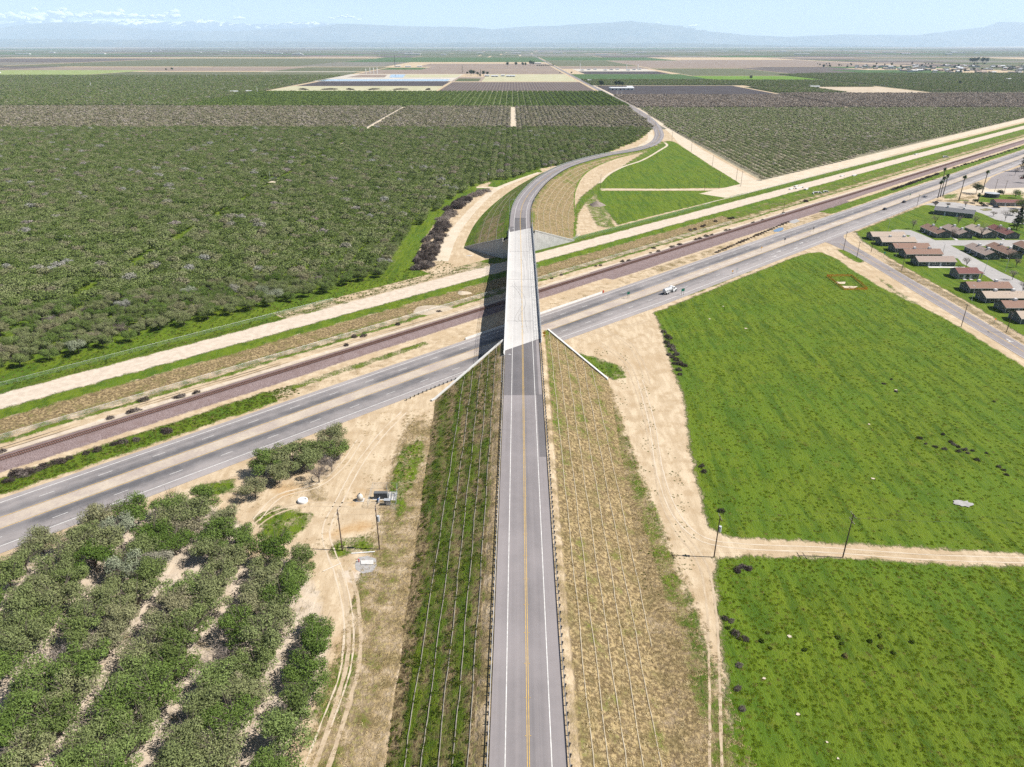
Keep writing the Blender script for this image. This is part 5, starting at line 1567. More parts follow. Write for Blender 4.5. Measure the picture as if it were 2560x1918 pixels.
for p in ((357, 812), (987, 398), (1157, 495), (836, 300), (784, 262), (700, 200), (627, 150), (604, 135), (560, 110), (526, 92), (500, 80), (443, 50)):
    q = G(*N2f(*p)); utility_pole('thin utility pole in the line along the far straight road', q.x, q.y, 11.5, 1, 0, 0, 'utility poles along the far road')
for i in range(22):
    utility_pole('thin utility pole in the line along the far straight road', 224 + .002 * i, 1900 + 75 * i, 11.5, 1, 0, 0, 'utility poles along the far road')
for lab, p, h in (('slim lamp post on the lawn behind the junction', (700, 980), 8.0),): 
    q = G(*H1(*p)); street_light(lab, tuple(q), h, 1.2, 2.0)
for lab, p in (('slim lamp post in the lawn between brown roofed houses', (795, 362)), ('slim lamp post beside the driveway junction', (1308, 345)), ('slim lamp post on the lawn near the fence', (1632, 845)), ('slim lamp post at the kerb of the curved drive', (1775, 525)), ('slim lamp post on the wide lawn', (2005, 525))):
    q = G(*H2(*p)); street_light(lab, tuple(q), 6.5, .8, 2.0)

# ------------------------------------------------------------------ fences
pf = MB().cyl(0, 0, 0, 1.8, .03, 5).mesh('post', M_STEEL)
def chain_fence(label, pts, h=1.8, step=3.0, mat=None, z=0.0, limit=300):
    P = [Vector((p[0], p[1], p[2] if len(p) > 2 else z)) for p in pts]
    out = []
    for a, b in zip(P, P[1:]):
        n = max(1, int((b - a).length / step))
        out += [a.lerp(b, i / n) for i in range(n)]
    out.append(P[-1])
    g = thing('chain_link_fence', label, 'fence', out[0]); o0 = out[0]
    for q in out[:limit]:
        o = link('post', pf, g); o.location = q - o0; o.scale = (1, 1, h / 1.8)
    MB().tube([q - o0 + Vector((0, 0, h)) for q in out], .025, 4).build('top_rail', M_STEEL, g)
    wire_grid('wire_mesh', [q - o0 for q in out], h, mat or M_WIRE, g)
    return g
chain_fence('chain link fence between the side road verge and the housing lawn', [G(*H1(330, 985))[:2], G(*H2(420, 200))[:2], (207.8, 380), (208.2, 330), (208.4, 240)])
chain_fence('wire fence along the sandy side of the railway cutting', [UV(u, 38.5, .27) for u in (-60, 120, 260, 430)], 1.5, 3.2)
chain_fence('wire fence along the orchard side of the graded bed', [UV(u, 82.5, .1) for u in (-60, 60, 150)], 1.5, 3.2, M_WIREG)
chain_fence('chain link fence along the field edge of the graded bed', [UV(u, 80, .15) for u in (275, 360, 470)], 1.8, 3.2, M_WIREG)
chain_fence('chain link fence beside the gravel road past the culvert', [UV(u, 84, .1) for u in (505, 640, 900)], 1.8, 3.2)
chain_fence('short chain link fence climbing from the end of the panel wall', [G(*C5(1480, 775))[:2], G(*C5(1530, 735))[:2]], 2.0, 2.0)
# orange netting round the pit
pit = [G(*H2(*p), 0) for p in ((30, 582), (305, 580), (478, 728), (225, 732))]
g = thing('safety_fence', 'orange plastic netting fence round a bare pit in the grass field', 'fence', pit[0])
fp = MB().box(0, 0, .65, .08, .08, 1.3).mesh('stake', M_ORANGE)
for i in range(4):
    a = pit[i]; b = pit[(i + 1) % 4]; n = max(3, int((b - a).length / 2.4))
    pts = [a.lerp(b, k / n) - pit[0] for k in range(n + 1)]
    for q in pts[:-1]:
        o = link('stake', fp, g); o.location = q; o.rotation_euler = (random.uniform(-.15, .15), random.uniform(-.15, .15), 0)
    pts = [q + Vector((0, 0, random.uniform(0, .15))) for q in pts]
    wire_grid('netting', pts, 1.15, M_ONET, g)
for p in (((130, 640), (240, 640), (230, 665), (150, 660)), ((190, 685), (375, 690), (330, 715), (230, 712))):
    poly = [G(*H2(*q))[:2] for q in p]
    put(MB().sheet(poly, .03).build('bare_soil', M_TRACK), 'structure')
# scattered pale soil scars in the fields
def blob(cx, cy, rx, ry, n=14):
    r = [random.uniform(.6, 1.25) for _ in range(n)]
    return [(cx + rx * r[k] * math.cos(6.283 * k / n), cy + ry * r[k] * math.sin(6.283 * k / n)) for k in range(n)]
for f, pts, s in ((N6, [(760, 1205), (635, 1185), (540, 975), (740, 1445), (1015, 1490), (1655, 1515), (945, 1385), (760, 770), (705, 705), (430, 480)], .7),
        (N3, [(1215, 415), (1955, 995), (1390, 195), (1570, 1065), (1240, 765)], .8), (lambda x, y: (1600 + x / 4.424, 650 + y / 4.424), [(920, 515), (1195, 985), (1760, 260), (1730, 220), (1170, 760), (840, 1005), (770, 655), (1635, 820)], .9)):
    for p in pts[::2]:
        q = G(*f(*p)); k = s * random.uniform(.35, 1.0)
        o = MB().sheet(blob(q.x, q.y, .8 * k, .7 * k, 22), .13).build('soil_scar', M_TRACK); put(o, 'structure')
M_GRAVEL = simple('grey_gravel', (0.30, 0.285, 0.27), c2=(0.42, 0.40, 0.38), scale=.8, fine=5)
q = G(*N3(1820, 925)); put(MB().sheet(blob(q.x, q.y, 2.2, 1.6, 18), .2).build('gravel_patch', M_GRAVEL), 'structure')

# ------------------------------------------------------------------ houses
M_WALLG = simple('grey_green_siding', (0.105, 0.125, 0.115), c2=(0.135, 0.155, 0.145), scale=.7, fine=4)
M_WALLT = simple('grey_stucco', (0.22, 0.22, 0.21), var=.12)
M_TRIM = simple('white_trim', (0.72, 0.71, 0.68), var=.06)
M_DOOR = simple('white_door', (0.62, 0.64, 0.64), var=.06)
def shingle(name, c):
    m, nt, lk = newmat(name)
    pos = nt.new('ShaderNodeNewGeometry').outputs['Position']
    n1 = noise(nt, lk, pos, .35, 3.0); n2 = noise(nt, lk, pos, 4.0, 3.0, .6, (1, 1, 3))
    col = mixc(nt, lk, sstep(nt, lk, n2, .3, .7), tuple(x * .78 for x in c), tuple(min(1, x * 1.18) for x in c))
    col = mixc(nt, lk, mathn(nt, lk, 'MULTIPLY', n1, .3), col, tuple(x * .8 for x in c))
    return finish(m, nt, lk, col, .9, .15, n2, .4, .03)
ROOFS = {'red-brown': shingle('red_brown_shingles', (.195, .122, .092)), 'beige': shingle('beige_shingles', (.315, .252, .20)), 'maroon': shingle('maroon_shingles', (.145, .066, .058)), 'grey': shingle('dark_grey_shingles', (.115, .115, .12)), 'pinkish': shingle('pinkish_shingles', (.255, .198, .168))}
def house_proto(roof, Lx=20.0, Wy=8.4, hw=2.6, hvac=True, rise=1.75, wall=None, vents=6):
    g = thing('duplex_house', 'x', 'house')
    wall = wall or M_WALLG
    mb = MB()
    x0, x1, y0, y1 = -Lx / 2, Lx / 2, -Wy / 2, Wy / 2
    mb.add([(x0, y0, 0), (x1, y0, 0), (x1, y1, 0), (x0, y1, 0), (x0, y0, hw), (x1, y0, hw), (x1, y1, hw), (x0, y1, hw), (x0, 0, hw + rise), (x1, 0, hw + rise)],
           [(0, 1, 5, 4), (2, 3, 7, 6), (0, 4, 8, 7, 3), (1, 2, 6, 9, 5)])
    mb.build('wall', wall, g)
    oh = .55; k = rise / (Wy / 2); th = .16
    mb = MB()
    for s in (-1, 1):
        e = s * (Wy / 2 + oh); ze = hw - oh * k + .06
        a = [(x0 - oh, e, ze), (x1 + oh, e, ze), (x1 + oh, 0, hw + rise + .06), (x0 - oh, 0, hw + rise + .06)]
        b = [(x, y, z + th) for x, y, z in a]
        mb.add(a + b, [(0, 1, 2, 3), (7, 6, 5, 4), (0, 4, 5, 1), (1, 5, 6, 2), (2, 6, 7, 3), (3, 7, 4, 0)])
    ro = mb.build('roof', ROOFS[roof], g)
    mb = MB()
    for s in (-1, 1): mb.beam((x0 - oh - .02, s * (Wy / 2 + oh + .02), hw - oh * k + .12), (x1 + oh + .02, s * (Wy / 2 + oh + .02), hw - oh * k + .12), .06, .2)
    mb.build('gutter', M_TRIM, ro)
    def window(x, y, z, w, h, ax):
        f = MB()
        if ax == 'y': 
            f.box(x, y, z, w + .24, .08, h + .24)
        else: f.box(x, y, z, .08, w + .24, h + .24)
        fo = f.build('window', M_TRIM, g)
        s = (-1 if y < 0 else 1) if ax == 'y' else (-1 if x < 0 else 1)
        for d in (-1, 1):
            p = MB()
            if ax == 'y': p.box(x + d * w * .255, y + s * .03, z, w * .46, .06, h)
            else: p.box(x + s * .03, y + d * w * .255, z, .06, w * .46, h)
            p.build('pane', M_GLASS, fo)
    for fx, w in ((.14, 1.9), (.40, 1.2), (.48, 1.0), (.80, 1.9)):
        window(x0 + Lx * fx, y0 - .02, 1.55, w, 1.15, 'y')
    for fx in (.2, .55, .8): window(x0 + Lx * fx, y1 + .02, 1.55, 1.3, 1.1, 'y')
    for xx in (x0 - .02, x1 + .02):
        for yy in (-Wy * .27, Wy * .22): window(xx, yy, 1.55, 1.15, 1.15, 'x')
    for fx in (.285, .60):
        d = MB().box(x0 + Lx * fx, y0 - .03, 1.05, .95, .08, 2.1).build('door', M_DOOR, g)
        MB().box(x0 + Lx * fx + .36, y0 - .09, 1.05, .08, .06, .12).build('handle', M_DSTEEL, d)
        MB().box(x0 + Lx * fx, y0 - .9, .06, 1.6, 1.7, .12).build('step', M_CONC, g)
    for sx_ in (-1, 1):
        for sy_ in (-1, 1): MB().box(sx_ * (Lx / 2 + .01), sy_ * (Wy / 2 + .01), hw / 2, .14, .14, hw).build('corner_board', M_TRIM, g)
    if hvac:
        for fx in (.3, .72):
            h = MB().box(x0 + Lx * fx, .15, hw + rise + .62, 1.25, 1.25, .95).build('roof_unit', M_WHITE, ro)
            MB().box(x0 + Lx * fx, .15, hw + rise + 1.13, 1.1, 1.1, .08).build('cover', M_TRIM, h)
    for i in range(vents):
        xx = x0 + Lx * (.1 + .8 * ((i * .37 + .13) % 1)); yy = (-1 if i % 3 else 1) * Wy * (.1 + .22 * ((i * .61) % 1))
        MB().cyl(xx, yy, hw + rise - abs(yy) * k, hw + rise - abs(yy) * k + .55, .09, 6).build('vent', M_WHITE, ro)
    return g
HP = {}
def house(label, roof, cx, cy, rz, group, hv=True, **kw):
    key = (roof, hv, tuple(sorted(kw.items(), key=str)))
    if key not in HP:
        o = house_proto(roof, hvac=hv, **kw); HP[key] = o
        o.location = (cx, cy, .02); o.rotation_euler = (0, 0, rz); o['label'] = label; o['group'] = group
        return o
    return clone(HP[key], (cx, cy, .02), rz, None, label, group)
GRP = 'grey green duplex houses'
def Lh(label, roof, b, hv=True):
    q = G(*H2(*b)); house(label, roof, q.x + 10.0, q.y + 4.2, 0.0, GRP, hv)
Lh('grey green duplex with a beige roof nearest the junction lawn', 'beige', (535, 184), False)
Lh('grey green duplex with a beige roof and roof units, second from the junction lawn', 'beige', (640, 245), True)
Lh('grey green duplex with a red-brown roof and no roof units', 'red-brown', (785, 316), False)
Lh('grey green duplex with a red-brown roof between two plain roofed neighbours', 'red-brown', (905, 383), True)
Lh('grey green duplex with a plain beige roof facing the wide lawn path', 'pinkish', (1040, 468), False)
Lh('grey green duplex with a red-brown roof behind the small maroon building', 'red-brown', (1605, 766), True)
Lh('grey green duplex with a long beige roof beside the side road fence', 'beige', (1785, 876), True)
Lh('grey green duplex with a red-brown roof between two beige roofs', 'red-brown', (2000, 986), True)
Lh('grey green duplex with a beige roof at the end of the fence row', 'beige', (2170, 1108), False)
def Sh(label, roof, f, b, hv=True):
    q = G(*f(*b)); house(label, roof, q.x + 4.2, q.y + 10.0, -math.pi / 2, GRP, hv)
Sh('red-brown roofed duplex with gable toward the paved court, by the turning circle', 'red-brown', H1, (1245, 1041), True)
Sh('beige roofed duplex with gable toward the paved court, behind a bare tree', 'pinkish', H1, (1485, 1046), True)
Sh('beige roofed duplex with gable toward the paved court, next to the maroon roof', 'beige', H1, (1755, 1046), True)
Sh('maroon roofed duplex with gable toward the paved court', 'maroon', H1, (2005, 1050), True)
Sh('beige roofed duplex across the paved court with two roof units', 'pinkish', H2, (1775, 396), True)
Sh('red-brown roofed duplex across the paved court beside a bare tree', 'red-brown', H2, (2020, 388), True)
Sh('red-brown roofed duplex across the paved court at the court corner', 'red-brown', H2, (2330, 370), False)
# small community building with a porch
q = G(*H2(1480, 609))
g = house('small grey building with maroon roof and a timber porch', 'maroon', q.x + 5.2, q.y + 4.0, 0, 'community buildings', False, Lx=10.4, Wy=8.0, hw=3.0, wall=M_WALLT, vents=3)
for dx_ in (7.6,):
    for dy_ in (-2.6, 2.6): MB().box(dx_, dy_, 1.25, .35, .35, 2.5).build('porch_post', M_CONC, g)
    MB().box(6.9, 0, 2.75, 3.0, 6.6, .18).build('porch_roof', ROOFS['maroon'], g)
q = G(*H1(1640, 812)); house('long dark grey roofed office building beside the car park', 'grey', q.x - 8.5, q.y + 8.0, -.62, 'community buildings', True, Lx=24.0, Wy=11.0, hw=3.0, rise=1.6)
q = G(*H1(2040, 690)); house('low brown roofed house beyond the parked cars', 'maroon', q.x + 3, q.y + 5, -.1, 'community buildings', False, Lx=22.0, Wy=9.0, hw=2.6, rise=1.3, wall=M_WALLT)
q = G(*H1(1850, 585)); g = thing('water_tank', 'low dark corrugated water tank behind the palms', 'tank', q)
MB().cyl(0, 0, 0, 3.0, 5.2, 28).build('shell', M_DSTEEL, g); MB().cyl(0, 0, 3.0, 3.5, 5.3, 28, .4).build('lid', M_STEEL, g)
# drives, paths, lots
def sheet_px(name, mat, f, pts, z):
    put(MB().sheet([G(*f(*p))[:2] for p in pts], z).build(name, mat), 'structure')
sheet_px('court_drive', M_DRIVE, H2, [(740, 75), (800, 62), (960, 70), (1080, 115), (1230, 182), (2400, 178), (2600, 262), (1400, 238), (1960, 535), (2300, 690), (2500, 900), (2212, 840), (2060, 760), (1850, 612), (1700, 520), (1530, 440), (1480, 382), (1300, 352), (1290, 305), (1160, 275), (1040, 215), (905, 158), (960, 130), (760, 96)], .04)
sheet_px('car_park', M_DRIVE, H1, [(1110, 668), (1280, 640), (1450, 648), (1700, 688), (1950, 695), (2400, 720), (2400, 900), (2050, 872), (1900, 838), (1760, 775), (1640, 735), (1350, 705)], .04)
sheet_px('paved_lot', M_ASPH_SIDE, H1, [(1850, 372), (1960, 322), (2300, 210), (2300, 480), (1830, 500), (1760, 470)], .045)
sheet_px('paved_lot', M_TRACK, H1, [(1500, 520), (1760, 470), (1830, 500), (2300, 480), (2300, 545), (1780, 552), (1560, 545)], .04)
sheet_px('concrete_path', M_CONC, H2, [(1150, 468), (1560, 476), (1560, 488), (1160, 486)], .05)
sheet_px('concrete_path', M_CONC, H1, [(1390, 1020), (1410, 1020), (1490, 1065), (1460, 1065)], .05)
sheet_px('concrete_path', M_CONC, H1, [(1910, 1020), (1930, 1020), (2000, 1060), (1975, 1060)], .05)
sheet_px('grass_island', M_GROUND, H1, [(1720, 725), (1790, 712), (1860, 725), (1850, 738), (1770, 742)], .06)

# ------------------------------------------------------------------ vehicles
def paint(name, c): return simple(name, c, rough=.3, spec=.5, var=.04)
M_CARB = paint('black_car_paint', (.014, .014, .016)); M_CARR = paint('red_car_paint', (.42, .02, .02)); M_CARW = paint('white_car_paint', (.72, .72, .72)); M_CARD = paint('dark_grey_car_paint', (.03, .032, .036))
M_LAMP = simple('lamp_lens', (.6, .58, .5), rough=.2, spec=.6, var=.05)
M_TAIL = simple('tail_lens', (.35, .01, .01), rough=.25, spec=.6, var=.05)
def wheel(parent, x, y, r=.33, w=.24):
    o = MB().tube([(x, y - w / 2, r), (x, y + w / 2, r)], r, 14).build('wheel', M_BLACK, parent)
    MB().tube([(x, y - w / 2 - .01, r), (x, y + w / 2 + .01, r)], r * .55, 10).build('rim', M_STEEL, o)
def car(label, mat, loc, rz, suv=False, group='cars'):
    g = thing('car', label, 'car', loc, rz, group)
    hb = 1.0 if suv else .82; ht = 1.75 if suv else 1.42
    side = [(-2.25, .38), (2.2, .36), (2.28, .62), (2.1, .80), (1.0, hb + .02), (-2.1, hb + .05), (-2.3, .75)]
    mb = MB(); w = .9
    n = len(side)
    vs = [(x, -w, z) for x, z in side] + [(x, w, z) for x, z in side]
    mb.add(vs, [tuple(range(n)), tuple(range(n, 2 * n))[::-1]] + [(i, i + n, (i + 1) % n + n, (i + 1) % n) for i in range(n)])
    mb.build('body', mat, g)
    cab = [(1.05, hb), (.35, ht - .03), (-1.2 if not suv else -1.7, ht), (-1.95 if not suv else -2.15, hb + .04)]
    mb = MB(); vs = []
    for x, z in cab:
        ww = .84 if z < hb + .1 else .66
        vs += [(x, -ww, z), (x, ww, z)]
    mb.add(vs, [(0, 2, 4, 6), (1, 7, 5, 3), (0, 1, 3, 2), (4, 5, 7, 6), (6, 7, 1, 0)])
    mb.build('window', M_GLASS, g)
    mb = MB().add([(.38, -.64, ht), (.38, .64, ht), (cab[2][0] - .02, .64, ht + .03), (cab[2][0] - .02, -.64, ht + .03), (.30, -.6, ht + .05), (.30, .6, ht + .05), (cab[2][0], .6, ht + .07), (cab[2][0], -.6, ht + .07)], [(0, 1, 2, 3), (7, 6, 5, 4), (0, 4, 5, 1), (1, 5, 6, 2), (2, 6, 7, 3), (3, 7, 4, 0)])
    mb.build('roof', mat, g)
    for x in (-1.4, 1.4):
        for y in (-.82, .82): wheel(g, x, y)
    for y in (-.62, .62):
        MB().box(2.24, y, .66, .1, .36, .14).build('headlight', M_LAMP, g)
        MB().box(-2.28, y, .78, .08, .34, .14).build('tail_light', M_TAIL, g)
    return g
for lab, f, p, m, rz in (('black car driving on the highway near the median', H1, (885, 648), M_CARB, COR_A), ('black car driving on the highway before the junction', H1, (672, 728), M_CARB, COR_A),
        ('dark car leaving the car park toward the highway', H1, (1232, 655), M_CARD, 2.6)):
    q = G(*f(*p)); car(lab, m, (q.x, q.y, .06), rz)
for lab, f, p, m, rz, su in (('dark parked car by the green verge of the lot', H1, (1780, 692), M_CARB, -.2, False), ('dark parked car beside the round lawn island', H1, (1905, 707), M_CARD, -.2, True), ('white pickup coloured car parked on the grass', H1, (1890, 668), M_CARW, 2.4, True), ('red car parked on the paved lot', H1, (2195, 385), M_CARR, .2, False)):
    q = G(*f(*p)); car(lab, m, (q.x, q.y, .06), rz, su)
# tanker truck
r1 = G(1663.5, 738.5); r2 = G(1694, 728.5)
tq = toUV((r1.x + r2.x) / 2, (r1.y + r2.y) / 2)
tk = thing('tanker_truck', 'white tanker truck with a silver round tank driving on the highway', 'truck', UV(tq[0], tq[1] + 1.2, .06), COR_A)
M_TANK = simple('polished_tank_steel', (.66, .66, .66), rough=.3, spec=.6, var=.05, metal=.3)
mb = MB(); 
for y in (-.42, .42): mb.box(-.2, y, .82, 9.6, .14, .26)
mb.build('frame', M_WHITE, tk)
tb = MB().tube([(-4.9, 0, 1.98), (-4.75, 0, 1.98), (-4.6, 0, 1.98), (.7, 0, 1.98), (.85, 0, 1.98), (1.0, 0, 1.98)], [.7, .95, 1.02, 1.02, .95, .7], 20).build('tank', M_TANK, tk, True)
for x in (-3.4, -1.9, -.4):
    MB().tube([(x - .05, 0, 1.98), (x + .05, 0, 1.98)], 1.05, 20).build('band', M_STEEL, tb)
for x in (-3.0, -.8): MB().cyl(x, 0, 2.95, 3.18, .3, 12).build('hatch', M_STEEL, tb)
mb = MB()
for y in (-.35, .35): mb.tube([(-4.4, y, 3.05), (.6, y, 3.05)], .03, 5)
mb.build('walkway_rail', M_STEEL, tb)
mb = MB().add([(1.3, -1.15, .75), (3.0, -1.15, .75), (3.0, 1.15, .75), (1.3, 1.15, .75), (1.3, -1.1, 2.9), (2.55, -1.05, 2.9), (2.55, 1.05, 2.9), (1.3, 1.1, 2.9), (3.0, -1.12, 1.85), (3.0, 1.12, 1.85)],
    [(3, 2, 1, 0), (4, 5, 6, 7), (0, 1, 8, 5, 4), (3, 7, 6, 9, 2), (0, 4, 7, 3), (1, 2, 9, 8), (8, 9, 6, 5)])
cb_ = mb.build('cab', M_WHITE, tk)
MB().add([(2.98, -1.0, 1.93), (2.98, 1.0, 1.93), (2.60, .95, 2.78), (2.60, -.95, 2.78)], [(0, 1, 2, 3)]).build('windscreen', M_GLASS, cb_).location = (.03, 0, .01)
for s in (-1, 1):
    MB().box(2.05, s * 1.12, 2.2, .85, .06, .7).build('side_window', M_GLASS, cb_)
    MB().box(2.8, s * 1.3, 2.2, .12, .25, .5).build('mirror', M_WHITE, cb_)
mb = MB().add([(3.0, -.85, .8), (4.75, -.75, .8), (4.75, .75, .8), (3.0, .85, .8), (3.0, -.8, 1.85), (4.7, -.68, 1.55), (4.7, .68, 1.55), (3.0, .8, 1.85)], [(3, 2, 1, 0), (4, 5, 6, 7), (0, 1, 5, 4), (1, 2, 6, 5), (2, 3, 7, 6), (3, 0, 4, 7)])
mb.build('hood', M_WHITE, tk)
for s in (-1, 1):
    MB().add([(3.1, s * .8, 1.0), (3.4, s * .8, 1.3), (4.4, s * .8, 1.3), (4.75, s * .8, .8), (3.1, s * 1.2, 1.0), (3.4, s * 1.2, 1.3), (4.4, s * 1.2, 1.3), (4.75, s * 1.2, .8)], [(0, 1, 5, 4), (1, 2, 6, 5), (2, 3, 7, 6)]).build('fender', M_WHITE, tk)
    MB().tube([(1.15, s * .95, .9), (1.15, s * .95, 3.4)], .09, 8).build('exhaust_stack', M_STEEL, tk)
    MB().box(2.0, s * 1.05, .65, 1.3, .4, .5).build('fuel_tank', M_STEEL, tk)
    MB().box(4.72, s * .8, .95, .1, .3, .22).build('headlight', M_LAMP, tk)
    wheel(tk, 3.9, s * 1.0, .5, .3)
    for x in (-2.1, -3.45):
        wheel(tk, x, s * .98, .5, .5)
        MB().box(x, s * .98, 1.1, 1.15, .6, .05).build('mudguard', M_WHITE, tk)
MB().box(4.85, 0, .6, .18, 2.2, .32).build('bumper', M_STEEL, tk)
MB().box(-5.05, 0, .75, .1, 2.2, .25).build('rear_bumper', M_DSTEEL, tk)

# ------------------------------------------------------------------ yard equipment
M_CREAM = simple('cream_fibreglass', (.62, .57, .49), var=.1); M_BLUE = simple('blue_paint', (.06, .16, .42), var=.1); M_BOXG = simple('cabinet_grey', (.11, .115, .12), var=.12)
q = G(757, 1254)
g = thing('cistern', 'white round cistern lid lying in the dirt yard', 'cistern', q)
MB().tube([(0, 0, 0), (0, 0, .55), (0, 0, .72)], [1.35, 1.35, 1.2], 28).build('shell', M_WHITE, g)
MB().tube([(.35 + .55 * math.cos(a), .15 + .3 * math.sin(a), .74) for a in np.linspace(-1.2, 2.0, 10)], .07, 6).build('pipe', M_DSTEEL, g)
q = G(*N4(1663, 392))
g = thing('dome_tank', 'cream dome topped tank standing on a pale slab', 'tank', q)
MB().box(0, 0, .08, 2.1, 1.7, .16).build('slab', M_CONC, g)
MB().tube([(0, 0, .16), (0, 0, 1.2), (0, 0, 1.6), (0, 0, 1.95), (0, 0, 2.12)], [.8, .82, .68, .38, .12], 20).build('shell', M_CREAM, g, True)
MB().cyl(0, 0, 2.1, 2.22, .22, 12).build('hatch', M_BOXG, g)
W4 = lambda x, y: G(860 + x / 7.93, 1180 + y / 7.93)
c0 = W4(720, 560)
pump = thing('well_pump', 'well pump with discharge pipe on a concrete pad inside the fenced enclosure', 'pump', c0)
def rel(x, y, z=0.0):
    q = W4(x, y); return Vector((q.x - c0.x, q.y - c0.y, z))
MB().sheet([rel(565, 555)[:2], rel(625, 405)[:2], rel(1060, 410)[:2], rel(1030, 565)[:2]], .06).build('pad', M_CONC, pump)
a = rel(640, 545); b = rel(820, 540)
MB().box((a.x + b.x) / 2, a.y + .6, 1.0, 3.6, 1.1, 1.75).build('motor_housing', M_BOXG, pump)
MB().tube([rel(690, 640, .6), rel(700, 560, .6), rel(735, 470, .75)], .17, 10).build('discharge_pipe', M_STEEL, pump)
MB().tube([rel(670, 590, .5), rel(690, 575, .5)], .3, 10).build('valve', M_BLUE, pump)
MB().tube([rel(875, 600, 0), rel(875, 600, 5.4)], [.12, .08], 8).build('mast', M_STEEL, pump)
for x in (890, 940, 1000, 1035): MB().tube([rel(x, 560, .3), rel(x + 12, 430, .3)], .07, 6).build('pipe', M_STEEL, pump)
for y in (430, 480): MB().tube([rel(830, y, .55), rel(1060, y - 5, .55)], .06, 6).build('pipe', M_STEEL, pump)
q = W4(860, 660); o = thing('control_cabinet', 'dark grey control cabinet at the pump enclosure corner', 'cabinet', q)
MB().box(0, .3, .75, 1.5, .9, 1.5).build('box', M_BOXG, o); MB().box(0, .3, 1.55, 1.7, 1.1, .08).build('lid', M_STEEL, o); MB().box(.2, -.17, .75, .9, .04, 1.2).build('door', M_STEEL, o)
chain_fence('chain link enclosure around the well pump', [W4(475, 715)[:2], W4(575, 330)[:2], W4(1060, 335)[:2], W4(1030, 745)[:2], W4(475, 715)[:2]], 1.9, 2.4)
a = N4(1540, 1132); b = N4(1865, 1107); qa = G(*a); qb = G(*b)
put(MB().tube([qa + Vector((0, 0, .12)), qb + Vector((0, 0, .12))], .13, 8).build('loose_pipe', M_WHITE), None, 'white pipe lying beside the concrete slab', 'pipe')
qa = G(*N4(1150, 1378)); qb = G(*N4(1400, 1265))
put(MB().tube([qa + Vector((0, 0, .12)), qa.lerp(qb, .5) + Vector((0, 0, .1)), qb + Vector((0, 0, .12))], .09, 8).build('loose_pipe', M_CREAM), None, 'pale pipe lying at the orchard edge by the track', 'pipe')
put(MB().sheet([G(*N4(*p))[:2] for p in ((1640, 1180), (1760, 1160), (1880, 1200), (1890, 1300), (1830, 1380), (1700, 1405), (1600, 1350), (1590, 1270))], .03).build('gravel_patch', M_GRAVEL), 'structure')
put(MB().prism([G(*N4(*p))[:2] for p in ((1672, 1282), (1668, 1232), (1842, 1225), (1846, 1285))], 0, .2).build('concrete_slab', M_CONC), None, 'white concrete slab on a gravel patch beside the poles', 'slab')
q = G(*N4(1645, 1245)); put(MB().tube([(q.x, q.y, 0), (q.x, q.y, .7), (q.x, q.y, .8)], [.12, .12, .2], 8).build('red_valve', M_RED), None, 'small red valve standing beside the white slab', 'valve')
# small pump shed on the lane through the big orchard
q = G(*C1(1757, 0)) if False else G(683, 452)
g = thing('pump_shed', 'small white pump shed in a clearing of the big orchard', 'shed', q)
MB().box(1, 0, 1.1, 4.0, 2.6, 2.2).build('wall', M_WHITE, g); MB().box(1, 0, 2.3, 4.6, 3.2, .18).build('roof', M_BOXG, g); MB().box(-2.4, -.5, .6, 2.2, 1.2, 1.2).build('tank', M_STEEL, g); MB().tube([(-2.8, 1, 0), (-2.8, 1, 8)], .12, 6).build('mast', M_STEEL, g)
put(MB().sheet(blob(q.x + 1, q.y - 3, 7, 9), .03).build('bare_clearing', M_TRACK), 'structure')

# ------------------------------------------------------------------ concrete drainage structures on the graded bed
def headwall(label, f, p, w, h, d, rz, z):
    q = G(*f(*p), z); g = thing('culvert_headwall', label, 'culvert', (q.x, q.y, z - .2), rz)
    MB().box(0, 0, h / 2, w, .35, h).build('wall', M_BARR, g)
    for s in (-1, 1):
        MB().add([(s * w / 2, 0, 0), (s * (w / 2 + .3), 0, 0), (s * (w / 2 + .3), 0, h), (s * w / 2, 0, h), (s * (w / 2 + .9), -d, 0), (s * (w / 2 + 1.2), -d, 0), (s * (w / 2 + 1.2), -d, h * .35), (s * (w / 2 + .9), -d, h * .35)], [(0, 3, 2, 1), (4, 5, 6, 7), (0, 1, 5, 4), (1, 2, 6, 5), (2, 3, 7, 6), (3, 0, 4, 7)]).build('wing', M_BARR, g)
    MB().box(0, -.2, h * .4, w * .6, .1, h * .7).build('mouth_shade', M_BLACK, g)  # solid black slab, paints the dark inside of the culvert mouth
headwall('white culvert headwall with a dark mouth below the graded bed', K3, (1905, 425), 7, 2.0, 2.5, COR_A - .3, .3)
headwall('small white culvert headwall beside the dark mouth', K3, (2020, 405), 3.5, 1.6, 1.8, COR_A - .3, .3)
headwall('white culvert headwall in the green slope further along the bed', H1, (1330, 150), 5.5, 2.0, 2.5, COR_A - .3, .3)
for lab, f, p, L_ in (('white concrete block row lying across the graded bed', K3, (1700, 355), 11), ('white concrete block with dark recess on the bed edge', K3, (1600, 368), 6), ('white concrete block on the far bed edge', K3, (1660, 335), 6), ('white concrete block beside the culvert ramp', K3, (1790, 370), 6), ('grey concrete barrier lying on the graded bed', H1, (200, 358), 6), ('grey concrete barrier lying beside its twin on the graded bed', H1, (335, 352), 6), ('white slab row on the bed beyond the barriers', H1, (1020, 118), 7)):
    q = G(*f(*p), 1.8); g = thing('concrete_block', lab, 'concrete block', (q.x, q.y, 1.75), COR_A + random.uniform(-.15, .15), )
    MB().box(0, 0, .45, L_, 1.6, .9).build('slab', M_BARR, g); MB().box(L_ * .35, -.75, .4, L_ * .2, .2, .6).build('recess', M_BLACK, g)  # the recess is a black box, its shade put in as colour
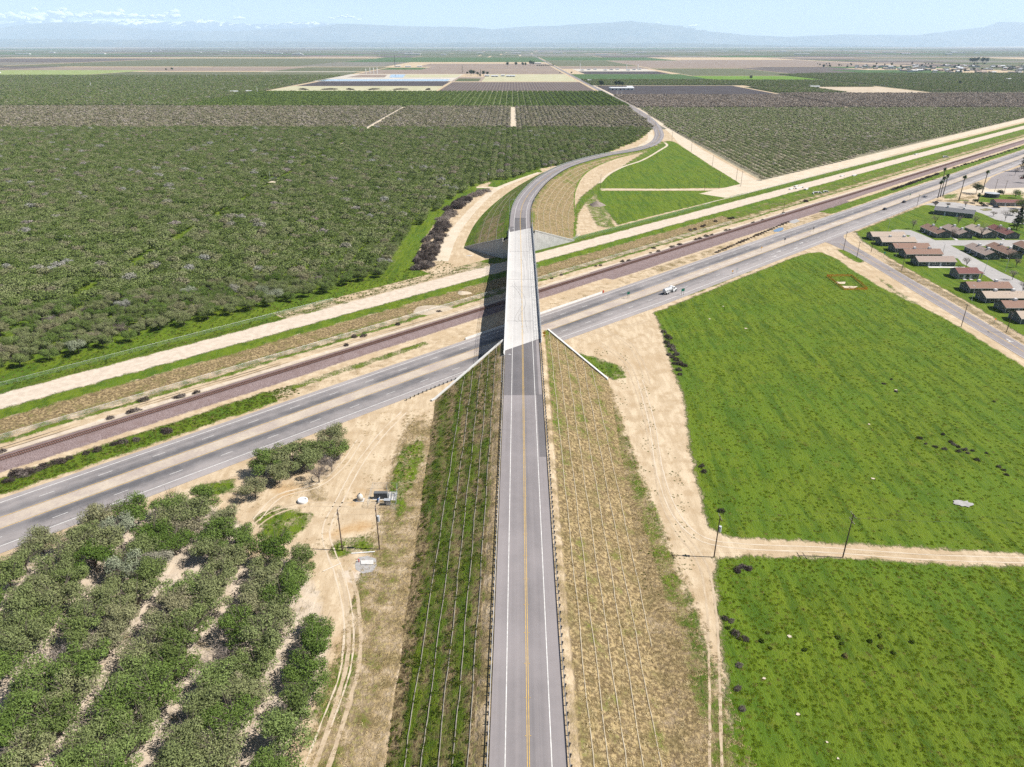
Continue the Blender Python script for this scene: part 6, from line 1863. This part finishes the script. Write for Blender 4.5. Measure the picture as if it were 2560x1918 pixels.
# gravel and soil heaps
def heap(label, f, p, r, h, mat):
    q = G(*f(*p)); mb = MB(); n = 20; rings = 6
    for j in range(rings + 1):
        t = j / rings
        for k in range(n):
            a = 6.283 * k / n; rr = r * (1 - t) * (1 + .14 * math.sin(a * 3 + 1) + random.uniform(-.05, .05))
            mb.v.append((rr * math.cos(a), rr * math.sin(a) * .8, h * t ** .8 - .05))
    for j in range(rings):
        for k in range(n): mb.f.append((j * n + k, j * n + (k + 1) % n, (j + 1) * n + (k + 1) % n, (j + 1) * n + k))
    o = mb.build('soil_heap', mat, None, True); o.location = q; put(o, None, label, 'heap')
heap('grey brown soil heap at the corner of the green triangle', C5, (1637, 545), 6.0, 3.4, simple('brown_heap_soil', (.19, .15, .12), c2=(.30, .25, .21), scale=.5, fine=3))
M_HEAPT = simple('tan_heap_soil', (.42, .34, .24), c2=(.52, .43, .32), scale=.5, fine=3)
heap('tan soil heap beside the graded bed near the bridge shadow', C5, (780, 1110), 5.5, 1.6, M_HEAPT)
heap('tan soil heap spread along the drainage line before the bridge', C5, (570, 1215), 12, 1.2, M_HEAPT)
heap('grey gravel pile beside the railway pole', K3, (1500, 690), 3.0, 1.5, M_GRAVEL)
# ponded water beside the highway
M_WATER, nt, lk = newmat('pond_water')
finish(M_WATER, nt, lk, (.10, .16, .24), .08, .6)
put(MB().sheet([G(*K3(*p))[:2] for p in ((1370, 890), (1440, 855), (1500, 850), (1500, 880), (1440, 905), (1390, 905))], .09).build('puddle', M_WATER), 'structure')
put(MB().sheet([G(*K3(*p))[:2] for p in ((1520, 770), (1650, 735), (1710, 770), (1640, 800), (1560, 790))], .10).build('gravel_patch', M_GRAVEL), 'structure')
q = G(*C5(860, 868)) if False else G(1130 + 470 / 10.355, 540 + 1035 / 10.355)
g = thing('white_debris', 'small heap of white plastic debris below the shaded panel wall', 'debris', q)
for i in range(5): MB().box(random.uniform(-2, 2), random.uniform(-.5, .5), .15, random.uniform(.5, 1.3), random.uniform(.2, .5), .3, random.uniform(0, 3)).build('piece', M_WHITE, g)
# ------------------------------------------------------------------ garden and street trees
def bare_tree(label, f, base, h, rad, pink=False):
    q = G(*f(*base)); g = thing('bare_tree', label, 'tree', q, random.uniform(0, 6))
    link('trunk', trunk_mesh('trunk', h, rad * 1.05, int(q.x * 7) % 999, 9, .16), g)
    c = crown_arrays(900, rad, h * .8, h * .62, .62, int(q.x * 3) % 999, 9, .06, .2)
    link('twigs', quads_mesh('twigs', c[0], c[1], LEAF_B, c[2]), g)
for lab, f, b, h, r in (('small bare tree on the open lawn', H1, (980, 938), 7, 2.6), ('wide bare tree behind the red-brown gable house', H1, (1220, 908), 9, 4.2), ('budding bare tree between the court houses', H1, (1480, 893), 7, 3.2), ('large pinkish bare tree by the car park', H1, (2000, 853), 9, 5.5),
        ('pale bare tree in front of the beige gable house', H1, (1728, 1052), 12, 4.2), ('thin bare tree in front of the second court house', H1, (1415, 1055), 8, 3), ('bare tree on the paved lot edge', H1, (2110, 348), 8, 4), ('bare tree beside the plain beige roof', H2, (1572, 472), 6, 3.2),
        ('bare tree beside the red-brown court house', H2, (2050, 412), 8, 3.8), ('bare tree by the curved drive', H2, (2190, 765), 7, 3.5), ('tiny bare tree at the car park entrance', H1, (1228, 697), 4, 1.8), ('tiny bare tree beside the office building', H1, (1365, 703), 4, 2.2), ('low bare bush tree by the lot', H1, (1870, 800), 4, 3.2)):
    bare_tree(lab, f, b, h, r)
def leafy(label, f, base, h, rad, mat, n=1600, size=.5, lumps=12, z=.55, name='leafy_tree'):
    q = G(*f(*base)); g = thing(name, label, 'tree', q, random.uniform(0, 6))
    link('trunk', trunk_mesh('trunk', h, rad, int(q.x * 5) % 999, 6, .2), g)
    c = crown_arrays(n, rad, h * .85, h * z, size, int(q.x * 11) % 999, lumps, .5)
    link('crown', quads_mesh('crown', c[0], c[1], mat, c[2]), g)
leafy('dark rounded evergreen behind the palms', H1, (1680, 553), 11, 6.5, LEAF_C, 2200)
leafy('light green tree at the edge of the lot', H1, (2175, 720), 9, 5.5, LEAF_G)
leafy('low dark bush beside the stub palm', H1, (1665, 660), 4.5, 3.2, LEAF_C, 900, .4)
leafy('second low dark bush near the parked cars', H1, (1735, 685), 3.5, 2.6, LEAF_C, 800, .4)
def conifer(label, f, base, h, rad, name='conifer_tree', n=1500, q=None):
    q = q or G(*f(*base)); g = thing(name, label, 'tree', q, random.uniform(0, 6))
    r = np.random.default_rng(int(abs(q.x) * 3) + 5)
    t = r.uniform(0, 1, n) ** .8; a = r.uniform(0, 6.28, n)
    tier = .75 + .25 * np.sin(t * 38)
    rr = rad * (1 - t) ** .8 * tier * r.uniform(.35, 1, n) ** .5 + .1
    C = np.stack([rr * np.cos(a), rr * np.sin(a), h * .1 + t * h * .9 - rr * .12], 1)
    nn = np.stack([np.cos(a) * .5, np.sin(a) * .5, np.full(n, .8)], 1) + r.normal(0, .4, (n, 3)); nn /= np.linalg.norm(nn, axis=1)[:, None]
    V, F = leaf_quads(C, nn, np.full(n, max(.5, rad * .22)), .4, r)
    MB().tube([(0, 0, -.2), (0, 0, h * .9)], [.22, .04], 6).build('trunk', BARK, g)
    link('crown', quads_mesh('crown', V, F, LEAF_C, np.repeat(r.uniform(0, 1, n), 4)), g)
conifer('dark conifer beside the court houses', H1, (2125, 945), 15, 4.5)
conifer('tall dark conifer at the edge of the paved lot', H1, (2200, 305), 22, 6)
conifer('small dark conifer behind the maroon roof', H1, (2235, 870), 11, 3.5)
leafy('grey green tree behind the maroon court house', H1, (2150, 905), 7, 4.0, LEAF_O, 1200)
leafy('olive tree at the far edge of the car park', H1, (2085, 790), 6, 3.4, LEAF_O, 1000)
leafy('green tree beyond the low brown house', H1, (2110, 600), 8, 5.0, LEAF_G, 1200)
leafy('dark tree beside the utility pole on the lot', H1, (1940, 575), 6, 3.6, LEAF_C, 900)
leafy('dark leafy tree at the corner of the paved lot', H1, (2215, 430), 9, 5.0, LEAF_C, 1200)
for lab, f, b, h, r in (('bare tree behind the office building', H1, (1560, 700), 6, 3), ('bare tree on the lawn behind the beige gable house', H1, (1660, 900), 8, 3.6), ('bare tree between the last court houses', H1, (1940, 1000), 7, 3.4), ('bare tree near the fence row houses', H2, (2080, 620), 6, 3), ('thin bare tree on the wide court lawn', H2, (2120, 480), 6, 2.6)):
    bare_tree(lab, f, b, h, r)
# palms
def palm(label, f, base, h, group):
    q = G(*f(*base)); g = thing('palm_tree', label, 'palm', q, random.uniform(0, 6), group)
    MB().tube([(0, 0, -.2), (.12, .05, h * .4), (.05, .1, h * .75), (0, 0, h)], [.42, .30, .27, .33], 9).build('trunk', BARK, g)
    r = np.random.default_rng(int(h * 100)); V = []; F = []
    for i in range(46):
        a = r.uniform(0, 6.28); e = r.uniform(-.9, 1.1); L_ = r.uniform(1.5, 2.1)
        d = np.array([math.cos(a) * math.cos(e), math.sin(a) * math.cos(e), math.sin(e)]); s = np.array([-math.sin(a), math.cos(a), 0])
        p0 = np.array([0, 0, h]); p1 = p0 + d * L_ * .55; p2 = p1 + (d * .8 + [0, 0, -.55]) * L_ * .55
        for (u, w0, v, w1) in ((p0, .05, p1, .5), (p1, .5, p2, .12)):
            k = len(V); V += [u - s * w0, u + s * w0, v + s * w1, v - s * w1]; F.append([k, k + 1, k + 2, k + 3])
    link('fronds', quads_mesh('fronds', np.array(V), np.array(F), LEAF_PALM, np.repeat(r.uniform(0, 1, len(F)), 4)), g)
    sk = crown_arrays(160, .75, 2.4, h - 1.3, .5, int(h * 10), 5, .3)
    link('dead_frond_skirt', quads_mesh('dead_frond_skirt', sk[0], sk[1], LEAF_ST, sk[2]), g)
LEAF_PALM = leaf_mat('palm_fronds', [(0, (.035, .065, .022)), (1, (.07, .105, .04))])
for lab, b, h in (('tall palm in the tight trio beside the junction, shortest trunk', (1258, 598), 12.5), ('tall palm in the middle of the tight trio', (1285, 588), 15), ('tall palm in the tight trio leaning toward the road', (1312, 580), 16.5), ('single palm on the far verge of the highway', (1312, 395), 9.5), ('slender lone palm on the bare dirt corner', (1490, 626), 18), ('palm beside the dark rounded evergreen', (1748, 542), 17), ('stubby palm beside the low dark bushes', (1695, 648), 6)):
    palm(lab, H1, b, h, 'palms around the junction')

# ------------------------------------------------------------------ far fields
def fieldmat(name, a, b, sc=.02, stripes=None, fine=.25):
    a = tuple(x * .74 for x in a); b = tuple(x * .74 for x in b)
    m, nt, lk = newmat(name)
    pos = nt.new('ShaderNodeNewGeometry').outputs['Position']
    n1 = noise(nt, lk, pos, sc, 4.0, .6); n2 = noise(nt, lk, pos, fine, 2.0, .6, (1, .3, 1))
    s = mathn(nt, lk, 'ADD', mathn(nt, lk, 'MULTIPLY', n1, .6), mathn(nt, lk, 'MULTIPLY', n2, .4))
    col = mixc(nt, lk, sstep(nt, lk, s, .35, .65), a, b)
    if stripes:
        sp_, c = stripes
        sx = nt.new('ShaderNodeSeparateXYZ'); lk.new(pos, sx.inputs[0])
        w = mathn(nt, lk, 'ABSOLUTE', mathn(nt, lk, 'SUBTRACT', mathn(nt, lk, 'FRACT', mathn(nt, lk, 'MULTIPLY', sx.outputs[0], 1 / sp_)), .5))
        col = mixc(nt, lk, sstep(nt, lk, w, .30, .42), col, c)
    return finish(m, nt, lk, col, .95, .05)
FM = {'soil': fieldmat('far_bare_soil', (.27, .21, .165), (.35, .285, .225)), 'brown': fieldmat('far_brown_field', (.215, .165, .135), (.29, .23, .185)), 'black': fieldmat('far_dark_field', (.060, .052, .055), (.085, .074, .075)),
    'vine': fieldmat('far_vineyard', (.105, .082, .078), (.14, .11, .10), .02, (8.5, (.14, .115, .098))), 'pale': fieldmat('far_pale_field', (.37, .36, .22), (.48, .44, .30)), 'tan': fieldmat('far_tan_field', (.42, .34, .25), (.52, .43, .32)),
    'bright': fieldmat('far_bright_green_field', (.11, .20, .025), (.15, .245, .04)), 'lime': fieldmat('far_lime_field', (.20, .26, .09), (.30, .33, .14)), 'green': fieldmat('far_green_field', (.055, .105, .035), (.085, .135, .05)), 'dkgreen': fieldmat('far_orchard_floor', (.075, .095, .04), (.115, .125, .065)),
    'grey': fieldmat('far_grey_orchard', (.15, .14, .115), (.21, .195, .16)), 'purple': fieldmat('far_purple_orchard', (.105, .088, .082), (.15, .125, .115)), 'white': fieldmat('far_white_yard', (.44, .40, .34), (.55, .50, .43)), 'olive': fieldmat('far_olive_orchard', (.10, .11, .06), (.15, .15, .09)), 'rowsoil': fieldmat('row_orchard_floor', (.09, .115, .045), (.19, .21, .10))}
def field(kind, x0, x1, y0, y1, z=.12):
    put(MB().sheet(R4(x0, x1, y0, y1), z).build('field', FM[kind]), 'structure')
field('dkgreen', -1100, 224, 1070, 1472, .02); field('grey', -1000, 222, 1074, 1470, .05)
field('rowsoil', -665, 226, 1476, 1968); field('vine', -192, 217, 1985, 2485); field('pale', -640, -200, 1985, 2235); field('black', -630, -203, 2245, 2540)
field('white', -700, -200, 2545, 3160, .1); field('pale', -425, -205, 2840, 3130, .16); field('pale', -100, 215, 2530, 3150); field('soil', -200, -100, 2530, 2900); field('dkgreen', -190, -110, 2540, 2760, .16)
field('brown', -640, -190, 3200, 3720); field('brown', -190, 215, 3180, 3700); field('green', -645, -440, 3740, 4080); field('brown', -440, 215, 3730, 4240); field('brown', -520, 90, 4260, 4950); field('brown', 90, 215, 4260, 4950)
field('olive', -1950, -648, 1490, 3025, .06); field('lime', -2400, -1710, 2760, 3680, .14); field('olive', -1700, -1050, 3040, 3450); field('brown', -2550, -1100, 3560, 4180); field('olive', -1050, -660, 3040, 3420); field('olive', -1100, -660, 3500, 4180); field('grey', -1650, -700, 4260, 5390); field('white', -1110, -700, 3430, 3490, .16)
field('green', -1200, 248, 5400, 7400, .3); field('olive', -2900, -1210, 4300, 6900, .3); field('grey', -4600, -2950, 4400, 5200, .3); field('purple', -4600, -2950, 5250, 6900, .3)
field('purple', 243, 645, 1450, 1816, .05); field('purple', 652, 1500, 1450, 1895, .04); field('black', 246, 648, 1830, 2265); field('dkgreen', 236, 690, 2280, 2650); field('green', 236, 690, 2655, 3170); field('black', 300, 655, 3180, 3500); field('white', 300, 660, 3510, 3860); field('brown', 250, 700, 3880, 4300)
field('pale', 660, 815, 1765, 1905, .14); field('tan', 815, 1040, 1765, 1900, .13); field('dkgreen', 660, 840, 1912, 2190); field('tan', 845, 1045, 1915, 2180); field('olive', 690, 1045, 2200, 2620); field('bright', 690, 1075, 2650, 2980); field('olive', 1060, 2600, 1900, 3270, .06)
field('purple', 1170, 1700, 3160, 4250); field('olive', 700, 1160, 3000, 3950); field('brown', 720, 1290, 4000, 5900, .25); field('brown', 1290, 2250, 4300, 6200, .25); field('green', 1700, 2300, 3990, 4260, .25); field('green', 1500, 1950, 3180, 3700, .2); field('green', 260, 1270, 5950, 7400, .3); field('olive', 250, 710, 4350, 5900, .3)
rr = random.Random(5)
kinds = ['green', 'olive', 'grey', 'purple', 'olive', 'dkgreen', 'purple', 'olive', 'dkgreen', 'grey', 'brown', 'dkgreen', 'olive', 'dkgreen', 'purple']
y = 7450.0
while y < 30000:
    dy = 900 if y < 12000 else (1800 if y < 20000 else 3000)
    x = -y * .85
    while x < y * .95:
        dx = rr.choice([.5, .8, 1.2, 1.8]) * dy
        field(rr.choice(kinds), x, x + dx - 25, y, y + dy - 30, .4 + y / 20000)
        x += dx
    y += dy
for x0, x1, y0, y1 in ((2320, 4300, 3300, 7300), (-9000, -4700, 2600, 7300), (-4650, -2450, 2000, 4250)):
    y = y0
    while y < y1:
        x = x0
        while x < x1:
            dx = rr.choice([420, 640, 820]); field(rr.choice(kinds), x, min(x + dx, x1) - 15, y, y + 480, .15)
            x += dx
        y += 500
# ponds
for p in (((-650, 2555), (-215, 2555), (-215, 2690), (-650, 2690)), ((-450, 2830), (-400, 2830), (-430, 3130), (-490, 3130))):
    put(MB().sheet(p, .3).build('pond', M_WATER), 'structure')
put(MB().sheet([(-610, 2850), (-470, 2850), (-500, 3100), (-610, 3100)], .3).build('pond_bed', FM['brown']), 'structure')
# brush heaps on the pale strip
for k, x in enumerate((-560, -490, -435, -372, -300, -225)):
    shrub('hay_heap', 'long dark heap of cuttings on the pale strip before the dark field', 'heap', random.choice(BR), x, 2060, .1, (9.0, 3.0, 1.6), 'heaps on the pale strip')

# ------------------------------------------------------------------ far farm buildings
M_SHEDW = simple('white_metal_sheet', (.66, .66, .65), var=.06); M_SHEDR = simple('pale_metal_roof', (.55, .56, .57), var=.06); M_BARN = simple('weathered_barn', (.28, .25, .22), var=.15)
def shed(label, x, y, L_, W_, h, rise, wall=M_SHEDW, roof=M_SHEDR, rz=0.0, group=None, cat='shed'):
    g = thing('farm_shed', label, cat, (x, y, .1), rz, group)
    mb = MB(); x0, x1, y0, y1 = -L_ / 2, L_ / 2, -W_ / 2, W_ / 2
    mb.add([(x0, y0, 0), (x1, y0, 0), (x1, y1, 0), (x0, y1, 0), (x0, y0, h), (x1, y0, h), (x1, y1, h), (x0, y1, h), (x0, 0, h + rise), (x1, 0, h + rise)], [(0, 1, 5, 4), (2, 3, 7, 6), (0, 4, 8, 7, 3), (1, 2, 6, 9, 5)])
    mb.build('wall', wall, g)
    mb = MB()
    for s in (-1, 1):
        a = [(x0 - .5, s * (W_ / 2 + .5), h - .2), (x1 + .5, s * (W_ / 2 + .5), h - .2), (x1 + .5, 0, h + rise + .1), (x0 - .5, 0, h + rise + .1)]
        mb.add(a + [(p, q, r + .2) for p, q, r in a], [(0, 1, 2, 3), (7, 6, 5, 4), (0, 4, 5, 1), (1, 5, 6, 2), (2, 6, 7, 3), (3, 7, 4, 0)])
    mb.build('roof', roof, g)
    n = max(1, int(L_ / 9))
    for i in range(n):
        MB().box(x0 + L_ * (i + .5) / n, y0 - .06, h * .42, min(4, L_ / n * .5), .1, h * .7).build('door', M_BOXG if i % 2 else M_GLASS, g)
    return g
shed('long white shed beside the dark field by the far road', 293, 2045, 62, 16, 5, 2.2)
shed('lower white shed behind the long white shed', 275, 2075, 24, 12, 4, 1.5)
shed('grey barn at the end of the long white shed', 322, 2105, 16, 14, 5, 2, M_BARN)
for lab, x, y, L_ in (('white farmhouse in the tree ringed farmyard', -65, 2900, 26), ('pale farm shed in the tree ringed farmyard', -95, 2935, 18), ('grey farm shed beside the farmyard trees', -5, 2905, 34), ('small white shed at the farmyard edge', -35, 2950, 14), ('white packing shed beyond the eucalyptus row', 150, 4960, 70), ('pale roofed farmhouse by the far green strip', -560, 4190, 30), ('second pale house by the far green strip', -500, 4200, 26), ('third pale house by the far green strip', -620, 4230, 28), ('white pump house in the lime meadow', -2180, 3290, 10)):
    shed(lab, x, y, L_, 12, 4, 2)
for lab, x, y, L_ in (('flat white shed at the orchard edge', -700, 1930, 20), ('small white shed beside the orchard shed', -668, 1945, 14), ('white pump shed in the right green orchard', 256, 2560, 12), ('low pale shed by the pale plots', 855, 2170, 26), ('white shed in the wide right orchard', 1705, 2650, 16)):
    shed(lab, x, y, L_, 8, 3, 1.2)
for i in range(9): shed('small pale worksite cabin in the white yard beyond the dark plot', 330 + i * 36, 3640 + 60 * (i % 3), 16, 9, 4, .6, group='cabins in the white yard')
# white wind machines and masts
def wind_machine(label, x, y, h, group):
    g = thing('wind_machine', label, 'wind machine', (x, y, 0), 0, group)
    MB().tube([(0, 0, 0), (0, 0, h)], [.5, .35], 8).build('tower', M_WHITE, g)
    MB().box(0, 0, h, 1.6, .9, .9).build('gearbox', M_WHITE, g)
    for s in (0, math.pi / 2): MB().box(0, -.8, h, 5.5, .1, .35, 0, s * .5).build('blade', M_WHITE, g)
for x, y in ((-1118, 2830), (-1087, 2840), (-1048, 2972), (-1202, 2194), (-640, 1925), (-2300, 3330)): wind_machine('white wind machine standing above the left orchards', x, y, 13, 'wind machines in the orchards')
for x, y in ((251, 1830), (262, 1828)): wind_machine('small white tower beside the far road', x, y, 8, 'white towers by the far road')
g = thing('tall_mast', 'tall dark mast standing beyond the ponds', 'mast', (-640, 4250, 0))
MB().tube([(0, 0, 0), (0, 0, 62)], [1.6, .8], 8).build('tower', M_DSTEEL, g)
for i in range(8): MB().box(0, 0, 5 + i * 7.5, 2.6, 2.6, .4).build('platform', M_DSTEEL, g)
for x, y, h in ((-585, 3190, 26), (-570, 3190, 26), (-555, 3190, 26), (-600, 3180, 22), (560, 3790, 24), (600, 3700, 26), (340, 3880, 26)):
    g = thing('silo', 'slim white silo column at the far yard', 'silo', (x, y, 0), 0, 'white silo columns')
    MB().tube([(0, 0, 0), (0, 0, h * .8), (0, 0, h)], [1.5, 1.5, .3], 10).build('shell', M_WHITE, g)
    MB().box(1.5, 0, h * .4, .3, .8, h * .8).build('ladder', M_STEEL, g)
# farm trees
EU = [quads_mesh('crown', *c[:2], LEAF_C, c[2]) for c in [crown_arrays(500, 9, 22, 13, 2.0, 700 + i, 9, .6) for i in range(3)]]
TRK = trunk_mesh('trunk', 22, 7, 77, 6, .5)
def big_tree(label, x, y, s, group, sx=1.0):
    g = thing('eucalyptus_tree', label, 'tree', (x, y, 0), random.uniform(0, 6), group, (s * sx, s * sx, s))
    link('trunk', TRK, g); link('crown', random.choice(EU), g)
for x, y, s in ((-25, 4270, 1.35), (22, 4280, 1.3), (60, 4290, 1.2), (75, 4300, 1.1), (105, 4420, 1.5), (120, 4430, 1.3)): big_tree('dark eucalyptus in the tall row beyond the brown plots', x, y, s, 'eucalyptus row', .85)
for i in range(9): big_tree('low dark tree in the hedge leading to the far road', 140 + i * 11, 4300 + 3 * i, .5, 'hedge by the far road', 1.4)
for x, y, s in ((-160, 3020, 1.15), (-150, 3040, 1.0), (-132, 2970, .8), (-110, 2990, 1.0), (-95, 3010, .8), (-180, 3120, .6), (-120, 2890, .55)): big_tree('leafy tree crowding around the far farmhouse', x, y, s, 'farmyard trees')
for x, y, s in ((258, 2230, .9), (262, 2240, .7), (300, 2220, .8), (310, 2225, .85), (318, 2215, .7)): big_tree('dark tree behind the long white shed', x, y, s, 'trees behind the white shed')
for x, y, s in ((245, 3200, .4), (250, 3240, .4), (200, 3230, .35), (720, 2860, .0), (825, 2665, .75), (1600, 3990, 1.0), (1640, 4010, .9), (-1560, 3560, .8), (-1590, 3565, .6), (1350, 2320, .6)):
    if s > 0: big_tree('lone dark tree among the far fields', x, y, s, 'lone trees in the far fields')
for lab, x, y, h in (('dark cypress standing before the farmyard', -206, 3215, 34), ('dark cypress in front of the farmhouse', -118, 2900, 22), ('second dark cypress near the farmhouse', -122, 3000, 26), ('slim cypress by the far road', 243, 2150, 12)):
    conifer(lab, None, None, h, h * .14, 'cypress_tree', 700, Vector((x, y, 0)))
# distant town on the right
TW = [shed('x', 0, -900, 18, 12, 4, 2.0, simple('town_wall_' + n_, c, var=.1), rf, 0, 'houses of the distant town', 'house') for n_, c, rf in (('cream', (.5, .46, .4), M_SHEDR), ('white', (.62, .62, .6), ROOFS['grey']), ('tan', (.42, .36, .3), ROOFS['pinkish']))]
pos = []
for i in range(420):
    x = rr.uniform(1750, 3500); y = rr.uniform(3250, 4500)
    px_, py_, _z = px_of(np.array([[x, y, 3]]))
    if not (2140 < px_[0] < 2600 and 158 < py_[0] < 187): continue
    if py_[0] < 165 and px_[0] < 2280: continue
    pos.append((x, y))
pos = pos[:150]
for i, (x, y) in enumerate(pos):
    o = TW[i % 3]
    lab = ('cream walled house in the distant town', 'white walled house in the distant town', 'tan walled house in the distant town')[i % 3]
    if i < 3: o.location = (x, y, .1); o['label'] = lab; o['group'] = 'houses of the distant town'
    else: clone(o, (x, y, .1), rr.choice([0, math.pi / 2]), rr.uniform(.8, 1.5), lab, 'houses of the distant town')
for i in range(110):
    x = rr.uniform(1700, 3600); y = rr.uniform(3300, 4700)
    big_tree('dark tree among the houses of the distant town', x, y, rr.uniform(.4, .85), 'trees of the distant town')
for i in range(7): big_tree('tall dark tree in the clump behind the town', 3050 + rr.uniform(-60, 60), 5100 + rr.uniform(-60, 60), rr.uniform(1.4, 2.0), 'clump behind the town')
for i in range(60):
    x = rr.uniform(-8000, 7000); y = rr.uniform(9000, 16000)
    shed('white industrial shed on the hazy horizon plain', x, y, rr.uniform(60, 220), 40, 9, 2, group='sheds on the horizon plain')

# ------------------------------------------------------------------ hills, clouds, haze
M_HILL = fieldmat('hazy_hill_slopes', (.05, .065, .05), (.13, .125, .09), .0003, None, .0015)
def hill_mat_snow():
    m, nt, lk = newmat('snowy_mountain_rock')
    pos = nt.new('ShaderNodeNewGeometry').outputs['Position']
    sx = nt.new('ShaderNodeSeparateXYZ'); lk.new(pos, sx.inputs[0])
    n1 = noise(nt, lk, pos, .0012, 5.0, .65)
    h = mathn(nt, lk, 'ADD', sx.outputs[2], mathn(nt, lk, 'MULTIPLY', mathn(nt, lk, 'SUBTRACT', n1, .5), 3200))
    col = mixc(nt, lk, sstep(nt, lk, h, 1850, 2250), (.06, .07, .08), (.85, .87, .9))
    return finish(m, nt, lk, col, .9, .1)
def fbm(x, seed, octs=5):
    r = np.random.default_rng(seed); y = np.zeros_like(x)
    for o in range(octs):
        f = 2 ** o; k = r.uniform(-1, 1, 4000)
        t = x * f; i = np.floor(t).astype(int); u = t - i; u = u * u * (3 - 2 * u)
        y += (k[i % 4000] * (1 - u) + k[(i + 1) % 4000] * u) / f
    return y
def ridge(name, mat, D, prof, seed, rough, depth):
    """prof: (photograph column, photograph row of the crest); D: metres to the crest line."""
    xs = np.linspace(-1.05, 1.05, 420) * D
    px_ = 1280 + FPX * xs / (D * CP + CAM_H * SP)
    row = np.interp(px_, [p[0] for p in prof], [p[1] for p in prof])
    yy = (row - 959.0) / FPX
    crest = -(SP + yy * CP) / (CP - yy * SP) * D + CAM_H
    crest = crest * (1 + rough * fbm(xs / D * 26 + 50, seed)) + rough * 260 * fbm(xs / D * 90 + 50, seed + 1)
    rows = []
    m = 26
    for j in range(m):
        f = j / (m - 1)
        sh = math.sin(min(1, f * 1.0) * math.pi / 2) ** 1.6
        n1 = fbm(xs / D * 60 + 20 * f + 50, seed + 3 + j // 4)
        z = crest * sh * (1 + .22 * n1 * (1 - f) * 1.5)
        rows.append(np.stack([xs + 500 * n1, np.full_like(xs, D - depth * (1 - f)) + 400 * n1 * (1 - f), np.maximum(z, 0) - 2], 1))
    rows.append(np.stack([xs, np.full_like(xs, D + depth * .5), np.zeros_like(xs) - 2], 1))
    o = grid_mesh(name, np.array(rows), mat, None, True)
    return put(o, 'structure')
ridge('foothills', M_HILL, 44000, [(-400, 97), (0, 98), (300, 99), (700, 104), (1000, 107), (1300, 107), (1700, 108), (2000, 115), (2560, 119), (3000, 119)], 11, .05, 9000)
ridge('mountain_range', M_HILL, 60000, [(-500, 66), (0, 72), (110, 60), (210, 56), (290, 62), (400, 76), (560, 78), (700, 74), (780, 70), (860, 60), (1000, 66), (1140, 68), (1230, 75), (1290, 68), (1380, 66), (1470, 60), (1560, 54), (1640, 62), (1720, 74), (1850, 88), (1950, 93), (2100, 86), (2300, 89), (2420, 72), (2490, 56), (2530, 58), (2620, 70), (3000, 90)], 22, .02, 8000)
ridge('snowy_mountains', hill_mat_snow(), 74000, [(-500, 56), (0, 56), (200, 54), (330, 50), (420, 55), (520, 52), (600, 60), (700, 58), (800, 58), (860, 60), (930, 64), (1000, 90), (1300, 100), (2560, 100), (3000, 100)], 33, .06, 7000)
M_CLOUD, nt, lk = newmat('cloud_vapour')
finish(M_CLOUD, nt, lk, (.92, .92, .93), 1.0, 0.0)
def cloud(label, px, py, w, D=92000.0):
    d = G(px, max(py, HOR + .01)) if False else None
    yy = (py - 959.0) / FPX; k_ = D / (CP - yy * SP)
    x = (px - 1280) / FPX * k_; z = -(SP + yy * CP) * k_ + CAM_H
    m = D / FPX; r = random.Random(int(px * 13 + py))
    bm = bmesh.new()
    for i in range(int(7 + w / 8)):
        s = m * w * r.uniform(.06, .17)
        M = Matrix.Translation((r.gauss(0, .28) * w * m, r.gauss(0, .15) * w * m, abs(r.gauss(0, .07)) * w * m)) @ Matrix.Diagonal((s * 1.5, s, s * .62, 1))
        bmesh.ops.create_icosphere(bm, subdivisions=3, radius=1.0, matrix=M)
    for v in bm.verts:
        c = v.co; k = .10 * m * w * .1
        v.co = c + Vector((math.sin(c.z * .004 + c.x * .002), math.sin(c.x * .003), math.sin(c.x * .0045 + c.y * .003))) * k * 2
    me = bpy.data.meshes.new('puff'); bm.to_mesh(me); bm.free(); me.shade_smooth(); me.materials.append(M_CLOUD)
    o = link('cloud', me); o.location = (x, D, z); put(o, None, label, 'cloud', 'clouds above the mountains')
for p in ((20, 45, 60), (60, 52, 70), (110, 50, 60), (140, 38, 55), (205, 42, 50), (270, 38, 60), (330, 42, 40), (440, 42, 50), (390, 46, 40), (590, 47, 34), (868, 44, 24), (905, 50, 16), (1640, 60, 24), (1730, 66, 22), (830, 48, 20), (-60, 48, 80)):
    cloud('small white cumulus cloud above the snowy mountains', *p)
hz = MB().box(0, 38000, 1700, 220000, 92000, 3410).build('haze', None)
m, nt, lk = newmat('thin_haze')
pv = nt.new('ShaderNodeVolumePrincipled')
pv.inputs['Color'].default_value = (.64, .815, 1.0, 1)
pv.inputs['Density'].default_value = 2.6e-5
pv.inputs['Anisotropy'].default_value = 0.0
o_ = nt.new('ShaderNodeOutputMaterial'); lk.new(pv.outputs[0], o_.inputs['Volume'])
hz.data.materials.append(m)
put(hz, 'stuff')
